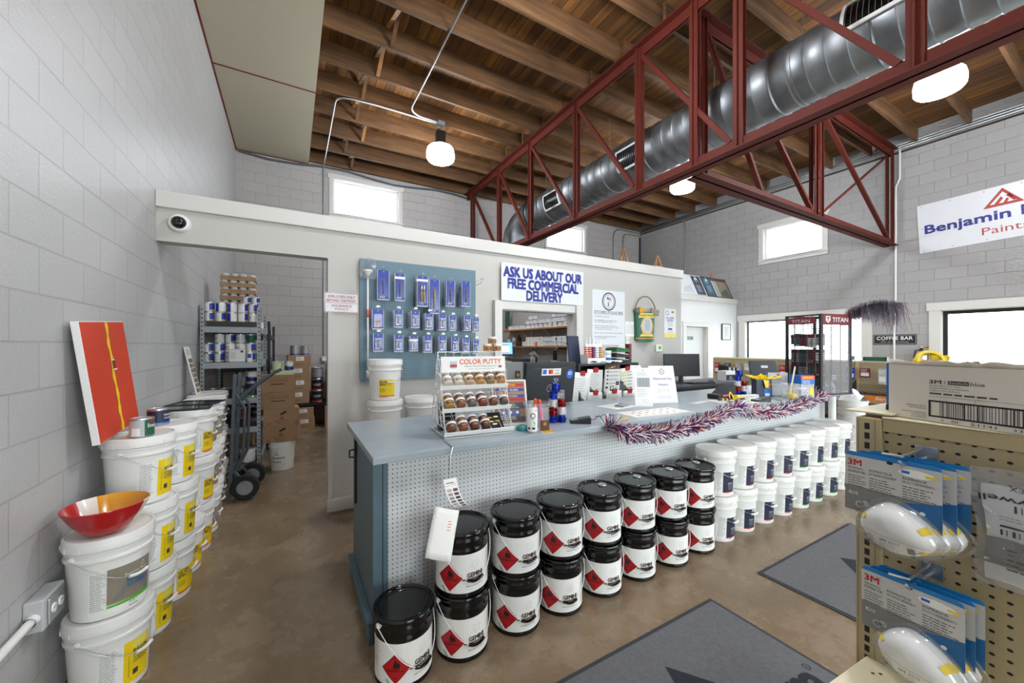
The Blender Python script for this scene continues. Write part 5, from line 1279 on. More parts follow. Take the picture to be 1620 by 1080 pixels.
def pol(p, w, h):
    p.ring(.0, .235, .115, .132, 'black', 2, 36); p.ring(0, .235, .095, .1, 'black', 2, 36); p.rect(-.035, .265, .07, .035, 'navy', 2); p.rect(-.012, .267, .045, .015, 'red', 3); p.rect(-.012, .283, .045, .015, 'white', 3)
    p.line(.04, .282, .05, .262, .004, 'text_dark', 2); p.line(.05, .262, -.01, .24, .004, 'text_dark', 2); p.line(-.01, .24, -.01, .22, .004, 'text_dark', 2); p.rect(-.018, .165, .016, .055, 'navy', 2)
    p.text('STORE POLICIES', 0, .06, .034, 'black', 2, w=.56, al='C', bold=.03); p.rect(-.29, .048, .58, .004, 'black', 2)
    y = .02
    for ls in (('NO RETURNS on tinted paint',), ('NO GUARANTEE on color matches or colors', 'other than Benjamin Moore colors.'), ('We are not responsible for injuries, or', 'damage to property from use of our products', 'or the misuse of our products.'), ('All labor expenses are the buyers sole responsibility.',), ('50% DEPOSIT required for special orders', 'or large quantities.')):
        p.disk(-.283, y - .008, .004, 'black', 2, n=8)
        for l in ls: p.text(l, -.27, y - .018, .017, 'text_dark', 2, w=min(.0108 * len(l), .55), bold=.02, res=1); y -= .025
        y -= .028
wall_sign('policies_sign', 'tall white store policies sign with round roller emblem', 'sign', 4.01, 2.03, .645, .79, pol)
def prt(p, w, h):
    p.text('NOTICE', -.09, .085, .014, 'red', 2, w=.07); p.text('SCHEDULE', .02, .085, .014, 'red', 2, w=.1); p.fine(-w * .44, .06, w * .88, 9, .016, 'text_grey', 1)
wall_sign('wall_paper', 'small white paper notice with red heading beside the store policies sign', 'paper', 4.495, 1.875, .29, .225, prt, 'paper', th=.002)
wall_sign('wall_card', 'two small cards pinned below the paper notice', 'paper', 4.28, 1.60, .13, .09, lambda p, w, h: (p.ring(-.03, .01, .012, .016, 'text_dark', 1), p.ring(.03, .01, .012, .016, 'text_dark', 1)), 'paper', th=.002)
wall_sign('wall_card', 'small tag card beside the policies sign lower corner', 'paper', 4.40, 1.68, .06, .15, lambda p, w, h: p.ring(0, .03, .015, .02, 'text_dark', 1), 'paper', th=.002)
def post(p, w, h):
    p.rect(-w / 2, -h / 2, w, .07, 'pale_yellow', 1); p.ring(-.07, .165, .03, .038, 'text_dark', 2); p.disk(.06, .165, .035, 'pale_yellow', 2, .028); p.rect(.03, .175, .06, .02, 'navy', 3)
    p.text('HILL COUNTRY', 0, .07, .03, 'lettering_navy', 2, w=.2, al='C', bold=.02); p.text('LIGHTING', 0, .03, .03, 'lettering_navy', 2, w=.15, al='C', bold=.02); p.fine(-.08, .01, .16, 4, .02, 'text_grey', 1, al='C')
    p.rect(-.05, -.11, .1, .03, 'dark_grey', 2); p.fine(-.11, -.135, .22, 2, .02, 'text_grey', 1, al='C')
wall_sign('wall_poster', 'narrow white poster with yellow foot near the partition right end', 'poster', 5.365, 1.99, .285, .475, post)
t = thing('thermostat', 'small white thermostat with green display on the partition wall', 'thermostat', (5.075, PY_, 1.585)); m = MB(); m.bb(-.07, .07, -.028, 0, -.055, .055, 'white'); m.build('casing', t, .008); m = MB(); m.bb(-.02, .045, -.0295, -.028, -.02, .035, 'lime'); m.build('display', t)
t = thing('security_camera', 'white dome security camera on the header above the doorway', 'camera', (-.795, PY_, 2.632)); M = Matrix.Rotation(R(90), 4, 'X')
m = MB(); m.lathe([(.075, 0), (.075, .02), (.065, .035), (.05, .04)], 'white', 32, M); m.build('housing', t)
m = MB(); m.lathe([(.05, .04), (.046, .06), (.03, .08), (0, .088)], 'gloss_black', 24, M); m.build('dome', t)
wall_sign('wall_tag', 'small white tag with round mark on the left window casing', 'label', 2.155, 1.72, .05, .13, lambda p, w, h: p.ring(0, .03, .014, .018, 'text_dark', 1), 'paper', y=4.085, th=.002)
# novelty half bucket
t = thing('hanging_bucket', 'green and gold half bucket sign with tools hanging on the partition wall', 'wall decoration', (4.72, PY_ - .03, 1.72), R(-9))
m = MB()
def hb(a, z): r = .185 + .012 * z / .4; return Vector((-r * math.cos(a), -.075 * math.sin(a) / .185 * r if True else 0, z + .03 * (1 - math.sin(a)) * 0 - .045 * math.sin(a) * (z < .02)))
m.grid(lambda u, v: hb(PI * u, .42 * v), 18, 6, 'green'); m.add([(-.19, 0, 0), (.19, 0, 0), (.197, 0, .42), (-.197, 0, .42)], [(0, 1, 2, 3)], 'green')
p = Print(m, lambda x, y, o: Vector((x, -.077 * math.sqrt(max(0, 1 - (x / .197) ** 2)) - .002 - o, y)), .03)
p.disk(0, .2, .12, 'gold', 1, .15); p.disk(0, .205, .105, 'light_grey', 2, .125); p.poly([(-.15, .33), (.15, .33), (.13, .40), (-.13, .40)], 'pale_yellow', 2); p.text('HARDWARE', 0, .345, .04, 'dark_red', 3, w=.25, al='C', bold=.04); p.poly([(-.13, .045), (.13, .045), (.12, .085), (-.12, .085)], 'pale_yellow', 2)
p.fine(-.1, .07, .2, 1, .02, 'brown', 3, rag=.05); p.fine(-.06, .27, .12, 5, .03, 'print_grey', 3, al='C'); p.line(-.185, .015, .185, .015, .012, 'gold', 1); p.line(-.19, .41, .19, .41, .012, 'gold', 1); m.build('bucket_shell', t)
m = MB(); m.tube([(-.195 * math.cos(PI * i / 16), -.03, .40 + .26 * math.sin(PI * i / 16)) for i in range(17)], .007, 'brown', 8); m.build('handle', t)
m = MB(); m.box((-.09, -.05, .44), (.13, .05, .07), 'gold', rz=.2); m.box((.08, -.04, .45), (.15, .03, .09), 'taupe', Matrix.Rotation(R(12), 4, 'Y')); m.box((.0, -.05, .47), (.1, .05, .06), 'print_dark', Matrix.Rotation(R(-20), 4, 'Y')); m.build('tools', t)

# ------------------------------------------------------------------ pegboard with hanging packs
pgx, pgz, pgw = .60, 1.265, 1.275
t = thing('pegboard', 'square blue grey pegboard on the partition wall full of hanging packs', 'pegboard', (pgx, PY_ - .0015, pgz))
m = MB(); m.bb(0, pgw, -.026, -.02, 0, 1.235, 'blue_pegs'); m.build('board', t)
m = MB()
for x in (.0, .4, .8, 1.24): m.bb(x, x + .035, -.02, 0, .01, 1.22, 'plain_wood')
m.build('batten', t)
def peg_hook(x, z, label, L=.16):
    t = thing('peg_hook', label, 'hook', (x, PY_ - .026, z), 0, 'wire hooks on the blue pegboard')
    m = MB(); m.tube([(0, .0, 0), (0, -.01, -.012), (0, -L, .004), (0, -L - .01, .016)], .0022, 'steel', 6); m.tube([(0, 0, .03), (0, -L, .036)], .0016, 'steel', 6); m.build('prong', t)
    m = MB(); m.bb(-.018, .018, -L - .004, -L - .002, .03, .05, 'clear_plastic'); m.build('price_tag', t)
PK = {}
def pack(kind, w, h):
    k = (kind, round(w, 3), round(h, 3))
    if k in PK: return PK[k], False
    t = thing('blister_pack', '', 'package')
    m = MB(); m.bb(-w / 2, w / 2, -.002, 0, -h, 0, 'royal_blue'); p = Print(m, flat(Matrix.Translation((0, -.002, 0))))
    for q in (-1, 1): p.rect(q * (w / 2 - .003) - .003, -h, .006, h, 'light_grey', 1)
    p.rect(-w / 2, -h, w, .012, 'light_grey', 1)
    if kind in ('band', 'long_tan'): p.rect(-w / 2, -.055, w, .025, 'paper', 2)
    p.fine(-w * .3, -h + .035, w * .6, 2, .011, 'paper', 2); p.disk(0, -.014, .007, 'white', 3, .004); m.build('card', t)
    m = MB()
    if kind in ('tip_green', 'tip_black'):
        c = 'lime' if kind == 'tip_green' else 'black'
        m.bb(-.022, .022, -.024, -.004, -h * .42, -h * .34, 'green' if kind == 'tip_green' else 'black'); m.tube([(0, -.014, -h * .42), (0, -.014, -h * .78)], [.009, .007], 'dark_grey', 8); m.box((0, -.014, -h * .5), (.012, .012, .03), 'orange' if kind == 'tip_green' else 'grey')
    elif kind == 'long_tan':
        for x in (-.013, .013): m.tube([(x, -.014, -h * .32), (x, -.014, -h * .85)], .011, 'kraft', 10); m.tube([(x, -.014, -h * .3), (x, -.014, -h * .5)], .0115, 'steel', 10)
    elif kind == 'long_grey': m.tube([(0, -.014, -h * .3), (0, -.014, -h * .86)], .014, 'taupe', 10); m.tube([(0, -.014, -h * .54), (0, -.014, -h * .56)], .015, 'dark_grey', 10)
    elif kind == 'clip': m.bar((-.02, -.01, -h * .85), (0, -.01, -h * .62), .012, .008, 'orange'); m.bar((.02, -.01, -h * .85), (0, -.01, -h * .62), .012, .008, 'orange'); m.box((0, -.012, -h * .6), (.05, .012, .015), 'dark_grey')
    else: m.tube([(0, -.012, -h * .36), (0, -.012, -h * .82)], .006, 'bright_blue' if kind == 'blue' else 'dark_grey', 8)
    m.build('product', t)
    m = MB(); m.bb(-w * .38, w * .38, -.028, -.003, -h * .9, -h * .22, 'pack_film'); m.build('blister_shell', t, .004)
    PK[k] = t; return t, True
GP = 'blue carded packs on the pegboard'
tops = [(.835, 2.395, .12, .30, 'blue', 1), (1.005, 2.375, .105, .28, 'band', 1), (1.25, 2.37, .12, .32, 'long_tan', 2), (1.385, 2.345, .115, .365, 'long_grey', 1), (1.575, 2.345, .105, .28, 'dark', 2), (1.765, 2.355, .105, .28, 'dark', 3)]
mids = [(.78, 1.985, .115, .2, 'clip', 1), (.99, 1.985, .09, .175, 'tip_green', 2), (1.17, 1.985, .09, .175, 'tip_green', 4), (1.325, 1.97, .09, .175, 'tip_green', 3), (1.48, 1.965, .085, .175, 'tip_green', 3), (1.6, 1.945, .085, .16, 'tip_green', 1), (1.785, 1.955, .085, .165, 'tip_black', 3), (1.89, 1.94, .085, .165, 'tip_black', 2)]
bots = [(.785, 1.735, .1, .18, 'tip_black', 1), (.995, 1.725, .09, .175, 'tip_black', 2), (1.155, 1.715, .085, .16, 'band', 2), (1.31, 1.715, .09, .175, 'tip_black', 2), (1.48, 1.715, .09, .175, 'tip_black', 4), (1.63, 1.705, .09, .17, 'tip_black', 3), (1.765, 1.69, .085, .165, 'tip_black', 3), (1.895, 1.68, .08, .16, 'tip_black', 2)]
for rn, rw in (('top', tops), ('middle', mids), ('bottom', bots)):
    for i, (x, z, w, h, kd, n) in enumerate(rw):
        x *= .962; z = 1.62 + (z - 1.62) * .962
        peg_hook(x, z, f'wire peg hook holding the {ORD[i]} pack from the left in the {rn} row', .15)
        for k in range(n):
            o, first = pack(kd, w, h)
            pl = '' if n == 1 else ('front one, ' if k == 0 else f'{ORD[k]} one deep, ')
            lab = f'blue carded pack, {pl}on {ORD[i]} hook from left in the {rn} row'
            if not first: o = dup(o, lab)
            o['label'] = lab; o['group'] = GP; o.location = (x - .004 * k, PY_ - .155 + .031 * k, z + .012 - .002 * k)
peg_hook(1.86, 2.33, 'empty wire peg hook at the right end of the top row', .2); peg_hook(.665, 2.43, 'wire peg hook holding the long spray wand', .15)
t = thing('spray_wand', 'long thin white spray extension wand hanging at the pegboard left side', 'tool', (.655, PY_ - .16, 1.3))
m = MB(); m.tube([(0, 0, .08), (0, 0, 1.0)], .008, 'white', 8); m.tube([(0, 0, .60), (0, 0, .68)], .0095, 'orange', 8); m.build('tube', t)
m = MB(); m.lathe([(0, 0), (.012, .01), (.03, .05), (.045, .07), (.045, .085), (0, .085)], 'white', 14, Matrix.Translation((0, 0, .98))); m.build('nozzle', t)
m = MB(); rg = random.Random(2); m.grid(lambda u, v: Vector(((u - .5) * .15 + rg.uniform(-.008, .008), .01 * math.sin(u * 9) - .01 + rg.uniform(-.006, .006), .98 + v * .2)), 6, 6, 'bag_plastic'); m.build('plastic_wrap', t)
m = MB(); m.tube([(0, 0, .0), (0, 0, .08)], .013, 'white', 10); m.build('end_fitting', t)

# ------------------------------------------------------------------ black monitor backs and organiser
def monitor(name, label, loc, rz, w, h, tilt, art=None, m0='black', stand=.12, screen=None, th=.03, group=None):
    t = thing(name, label, 'monitor', loc, rz, group); M = Matrix.Translation((0, 0, stand)) @ Matrix.Rotation(R(tilt), 4, 'X')
    m = MB(); m.bb(-w / 2, w / 2, -th / 2, th / 2, 0, h, m0, M)
    if art: art(Print(m, flat(M @ Matrix.Translation((0, -th / 2, 0)))), w, h)
    m.build('display_panel', t, .006)
    if screen:
        m = MB(); m.bb(-w / 2 + .01, w / 2 - .01, -th / 2 - .002, -th / 2, .02, h - .01, screen, M); p = Print(m, flat(M @ Matrix.Translation((0, -th / 2 - .002, 0))))
        if screen == 'screen_blue': p.rect(-w * .3, h * .2, w * .6, h * .62, 'screen_white', 1); p.rect(-w * .3, h * .72, w * .6, h * .08, 'dark_grey', 2); p.fine(-w * .25, h * .6, w * .5, 3, .03, 'text_grey', 2); p.rect(-w * .3, h * .18, w * .6, .01, 'red', 2)
        m.build('screen', t)
    m = MB(); m.bb(-.03, .03, .0 + th / 2, .03 + th / 2, .012, stand + h * .4, m0); m.build('stand', t, .004)
    m = MB(); m.bb(-min(.12, w * .3), min(.12, w * .3), -.07, .1, 0, .012, m0); m.build('foot', t, .004)
    return t
def pos_art(p, w, h):
    p.line(-w * .35, h * .87, w * .36, h * .87, .004, 'dark_grey'); p.rect(-.10, h * .70, .2, .065, 'paper', 1); p.rect(-.09, h * .7 + .012, .04, .042, 'bright_blue', 2); p.rect(-.03, h * .7 + .012, .024, .042, 'red', 2); p.rect(-.006, h * .7 + .012, .024, .042, 'orange', 2); p.text('VISA', .035, h * .7 + .035, .018, 'lettering_navy', 2, w=.05); p.rect(.035, h * .7 + .012, .05, .01, 'orange', 2)
    p.disk(.2, h * .72, .036, 'bright_blue', 1, .046); p.text('ID', .2, h * .70, .03, 'white', 2, w=.035, al='C', bold=.04); p.ring(.0, h * .38, .032, .035, 'light_grey', 1)
monitor('register_monitor', 'large black register display seen from behind on the counter back edge', (2.07, 2.92, CT), R(-6), .52, .385, 10, pos_art, stand=.0 + .03, th=.05)
monitor('register_monitor', 'small grey register display tilted back near the wire tool cage', (5.62, 2.80, CT), R(-32), .36, .27, -14, lambda p, w, h: (p.rect(-.035, h * .62, .09, .035, 'paper', 1), p.ring(.03, h * .2, .02, .022, 'light_grey', 1)), 'dark_grey', .09, None, .04)
t = thing('paper_organizer', 'black paper sorter cabinet with papers clipped along its front', 'organizer', (3.10, 3.3, 0))
m = MB(); m.bb(-.46, .44, -.15, .15, 1.405, 1.425, 'black'); m.bb(-.46, .44, .14, .15, 0, 1.405, 'black'); m.build('top_panel', t)
for x in (-.46, -.02, .42):
    m = MB(); m.bb(x, x + .02, -.15, .14, 0, 1.405, 'black'); m.build('upright', t)
for z in (.3, .7, 1.1, 1.2):
    m = MB(); m.bb(-.44, .42, -.15, .14, z, z + .015, 'black'); m.build('shelf', t)
m = MB(); m.bb(-.455, .435, -.148, -.144, .0, 1.26, 'dark_grey'); m.build('front_panel', t)
def clipped(label, x, z, w, h, rz, art=None, c='paper', clip=True, y=3.145):
    t = thing('clipped_paper', label, 'paper', (x, y, z), 0, 'papers clipped to the black sorter'); t.rotation_euler = (R(5), rz, 0)
    m = MB(); m.grid(lambda u, v: Vector(((u - .5) * w, -.006 - .022 * math.sin(v * 2.4) * (u - .2), -h * v)), 5, 6, c)
    p = Print(m, lambda X, Y, o: Vector((X, -.008 - .022 * math.sin(-Y / h * 2.4) * (X / w + .3) - o, Y)))
    (art or (lambda q, w, h: q.fine(-w * .4, -h * .2, w * .8, 9, h * .07, 'text_faint', 1, seed=int(x * 100), th=.3)))(p, w, h); m.build('sheet', t, solid=.001)
    if clip:
        m = MB(); m.prism([(-.028, -.03), (.028, -.03), (.034, .02), (-.034, .02)], -.006, .012, 'red', Matrix.Translation((0, -.01, 0)) @ Matrix.Rotation(R(90), 4, 'X')); m.tube([(-.02, -.02, .015), (0, -.03, .04), (.02, -.02, .015)], .003, 'black', 5); m.build('binder_clip', t)
def poster2(p, w, h):
    p.rect(-w / 2, -h * .12, w, h * .12, 'brown', 1); p.rect(-w * .45, -h * .98, w * .9, h * .84, 'paper', 1)
    for i in range(4): p.rect(-w * .35, -h * (.22 + .12 * i), w * .1, h * .05, 'dark_red', 2); p.line(-w * .2, -h * (.2 + .12 * i), w * .42, -h * (.2 + .12 * i), .006, 'print_grey', 2)
    p.rect(w * .25, -h * .62, w * .2, h * .12, 'brown', 2); p.rect(-w * .1, -h * .78, w * .22, h * .14, 'green', 2); p.rect(-w * .05, -h * .76, w * .12, h * .1, 'paper', 3); p.rect(-w * .4, -h * .72, w * .15, h * .07, 'navy', 2); p.rect(.0, -h * .95, w * .4, h * .1, 'screen_white' if False else 'light_grey', 2)
clipped('crumpled receipt paper clipped at the far left of the black sorter', 2.68, 1.335, .24, .36, R(6))
clipped('white paper clipped second from left on the black sorter', 2.86, 1.365, .22, .31, R(4))
clipped('printed colour flyer with brown heading on the black sorter front', 3.10, 1.405, .22, .36, 0, poster2, clip=False, y=3.13)
clipped('white paper with yellow marks clipped on the right of the black sorter', 3.345, 1.37, .23, .36, R(-4), lambda p, w, h: (p.fine(-w * .4, -h * .15, w * .5, 6, h * .1, 'pale_yellow', 1), p.fine(.0, -h * .15, w * .4, 6, h * .1, 'text_grey', 1)))
clipped('pink printed sheet pinned at the right end of the black sorter', 3.48, 1.395, .17, .2, R(3), lambda p, w, h: (p.rect(-w * .4, -h * .9, w * .8, h * .3, 'pink', 1), p.fine(-w * .4, -h * .15, w * .8, 4, h * .1, 'lettering_navy', 1)), clip=False)
clipped('white sheet hanging low at the right end of the black sorter', 3.50, 1.235, .17, .2, R(14), clip=False, y=3.15)
clipped('lower white paper clipped on the left of the black sorter', 2.85, 1.12, .2, .25, R(3), y=3.135)
clipped('lower white paper clipped in the middle of the black sorter', 3.13, 1.12, .23, .25, 0, y=3.135)
clipped('lower white paper clipped on the right of the black sorter', 3.37, 1.11, .2, .25, 0, y=3.135)
OT = 1.425
m = MB(); m.bb(-.085, .085, -.01, .01, 0, .31, 'navy'); o = m.build('navy_binder', None, .004); o.location = (2.76, 3.36, OT); o.rotation_euler = (R(-8), 0, R(4)); tag(o, 'tall navy binder standing on the left of the black sorter', 'binder')
t = thing('caulk_tray', 'white open box of caulk tubes on the black sorter top', 'box', (2.93, 3.25, OT)); m = MB()
for x0, x1, y0, y1, h in ((-.13, -.126, -.06, .06, .1), (.126, .13, -.06, .06, .1), (-.126, .126, -.06, -.056, .06), (-.126, .126, .056, .06, .1), (-.126, .126, -.056, .056, .004)): m.bb(x0, x1, y0, y1, 0, h, 'white')
m.build('tray', t)
for k, (c, c2) in enumerate((('orange', 'paper'), ('red', 'paper'), ('dark_red', 'tinsel_blue'), ('paper', 'bright_blue'), ('gold', 'navy'))):
    t = thing('caulk_tube', f'caulk tube with {("orange", "red", "purple", "white and blue", "gold and navy")[k]} label in the open box on the sorter', 'tube', (2.83 + .05 * k, 3.25, OT + .005))
    m = MB(); m.lathe([(0, 0), (.023, 0), (.023, .2), (.02, .205)], 'white', 16); p = Print(m, drum(.0232, R(-110)), .008); p.rect(-.03, .03, .06, .15, c, 1); p.fine(-.02, .16, .04, 5, .025, c2, 2); m.build('cartridge', t)
    m = MB(); m.lathe([(.02, .2), (.008, .215), (.004, .29), (0, .29)], 'white', 12); m.build('nozzle', t)
m = MB(); m.grid(lambda u, v: Vector(((u - .5) * .36, (v - .5) * .14 - .02, .012 + .025 * abs(math.sin(u * 7 + v * 3)))), 14, 4, 'paper'); o = m.build('loose_papers', None, solid=.004); o.location = (3.02, 3.16, OT); tag(o, 'heap of crumpled white papers on the black sorter front edge', 'paper')
small_can('spackle_tub', 'small white and blue round tub beside the caulk tubes on the sorter', .048, .14, [(-1.2, 1.2, .1, .45, 'bright_blue', 1), (-1, 1, .6, .85, 'light_grey', 1)], R(-110), (3.16, 3.27, OT), body='white', lid='white')
for k in range(3):
    m = MB(); m.prism([(-.11, 0), (.11, 0), (.11, .02), (-.11, .045)], -.09, .09, 'green' if k == 2 else 'black', Matrix.Rotation(R(90), 4, 'X')); o = m.build('paper_tray'); o.location = (3.33, 3.27, OT + .062 * k + .001); tag(o, f'{("lowest dark", "middle dark", "green top")[k]} paper tray in the stack on the black sorter', 'tray', 'stacked paper trays on the sorter')
    m = MB(); m.bb(-.095, .095, -.08, .08, 0, .006, 'paper' if k < 2 else 'lime'); q = m.build('tray_paper', o); q.location = (.0, 0, .04); q.rotation_euler = (0, R(6), 0)
for k in range(2): small_can('spray_can', ('dark red can standing beside the green paper tray', 'dark red can behind its neighbour at the sorter right end')[k], .028, .22, [(-1.5, 1.5, .1, .2, 'black', 1)], R(-110), (3.485 + .035 * k, 3.24 + .06 * k, OT), body='dark_red', lid='dark_red')

t = thing('back_desk', 'dark brown work desk behind the counter below the partition end', 'desk', (5.3, 3.75, 0))
m = MB(); m.bb(-1.0, 1.1, -.33, .3, 1.02, 1.06, 'dark_grey'); m.build('desk_top', t, .003); m = MB(); m.bb(-1.0, 1.1, -.31, -.29, 0, 1.02, 'desk_pegs'); m.build('front_panel', t)
for x in (-.99, 1.07): m = MB(); m.bb(x, x + .02, -.29, .3, 0, 1.02, 'brown'); m.build('side_panel', t)
monitor('computer_monitor', 'black widescreen computer monitor on the back desk', (5.12, 3.72, CT), R(-24), .57, .34, -3, None, 'black', .1, None, .03)
t = thing('keyboard', 'black keyboard lying before the widescreen monitor', 'keyboard', (5.3, 3.53, CT), R(-8)); m = MB(); m.bb(-.22, .22, -.07, .07, 0, .018, 'black'); m.build('keyboard_case', t, .004); m = MB()
for i in range(14):
    for j in range(4): m.bb(-.21 + .03 * i, -.186 + .03 * i, -.06 + .03 * j, -.036 + .03 * j, .018, .022, 'dark_grey')
m.build('keys', t)
m = MB(); m.lathe([(0, .03), (.02, .028), (.03, .018), (.032, 0), (0, 0)], 'black', 16); o = m.build('computer_mouse'); o.location = (5.62, 3.58, CT); o.scale = (1, 1.6, 1); tag(o, 'small black mouse to the right of the keyboard', 'mouse')
m = MB(); m.bb(-.06, .06, -.02, .02, 0, .22, 'black'); p = Print(m, flat(Matrix.Translation((0, -.02, 0)))); p.rect(-.05, .02, .015, .18, 'lime', 1); o = m.build('speaker_box'); o.location = (4.87, 3.86, CT); tag(o, 'narrow black box with green edge beside the widescreen monitor', 'box')
t = thing('desk_box', 'low white box with navy printed front on the back desk right end', 'box', (6.1, 3.62, CT), R(-10)); m = MB(); m.bb(-.1, .1, -.08, .08, 0, .16, 'white'); m.build('box_body', t); m = MB(); m.bb(-.095, .095, -.084, -.08, .01, .1, 'navy'); p = Print(m, flat(Matrix.Translation((0, -.084, 0)))); logo(p, -.02, .055, .035, 'white', 1); p.text('MOORE', 0, .03, .014, 'white', 1, w=.08, al='C'); m.build('printed_front', t)
t = thing('file_holder', 'black mesh file holder on the back desk right end', 'file holder', (6.3, 3.72, CT), R(-10)); m = MB()
m.bb(-.09, .09, -.1, .1, 0, .01, 'black'); m.bb(-.09, -.085, -.1, .1, 0.01, .23, 'black'); m.bb(.085, .09, -.1, .1, .01, .2, 'black'); m.bb(-.085, .085, .095, .1, .01, .25, 'black'); m.build('holder', t)
for k in range(4): m = MB(); m.bb(-.07 + .04 * k, -.05 + .04 * k, -.08, .08, .011, .2, ('paper', 'light_grey', 'navy', 'paper')[k]); m.build('folder', t)

# ------------------------------------------------------------------ stockroom seen through the pass-through window
def wall_shelf(z, label):
    t = thing('wall_shelf', label, 'shelf', (4.85, 7.0, z), RW); m = MB(); m.bb(-1.45, 1.45, -.32, 0, -.03, 0, 'plain_wood'); m.build('shelf_board', t)
    for x in (-1.3, -.45, .45, 1.3): m = MB(); m.bb(x - .012, x + .012, -.02, 0, -.35, -.03, 'white'); m.bar((x, -.29, -.035), (x, -.01, -.3), .02, .008, 'white'); m.build('bracket', t)
wall_shelf(2.0, 'upper wooden shelf of cans seen through the pass-through window'); wall_shelf(1.615, 'lower wooden shelf of cans seen through the pass-through window')
SC_ = {}
def stock_can(kd, r, h):
    if (kd, r, h) in SC_: return SC_[(kd, r, h)], False
    m = MB(); m.lathe([(0, 0), (r, 0), (r, h * .93), (r * .97, h)], 'white', 18); m.lathe([(r * .97, h), (r * .9, h - .004), (0, h - .004)], 'steel' if kd != 'box' else 'white', 18)
    p = Print(m, drum(r * 1.003, R(-130)), .01); p.rect(-r, h * .06, 2 * r, h * .8, 'paper', 1); p.fine(-r * .8, h * .7, r * 1.2, 3, h * .12, 'text_grey', 2)
    if kd == 'blue': p.rect(-r * 1.4, h * .88, 2.8 * r, h * .08, 'royal_blue', 2); p.rect(-r * 1.4, h * .02, 2.8 * r, h * .06, 'royal_blue', 2)
    if kd == 'green': p.disk(r * .4, h * .5, h * .28, 'green', 3)
    if kd == 'pink': p.disk(r * .4, h * .5, h * .3, 'pink', 3); p.disk(r * .5, h * .5, h * .15, 'royal_blue', 4)
    if kd == 'red': p.rect(-r * .5, 0, r * .6, h * .95, 'orange', 3)
    if kd == 'dot': p.disk(-r * .2, h * .5, h * .12, 'black', 3); p.disk(r * .5, h * .55, h * .12, 'green', 3)
    o = m.build('paint_can'); SC_[(kd, r, h)] = o; return o, True
def stack(zs, rows, gname, where):
    for ri, (z, items) in enumerate(rows):
        for i, (y, kd, r) in enumerate(items):
            o, first = stock_can(kd, r, .098)
            lab = f'white can on the {where} stockroom shelf, {ORD[i]} from the left in the {("bottom", "second", "third")[ri]} layer'
            if not first: o = dup(o, lab)
            tag(o, lab, 'can', gname); o.location = (4.67, y, z); o.rotation_euler = (0, 0, R(-10 + 15 * ((i * 7) % 3)))
stack(0, [(2.001, [(8.1 - .168 * i, ('blue', 'blue', 'blue', 'blue', 'blue', 'blue', 'blue', 'blue', 'blue', 'blue', 'dot', 'dot')[i], .078) for i in range(14 if False else 12)] + [(8.1 - .168 * (12 + i), 'dot' if i else 'blue', .078) for i in range(2)]),
          (2.1, [(7.32 - .168 * i, 'blue', .078) for i in range(9)]), (2.199, [(7.2 - .168 * i, 'blue', .07) for i in range(2)] + [(6.3 - .168 * i, 'blue', .07) for i in range(3)])], 'cans on the upper stockroom shelf', 'upper')
stack(0, [(1.616, [(7.45 - .168 * i, ('box', 'box', 'box', 'red', 'box', 'blue', 'blue', 'blue', 'blue', 'green', 'pink')[i], .078) for i in range(11)]), (1.714, [(7.3 - .168 * i, ('box', 'box', 'box', 'dot', 'blue', 'blue', 'green', 'green', 'pink', 'pink')[i], .078) for i in range(10)])], 'cans on the lower stockroom shelf', 'lower')
m = MB(); m.lathe([(0, 0), (.06, 0), (.06, .05)], 'orange', 18); m.lathe([(.055, .05), (.055, .55), (0, .55)], 'green', 18); o = m.build('green_roll'); o.location = (4.66, 8.28, 2.001); tag(o, 'tall green roll with orange foot on the upper stockroom shelf', 'roll')
for k, (y, h, c, nm) in enumerate(((8.2, .17, 'white', 'white bottle with yellow label'), (7.95, .24, 'light_grey', 'pale tall bottle'), (7.72, .26, 'black', 'dark tall bottle'))):
    m = MB(); m.lathe([(0, 0), (.055, 0), (.055, h * .75), (.025, h * .85), (.025, h), (0, h)], c, 16); p = Print(m, drum(.0555, R(-130)), .008); p.rect(-.04, h * .15, .08, h * .3, ('yellow', 'taupe', 'brown')[k], 1); o = m.build('bottle'); o.location = (4.66, y, 1.616); tag(o, nm + ' at the left of the lower stockroom shelf', 'bottle')
t = thing('tinting_machine', 'grey paint tinting machine behind the pass-through window', 'machine', (2.78, 4.95, 0), R(-20)); m = MB(); m.bb(-.32, .18, -.3, .3, 0, 1.39, 'light_grey'); m.build('cabinet', t, .008)
m = MB(); m.bb(.18, .34, -.28, .3, 0, 1.36, 'dark_grey'); m.build('side_panel', t, .006); m = MB(); m.bb(.05, .32, -.15, .28, 1.39, 1.43, 'black'); m.build('top_tray', t, .006)
m = MB(); m.box((.1, -.305, 1.22), (.07, .01, .1), 'dark_grey'); m.lathe([(.02, 0), (.024, .01), (.02, .025), (0, .028)], 'yellow', 14, Matrix.Translation((.1, -.31, 1.21)) @ Matrix.Rotation(R(90), 4, 'X')); m.lathe([(.008, .028), (.008, .034), (0, .034)], 'red', 10, Matrix.Translation((.1, -.31, 1.21)) @ Matrix.Rotation(R(90), 4, 'X')); m.box((.1, -.312, 1.255), (.016, .006, .016), 'lime'); m.build('stop_button', t)
m = MB(); p = Print(m, flat(Matrix.Translation((0, -.301, 0)))); p.rect(-.3, .7, .25, .6, 'paper', 1); p.rect(-.3, 1.22, .2, .04, 'red', 2); p.rect(-.3, 1.12, .2, .04, 'royal_blue', 2); p.disk(-.12, .95, .06, 'tinsel_blue', 2); m.build('front_decal', t)
monitor('tinting_monitor', 'small lit blue computer screen on top of the tinting machine', (2.70, 4.92, 1.43), R(-4), .30, .2, -4, None, 'black', .05, 'screen_blue', .03)
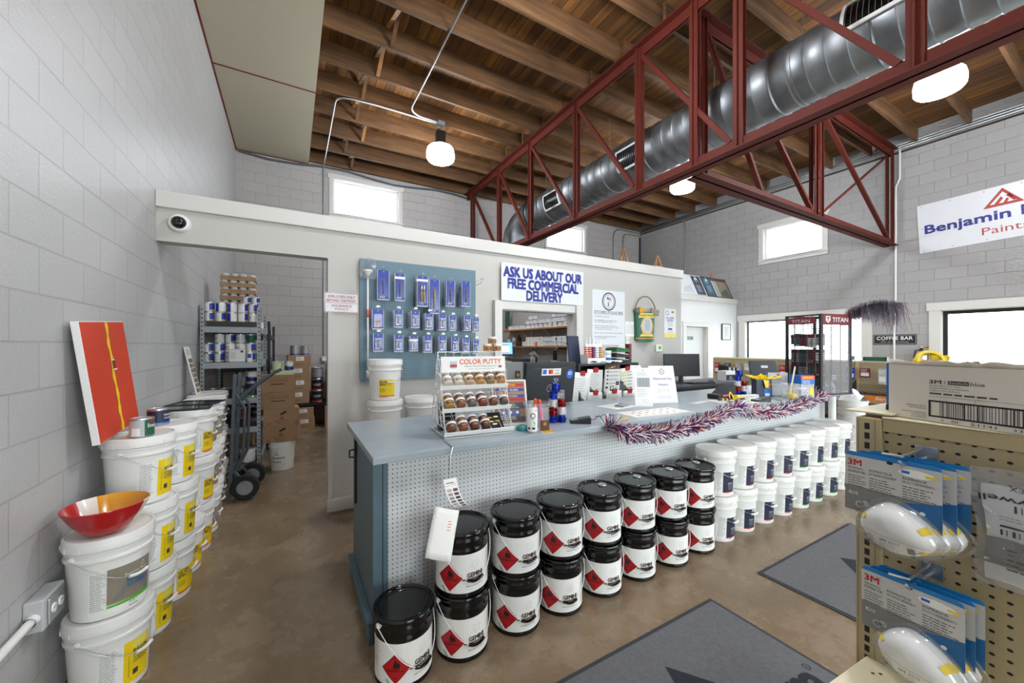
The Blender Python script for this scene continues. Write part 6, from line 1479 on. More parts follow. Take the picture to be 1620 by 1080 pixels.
t = thing('stock_bench', 'pale work bench in the stockroom behind the pass-through window', 'bench', (3.95, 4.95, 0)); m = MB(); m.bb(-.7, .55, -.3, .35, 1.04, 1.08, 'light_grey'); m.build('bench_top', t)
for x in (-.65, .5):
    for y in (-.25, .3): m = MB(); m.bb(x - .03, x + .03, y - .03, y + .03, 0, 1.04, 'grey'); m.build('leg', t)
t = thing('metal_canister', 'brushed metal canister with bent black arm on the stock bench', 'canister', (3.66, 4.95, 1.08)); m = MB(); m.lathe([(0, 0), (.075, 0), (.075, .3), (.07, .31), (0, .31)], 'steel', 20); m.build('canister_body', t); m = MB(); m.lathe([(.035, .31), (.03, .47), (0, .47)], 'black', 14); m.tube([(0, 0, .45), (.05, 0, .5), (.32, 0, .5)], .018, 'black', 8); m.build('spout_arm', t)
t = thing('spray_gun', 'chrome spray gun on a black stand on the stock bench', 'tool', (3.3, 4.95, 1.08)); m = MB(); m.tube([(0, 0, 0), (0, 0, .42), (.03, 0, .52)], .016, 'black', 8); m.bb(-.06, .06, -.05, .05, 0, .012, 'black'); m.build('stand', t)
m = MB(); m.tube([(-.14, 0, .40), (-.05, 0, .42), (.03, 0, .36)], [.03, .04, .025], 'steel', 12); m.tube([(-.06, .0, .4), (-.12, 0, .26), (-.08, 0, .2)], .01, 'steel', 8); m.build('gun_body', t)
m = MB(); m.bb(-.05, .05, -.02, 0, 0, .12, 'white'); p = Print(m, flat(Matrix.Translation((0, -.02, 0)))); p.ring(-.015, .05, .012, .02, 'black', 1); p.ring(.025, .045, .01, .016, 'black', 1); o = m.build('wall_socket'); o.location = (3.45, 5.279, 1.33); tag(o, 'white socket plate with two black plugs on the stock bench back board', 'socket')
m = MB(); m.bb(-.7, .55, .33, .35, 1.08, 1.46, 'light_grey'); o = m.build('splash_board'); o.location = (3.95, 4.95, 0); tag(o, 'pale back board of the stock bench', 'board')
m = MB(); m.bb(-.04, .04, -.3, .0, 0, 2.2, 'plain_wood'); o = m.build('wood_post'); o.location = (4.6, 5.45, 0); tag(o, 'upright wooden board behind the pass-through window right side', 'post')
m = MB(); m.tube([(0, 0, .0), (.35, 0, .12), (.7, 0, .02), (.95, 0, -.25), (1.0, 0, -.6)], .012, 'black', 6); o = m.build('hanging_cable'); o.location = (3.2, 9.25, 2.05); tag(o, 'black cable drooping on the stockroom back wall', 'cable')

# ------------------------------------------------------------------ office wall, framed boards and easels on the ledge
def frame(name, label, x, z, w, h, art, y, c='black', rot=0, lean=0, th=.03, group=None):
    t = thing(name, label, 'picture', (x, y, z), 0, group); M = Matrix.Rotation(R(-lean), 4, 'X')
    m = MB(); b_ = .02
    for x0, x1, z0, z1 in ((-w / 2, -w / 2 + b_, 0, h), (w / 2 - b_, w / 2, 0, h), (-w / 2 + b_, w / 2 - b_, 0, b_), (-w / 2 + b_, w / 2 - b_, h - b_, h)): m.bb(x0, x1, -th, 0, z0, z1, c, M)
    m.build('frame', t); m = MB(); m.bb(-w / 2 + b_ * .5, w / 2 - b_ * .5, -th * .8, -th * .4, b_ * .5, h - b_ * .5, 'paper', M); art(Print(m, flat(M @ Matrix.Translation((0, -th * .8, 0)))), w, h); m.build('picture_panel', t); return t
frame('framed_certificate', 'small black framed certificate on the white office wall', 9.985, 1.775, .37, .43, lambda p, w, h: (p.rect(-w * .3, h * .15, w * .6, h * .7, 'light_grey', 1), p.fine(-w * .2, h * .7, w * .4, 5, .04, 'text_grey', 2)), 5.948)
wall_sign('door_sign', 'small green sign on the white office door', 'sign', 8.65, 1.815, .22, .08, lambda p, w, h: p.text('OFFICE', -.09, -.015, .03, 'white', 1, w=.12), 'green', 6.049, .004)
def bm(p, w, h): p.rect(-w * .48, h * .03, w * .64, h * .94, 'light_grey', 1); p.poly([(-w * .3, h * .1), (w * .1, h * .1), (w * .05, h * .5), (-w * .2, h * .35)], 'silver_print', 2); p.rect(w * .17, h * .02, w * .31, h * .96, 'navy', 1); logo(p, w * .26, h * .78, w * .12, 'white', 2); p.text('Moore', w * .32, h * .68, .035, 'white', 2, w=.16, al='C'); p.fine(w * .22, h * .5, w * .2, 7, h * .05, 'light_grey', 2, al='C')
def bm2(p, w, h): p.rect(-w * .48, h * .02, w * .36, h * .96, 'teal_board', 1); logo(p, -w * .37, h * .8, w * .12, 'white', 2); p.text('Moore', -w * .31, h * .7, .035, 'white', 2, w=.16, al='C'); p.fine(-w * .42, h * .55, w * .22, 7, h * .05, 'light_grey', 2, al='C'); p.rect(-w * .1, h * .02, w * .12, h * .9, 'silver_print', 1); p.rect(w * .03, h * .03, w * .45, h * .85, 'taupe', 1); p.poly([(w * .06, h * .08), (w * .44, h * .06), (w * .4, h * .5), (w * .1, h * .3)], 'print_dark', 2); p.rect(-w * .12, h * .86, w * .6, h * .1, 'brown', 1)
mat('teal_board', '2c5468', .45)
frame('display_board', 'white and navy display board leaning on the ledge over the office', 8.68, 2.884, 1.2, .60, bm, 6.02, 'light_grey', lean=24, th=.04)
frame('display_board', 'teal display board with sketch leaning on the ledge next to the right wall', 9.86, 2.884, 1.1, .60, bm2, 6.02, 'black', lean=24, th=.04)
def easel(label, x, y, z, h):
    t = thing('small_easel', label, 'easel', (x, y, z), 0, 'small wooden easels on the ledges'); m = MB(); m.bar((-.1, 0, 0), (-.008, .03, h), .018, .018, 'plain_wood'); m.bar((.1, 0, 0), (.008, .03, h), .018, .018, 'plain_wood'); m.build('front_legs', t)
    for s in (-1, 1): pass
    m = MB(); m.bar((0, .16, 0), (0, .04, h * .95), .02, .014, 'plain_wood'); m.build('back_leg', t); m = MB(); m.bb(-.09, .09, -.012, 0.0, h * .25, h * .25 + .016, 'plain_wood'); m.build('rest', t)
easel('small wooden easel on the partition ledge below the duct plenum', 4.62, 4.38, 2.88, .30); easel('small wooden easel on the partition ledge near its right end', 5.35, 4.32, 2.88, .26); easel('small wooden easel behind the teal display board', 9.9, 6.25, 2.88, .78)
m = MB(); m.bb(-.5, .5, -.15, .15, 0, .012, 'dark_grey'); o = m.build('flat_panel'); o.location = (4.75, 4.42, 2.882); o = tag(o, 'flat dark panel lying on the partition ledge', 'panel')

# ------------------------------------------------------------------ right wall
def bmsign(p, w, h):
    p.text('Benjamin Moore', -w / 2 + .09, -.155, .205, 'lettering_navy', 1, w=w - .18, bold=.06); p.text('Paints', .0, -.335, .125, 'lettering_red', 1, w=.5, al='C'); 
    mw = .44; x, y = -.22, .115
    p.poly([(x, y), (x + mw / 2, y + .30), (x + mw / 2, y + .235), (x + .075, y + .045)], 'lettering_red', 1); p.poly([(x + mw / 2, y + .30), (x + mw, y), (x + mw - .075, y + .045), (x + mw / 2, y + .235)], 'lettering_red', 1); p.poly([(x, y), (x + mw, y), (x + mw - .07, y + .045), (x + .07, y + .045)], 'lettering_red', 1)
    p.poly([(x + .12, y + .04), (x + .2, y + .16), (x + .225, y + .12), (x + .17, y + .04)], 'lettering_red', 1); p.poly([(x + .22, y + .04), (x + .26, y + .12), (x + .285, y + .09), (x + .26, y + .04)], 'lettering_red', 1); p.poly([(x + .25, y + .16), (x + .29, y + .18), (x + .36, y + .05), (x + .33, y + .05)], 'lettering_red', 1)
    for sx in (-.97, -.6, -.2, .2, .6, .97):
        for sy in (-.42, 0, .42): p.disk(sx, sy, .008, 'print_dark', 2, n=8)
wall_sign('company_sign', 'large white company sign with red triangle logo high on the right wall', 'sign', XR, 3.925, 2.05, .92, bmsign, y=1.44, th=.01, rz=RW, tilt=R(-2.5)).location = (XR, 1.44, 3.90)
wall_sign('coffee_sign', 'black coffee bar sign with white lettering on the right wall', 'sign', 0, 0, .64, .2, lambda p, w, h: (p.ring(0, 0, .0, .0, 'white', 1), p.rect(-w / 2 + .012, h / 2 - .02, w - .024, .005, 'light_grey', 1), p.rect(-w / 2 + .012, -h / 2 + .015, w - .024, .005, 'light_grey', 1), p.rect(-w / 2 + .012, -h / 2 + .015, .005, h - .03, 'light_grey', 1), p.rect(w / 2 - .017, -h / 2 + .015, .005, h - .03, 'light_grey', 1), p.text('COFFEE BAR', 0, -.01, .07, 'white', 1, w=.53, al='C', bold=.03), p.text('life is brewing', 0, -.065, .03, 'light_grey', 1, w=.4, al='C', shear=.2)), 'black', rz=RW).location = (XR, 2.805, 1.75)
t = thing('fire_extinguisher', 'silver fire extinguisher with yellow pull tag beside the large right window', 'extinguisher', (XR - .09, 2.40, 1.08), RW); m = MB(); m.lathe([(0, 0), (.07, 0), (.075, .01), (.075, .36), (.06, .42), (.025, .45), (0, .45)], 'steel', 22); m.build('cylinder', t)
m = MB(); m.bb(-.015, .015, -.03, .03, .45, .5, 'black'); m.bar((0, -.01, .49), (.1, -.03, .52), .02, .008, 'black'); m.tube([(0, 0, .47), (-.08, -.02, .45), (-.1, -.02, .3), (-.09, -.03, .1)], .012, 'black', 8); m.build('valve_and_hose', t); m = MB(); m.lathe([(0, .03), (.02, .02), (.02, 0), (0, 0)], 'yellow', 12, Matrix.Translation((0, -.0, .5))); m.build('seal', t)
m = MB(); p = Print(m, drum(.0757, R(-120)), .01); p.rect(-.05, .1, .1, .2, 'paper', 1); p.rect(-.05, .27, .1, .03, 'red', 2); m.build('label_wrap', t)
m = MB(); m.bb(-.04, .04, 0, .015, -.02, .45, 'red'); q = m.build('bracket', t); q.location = (0, .075, 0)

# ------------------------------------------------------------------ far gondola shelf facing the counter
fg = thing('gondola_shelf', 'tan pegboard gondola shelf beyond the counter end with hanging tools', 'shelf unit', (7.9, 2.95, 0), RW)
m = MB(); m.bb(-2.0, 2.0, 0, .06, .1, 1.36, 'tan_pegs'); m.build('back_panel', fg); m = MB(); m.bb(-2.0, 2.0, -.01, .07, 1.36, 1.385, 'cream'); m.build('top_rail', fg)
for x in (-2.0, -.8, .4, 1.6): m = MB(); m.bb(x - .02, x + .02, -.012, .072, 0, 1.37, 'tan_metal'); m.build('upright', fg)
for z in (.12, .38, .80):
    m = MB(); m.bb(-2.0, 2.0, -.4, 0, z - .02, z, 'dark_grey'); m.bb(-2, 2, -.405, -.4, z - .035, z, 'cream'); m.build('shelf', fg)
m = MB()
for z in (.89, .47):
    for x in (-.6, -.1, .4, .9, 1.4, 1.9): m.add([(x, -.39, z), (x, -.02, z), (x, -.02, z + .2), (x, -.39, z + .05)], [(0, 1, 2, 3)], 'black')
    for k in range(5): m.bar((-.6, -.395, z + .02 + .025 * k), (1.9, -.395, z + .02 + .025 * k), .003, .003, 'black') if k < 2 else m.bar((-.6, -.03, z + .02 + .025 * k), (1.9, -.03, z + .02 + .025 * k), .003, .003, 'black')
m.build('divider', fg)
FG = Matrix.Translation((7.9, 2.95, 0)) @ Matrix.Rotation(RW, 4, 'Z')
for zi, z in enumerate((.801, .381)):
    for i in range(4):
        o = thing('caulk_case', f'{("orange", "pale blue")[i % 2]} caulk case, {ORD[i]} from the left on the far gondola {("upper", "lower")[zi]} shelf', 'box', FG @ Vector((-.35 + .6 * i, -.43, z)), RW, 'caulk cases on the far gondola')
        m = MB(); m.bb(-.29, .29, -.012, .38, 0, .085, 'black'); m.build('case', o); pass
        m = MB(); m.bb(-.29, .29, -.02, -.012, .0, .085, 'caulk_orange' if i % 2 == 0 else 'caulk_blue') if 'caulk_orange' in MATS else (mat('caulk_orange', 'e8852a', .5), mat('caulk_blue', 'a9cbe0', .5), m.bb(-.29, .29, -.02, -.012, .0, .085, 'caulk_orange' if i % 2 == 0 else 'caulk_blue'))
        p = Print(m, flat(Matrix.Translation((0, -.02, 0)))); p.text('Stretch' if i % 2 == 0 else ('All Purpose' if zi == 0 else 'Spackling'), -.1, .02, .045, 'white' if i % 2 == 0 else 'black', 1, w=.28, bold=.04, shear=.2); m.build('printed_front', o)
cols = ['red', 'navy', 'silver_print', 'light_grey', 'royal_blue', 'orange', 'red', 'navy', 'dark_grey', 'gold', 'grey', 'royal_blue', 'dark_red', 'light_grey', 'navy', 'red', 'orange', 'silver_print']
rg = random.Random(21)
for i in range(18):
    x = -1.85 + .2 * i + rg.uniform(-.03, .03); h = rg.uniform(.14, .26); w = rg.uniform(.08, .13)
    t = thing('hanging_tool', f'carded painting tool on the far gondola pegboard, {"near the left end" if i < 3 else "hook"} {ORD[i] if i < 16 else ("seventeenth", "eighteenth")[i - 16]} from the left', 'package', FG @ Vector((x, -.10, 1.27)), RW, 'carded tools on the far gondola')
    m = MB(); m.bb(-w / 2, w / 2, -.012, 0, -h, 0, cols[i]); p = Print(m, flat(Matrix.Translation((0, -.012, 0)))); p.rect(-w * .4, -h * .85, w * .8, h * .35, 'paper' if i % 3 else 'white', 1); p.fine(-w * .4, -h * .15, w * .8, 3, .02, 'paper', 1, seed=i); m.build('card', t)
    m = MB(); m.tube([(0, .09, .0), (0, -.05, .01)], .004, 'steel', 6); m.build('hook', t)
m = MB(); m.bb(-.14, .14, -.05, .05, 0, .06, 'black'); m.bb(-.12, .12, -.051, .051, .005, .055, 'green'); o = m.build('tool_box'); o.location = FG @ Vector((.62, .03, 1.386)); o.rotation_euler = (0, 0, RW); tag(o, 'small green and black box on top of the far gondola', 'box')
# ------------------------------------------------------------------ shelving racks along the left stockroom wall
def rack(label, x0, x1, y0, y1, h, zs, c, holes=True):
    t = thing('storage_rack', label, 'rack', (x0, y0, 0)); W, D = x1 - x0, y1 - y0
    for x in (0, W - .04):
        for y in (0, D - .04):
            m = MB(); m.bb(x, x + .04, y, y + .003, 0, h, c); m.bb(x + (0 if x == 0 else .037), x + (.003 if x == 0 else .04), y, y + .04, 0, h, c)
            if holes:
                k = 0
                while .05 + k * .05 < h - .03:
                    z = .05 + k * .05; m.box((x + .02, y - .0005, z), (.012, .0012, .02), 'black'); xs_ = x - .0005 if x == 0 else x + .0405; m.box((xs_, y + .02, z), (.0012, .012, .02), 'black'); k += 1
            m.build('upright', t)
    for z in zs:
        m = MB()
        for y in (.003, D - .028): m.bb(.003, W - .003, y, y + .025, z - .07, z, c)
        for x in (.003, W - .028): m.bb(x, x + .025, .03, D - .03, z - .07, z, c)
        m.build('beam', t); m = MB(); m.bb(.02, W - .02, .02, D - .02, z - .014, z - .002, 'dark_grey')
        m.build('deck', t)
    return t
RX0, RX1, RY0 = -.925, -.325, 5.72
rack('grey steel storage rack of paint cans against the left wall', RX0, RX1, RY0, 6.98, 2.1, (.16, .62, .98, 1.42, 1.85), 'rack_grey')
rack('black steel storage rack behind the grey rack on the left wall', RX0 + .02, RX1 + .05, 7.03, 8.95, 2.0, (.16, .75, 1.3, 1.8), 'black', False)
m = MB(); m.bb(-.24, .24, 0, .5, 0, .065, 'black'); o = m.build('can_tray'); o.location = (-.625, 5.73, 1.85); tag(o, 'shallow black carton tray of cans on the top shelf of the grey rack', 'tray')
QC = {}
def qcan(kd, r, h):
    k = (kd, r, h)
    if k in QC: return QC[k], False
    cols = {'blue': [(-1.5, .3, .05, .88, 'paper', 1), (.3, 1.5, .05, .88, 'royal_blue', 1), (.3, 1.5, .1, .2, 'yellow', 2)], 'white': [(-1.5, 1.5, .05, .88, 'paper', 1), (-1.4, -.2, .3, .7, 'light_grey', 2)],
            'left': [(-1.5, -.2, .05, .88, 'royal_blue', 1), (-.2, 1.5, .05, .88, 'paper', 1)], 'green': [(-1.5, 1.5, .05, .88, 'green', 1), (-1.5, 1.5, .02, .08, 'tinsel_blue', 2)], 'grey': [(-1.6, 1.6, .05, .88, 'silver_print', 1), (-1.6, 1.6, .05, .15, 'tinsel_blue', 2)],
            'black': [(-1.6, 1.6, .05, .9, 'black', 1), (-1.6, 1.6, .08, .16, 'red', 2), (-.6, .6, .4, .6, 'grey', 2)], 'navy': [(-1.5, 1.5, .04, .9, 'navy', 1), (-1.5, 1.5, .04, .12, 'lime', 2)], 'maroon': [(-1.6, 1.6, .05, .9, 'dark_red', 1)], 'lime': [(-1.6, 1.6, .05, .9, 'pale_green', 1), (-.1, .0, .05, .9, 'white', 2)], 'purple': [(-1.6, 1.6, .05, .9, 'light_grey', 1), (-1.6, 1.6, .05, .5, 'tinsel_blue', 2), (-.3, 1, .4, .9, 'paper', 2)]}[kd]
    o = small_can('paint_can', '', r, h, cols, R(-95), (0, 0, 0), handle=h > .17); QC[k] = o; return o, True
mat('pale_green', 'c9d6b0', .5)
KW = dict(blue='white and blue', white='white', left='blue and white', green='green', grey='silver grey', black='black', navy='navy', maroon='dark red', lime='pale green', purple='white and purple')
def cans(rows, where, group):
    for ri, (z, r, h, lst) in enumerate(rows):
        n = 0
        for x, y, kd in lst:
            o, first = qcan(kd, r, h)
            lab = f'{KW[kd]} can {where}, {ORD[n]} from left, {("first", "second", "third", "fourth")[ri]} layer'; n += 1
            if not first: o = dup(o, lab)
            o['label'] = lab; o['group'] = group; o.location = (x, y, z); o.rotation_euler = (0, 0, R((n * 37) % 30 - 15))
xs5 = [-.83, -.715, -.60, -.485, -.385]
cans([(1.915, .0505, .115, [(-.845 + .11 * i, 5.80, k) for i, k in enumerate(('blue', 'blue', 'left', 'blue', 'white'))]),
      (2.03, .0505, .115, [(-.845 + .11 * i, 5.80, k) for i, k in enumerate(('blue', 'left', 'left', 'blue', 'blue'))]),
      (2.145, .04, .085, [(-.47, 5.80, 'blue'), (-.38, 5.80, 'blue')])], 'in the grey rack top tray', 'cans on the top of the grey rack')
cans([(1.421, .05, .118, [(-.86 + .106 * i, 5.86, k) for i, k in enumerate(('blue', 'blue', 'white', 'blue', 'blue'))]), (1.539, .05, .118, [(-.86 + .106 * i, 5.86, k) for i, k in enumerate(('blue', 'blue', 'white', 'white', 'blue'))]),
      (1.657, .05, .112, [(-.76 + .106 * i, 5.90, k) for i, k in enumerate(('white', 'blue', 'white', 'green'))])], 'on the grey rack second shelf', 'cans on the second shelf of the grey rack')
t = thing('plastic_jug', 'white plastic jug with handle on the second shelf of the grey rack', 'jug', (-.57, 5.775, 1.421)); m = MB(); m.bb(-.085, .085, -.04, .03, 0, .16, 'white_plastic'); p = Print(m, flat(Matrix.Translation((0, -.0405, 0)))); p.fine(-.07, .12, .08, 8, .011, 'text_grey', 1); m.build('jug_body', t, .014); m = MB(); m.lathe([(.014, 0), (.014, .012), (0, .012)], 'black', 14, Matrix.Translation((.05, -.04, .13)) @ Matrix.Rotation(R(90), 4, 'X')); m.build('cap', t)
t = thing('spray_bottle', 'slim white bottle beside the white jug on the second shelf', 'bottle', (-.445, 5.775, 1.421)); m = MB(); m.lathe([(0, 0), (.03, 0), (.03, .11), (.015, .13), (.015, .16), (0, .16)], 'white', 16); p = Print(m, drum(.0303, R(-90)), .006); p.rect(-.02, .05, .04, .05, 'royal_blue', 1); m.build('bottle_body', t)
cans([(.981, .083, .185, [(-.42, 5.86, 'navy')]), (.981, .05, .118, [(-.83, 5.9, 'maroon'), (-.72, 5.9, 'maroon'), (-.57, 6.0, 'white')]), (1.166, .07, .13, [(-.43, 5.95, 'purple')])], 'on the grey rack third shelf', 'cans on the third shelf of the grey rack')
cans([(.161, .083, .19, [(-.47, 5.86, 'white')])], 'on the grey rack bottom shelf', 'cans on the bottom shelf of the grey rack')
cans([(.621, .083, .15, [(-.6, 6.5, 'maroon'), (-.42, 6.5, 'black')])], 'on the grey rack fourth shelf', 'cans on the fourth shelf of the grey rack')
m = MB(); m.bb(-.03, .03, -.02, .02, 0, .3, 'paper'); m.bb(-.05, .05, -.03, .03, .3, .34, 'lime'); o = m.build('tool_carton'); o.location = (-.74, 5.85, .161); tag(o, 'white carton with bright green lid on the bottom shelf of the grey rack', 'carton')
m = MB(); m.bb(-.18, .18, -.15, .15, 0, .3, 'kraft'); o = m.build('carton'); o.location = (-.62, 6.3, .161); tag(o, 'brown carton at the back of the grey rack bottom shelf', 'carton')
for k in range(5):
    y = 6.12 + .17 * k
    for j, z in enumerate((1.421, 1.851, .981)):
        kd = ('blue', 'white', 'purple')[j] if (k + j) % 2 else ('green', 'blue', 'navy')[j]; o, first = qcan(kd, .05, .118); lab = f'{KW[kd]} can on the grey rack aisle side, {ORD[k]} from the front, {("second", "top", "third")[j]} shelf'; o = o if first else dup(o, lab); tag(o, lab, None, 'cans along the aisle side of the grey rack'); o.location = (-.40, y, z); o.rotation_euler = (0, 0, R(70))
for k in range(7):
    for j, z in enumerate((1.301, 1.801, .751)):
        kd = ('green', 'blue', 'navy')[(k + j) % 3]; o, first = qcan(kd, .05, .118); lab = f'{KW[kd]} can on the black rack aisle side, {ORD[k]} from the front, {("second", "top", "third")[j]} shelf'; o = o if first else dup(o, lab); tag(o, lab, None, 'cans along the aisle side of the black rack'); o.location = (-.36, 7.2 + .22 * k, z); o.rotation_euler = (0, 0, R(70))
# trays of cans stacked high on the rack
m0 = None
for k in range(6):
    lab = f'cardboard tray of cans stacked on the grey rack, {ORD[k]} from the bottom'
    if m0 is None:
        m0 = thing('carton_tray', lab, 'tray', group='cardboard can trays on the grey rack'); m = MB(); m.bb(-.19, .19, -.14, .14, 0, .055, 'kraft'); p = Print(m, flat(Matrix.Translation((0, -.1405, 0)))); p.fine(-.1, .03, .2, 1, .02, 'kraft_print', 1); m.build('tray', m0)
        for i in range(4):
            for j in range(3): m = MB(); m.lathe([(.043, 0), (.043, .028), (.04, .032), (.036, .028), (0, .028)], 'light_grey', 16, Matrix.Translation((-.1425 + .095 * i, -.093 + .093 * j, .055))); m.build('can_top', m0)
        o = m0
    else: o = dup(m0, lab)
    o.location = (-.60 + .006 * (k % 2), 6.27, 1.851 + .0875 * k + .0)
if True:
    m = MB(); m.bb(-.2, .2, -.15, .15, 0, .19, 'kraft'); o = m.build('carton'); o.location = (-.60, 6.27, 1.851); tag(o, 'brown carton under the stacked can trays on the grey rack', 'carton')
    for o in [x for x in C.objects if x.name.startswith('carton_tray')]: o.location.z += .19

# ------------------------------------------------------------------ cartons on a white pail
t = thing('open_pail', 'white pail with company lettering under the tall carton stack', 'pail', (-.10, 5.93, 0))
m = MB(); m.lathe([(0, .004), (.128, 0), (.132, .006), (.15, .30), (.158, .302), (.158, .318), (.152, .322), (.153, .355), (.159, .357), (.159, .372), (.15, .372), (.148, .3), (.13, .01), (0, .01)], 'white_plastic', 40); p = Print(m, drum(lambda z: .133 + .017 * z / .3, R(-103)), .015); logo(p, -.06, .205, .06, 'red', 1); p.text('Benjamin', -.08, .15, .035, 'navy', 1, w=.15, bold=.02); p.text('Moore', -.08, .105, .03, 'navy', 1, w=.1, bold=.02); p.fine(.03, .08, .08, 1, .01, 'red', 1); p.fine(-.08, .05, .05, 1, .01, 'text_dark', 1); m.build('pail_body', t)
bail(t, .153, .335, .06, 'chrome_wire', 'white_plastic', R(60))
def carton(label, loc, rz, w, d, h, art=None, group=None, m0='kraft'):
    t = thing('carton', label, 'box', loc, rz, group); m = MB(); m.bb(-w / 2, w / 2, -d / 2, d / 2, 0, h, m0); p = Print(m, flat(Matrix.Translation((0, -d / 2, 0))))
    m.bb(-w / 2, w / 2, -.012, .012, h, h + .001, 'pale_yellow')
    if art: art(p, w, h)
    m.build('carton_body', t, .004); return t
def flapart(p, w, h): p.rect(-w * .2, h * .45, w * .4, h * .05, 'kraft_dark', 1); p.text('DO NOT STACK MORE', 0, h * .72, .02, 'kraft_print', 1, w=w * .62, al='C'); p.text('THAN 5 BOXES HIGH', 0, h * .6, .02, 'kraft_print', 1, w=w * .58, al='C')
def brand(p, w, h):
    logo(p, -.03, h * .36, .06, 'kraft_print', 1); p.text('Benjamin', 0, h * .2, .028, 'kraft_print', 1, w=.15, al='C'); p.text('Moore', 0, h * .07, .026, 'kraft_print', 1, w=.1, al='C'); p.poly([(-.03, h * .66), (.04, h * .86), (.06, h * .76), (.0, h * .62)], 'kraft_dark', 1)
    for s in (-1, 1): p.rect(s * w * .38, h * .06, .008, .03, 'kraft_print', 1); p.rect(s * w * .38 + .02, h * .06, .008, .03, 'kraft_print', 1)
zc_ = .373
for k, (dx, rz, w, h, art, lab) in enumerate(((.02, -4, .40, .215, brand, 'brown carton with black brush print, lowest on the white pail'), (.01, 3, .40, .215, brand, 'brown carton with triangle logo, second above the white pail'), (-.02, -1, .375, .215, flapart, 'brown carton with red stacking notice, third above the white pail'), (-.03, 1, .375, .22, flapart, 'brown carton with hand slot at the top of the stack on the pail'))):
    carton(lab, (-.12 + dx, 5.97, zc_), R(rz), w, .33, h, art, 'cartons stacked on the white pail'); zc_ += h + .001
m = MB(); m.bb(-.13, .13, -.1, .1, 0, .05, 'pale_green'); o = m.build('sample_tray', None, .003); o.location = (-.09, 5.95, zc_); tag(o, 'pale green box lid tray on top of the carton stack', 'tray')
cans([(zc_ + .051, .052, .125, [(-.16, 5.94, 'lime'), (-.02, 5.96, 'purple')]), (zc_ + .051, .05, .12, [(-.09, 6.02, 'lime')])], 'on the pale green tray', 'cans on the carton stack')
# low black table at the back wall with cartons
t = thing('low_table', 'low black table of cartons against the stockroom back wall', 'table', (.95, 8.88, 0)); m = MB(); m.bb(-1.0, 1.0, -.32, .3, .44, .49, 'black'); m.build('table_top', t)
for x in (-.95, .95):
    for y in (-.28, .26): m = MB(); m.bb(x - .03, x + .03, y - .03, y + .03, 0, .44, 'black'); m.build('leg', t)
def lab_(p, w, h): p.rect(-.06, h * .55, .14, h * .35, 'paper', 1); p.fine(-.05, h * .82, .1, 3, h * .09, 'text_dark', 2); p.fine(-w * .35, h * .28, w * .7, 2, h * .1, 'kraft_print', 1)
z = .49
for k in range(4): h = .235; carton(f'labelled carton on the low black table, {ORD[k]} from the table in the left stack', (.12 + .02 * (k % 2), 8.82, z), R(3 * (k % 2)), .40, .36, h, lab_, 'cartons on the low black table'); z += h + .001
cans([(z, .085, .19, [(.07, 8.8, 'grey'), (.25, 8.8, 'grey')])], 'on the left stack of cartons', 'grey cans on the cartons')
z2 = .49
for k, kd in enumerate(('black', 'black', 'grey')):
    o, f_ = qcan(kd, .11, .23)
    lab = f'{("black", "black", "silver")[k]} gallon can on the low table beside the cartons, {ORD[k]} from the table'
    if not f_: o = dup(o, lab)
    o['label'] = lab; o['group'] = 'gallon cans on the low table'; o.location = (.47, 8.78, z2); z2 += .231
z = .49
for k in range(3): h = .28 if k < 2 else .2; carton(f'carton on the low black table, {ORD[k]} from the table in the right stack', (.84, 8.82, z), 0, .40, .36, h, lab_, 'cartons on the low black table'); z += h + .001
carton('labelled carton on the floor below the low table, left lower one', (.22, 8.62, 0), 0, .38, .3, .21, lab_); carton('labelled carton below the low table, resting on the left lower one', (.2, 8.62, .211), 0, .38, .3, .2, lab_)
carton('labelled carton on the floor below the low table, right lower one', (.80, 8.62, 0), 0, .42, .3, .22, lab_); carton('labelled carton below the low table, resting on the right lower one', (.80, 8.62, .221), 0, .42, .3, .2, lab_)
t = thing('wall_outlet', 'white round outlet at the foot of the back wall conduit', 'outlet', (.62, YB, 1.33)); m = MB(); m.bb(-.05, .05, -.05, 0, -.06, .06, 'light_grey'); m.build('outlet_box', t, .006); m = MB(); m.lathe([(.035, 0), (.04, .01), (.03, .02), (0, .02)], 'white', 16, Matrix.Translation((0, -.05, 0)) @ Matrix.Rotation(R(90), 4, 'X')); m.build('socket', t)

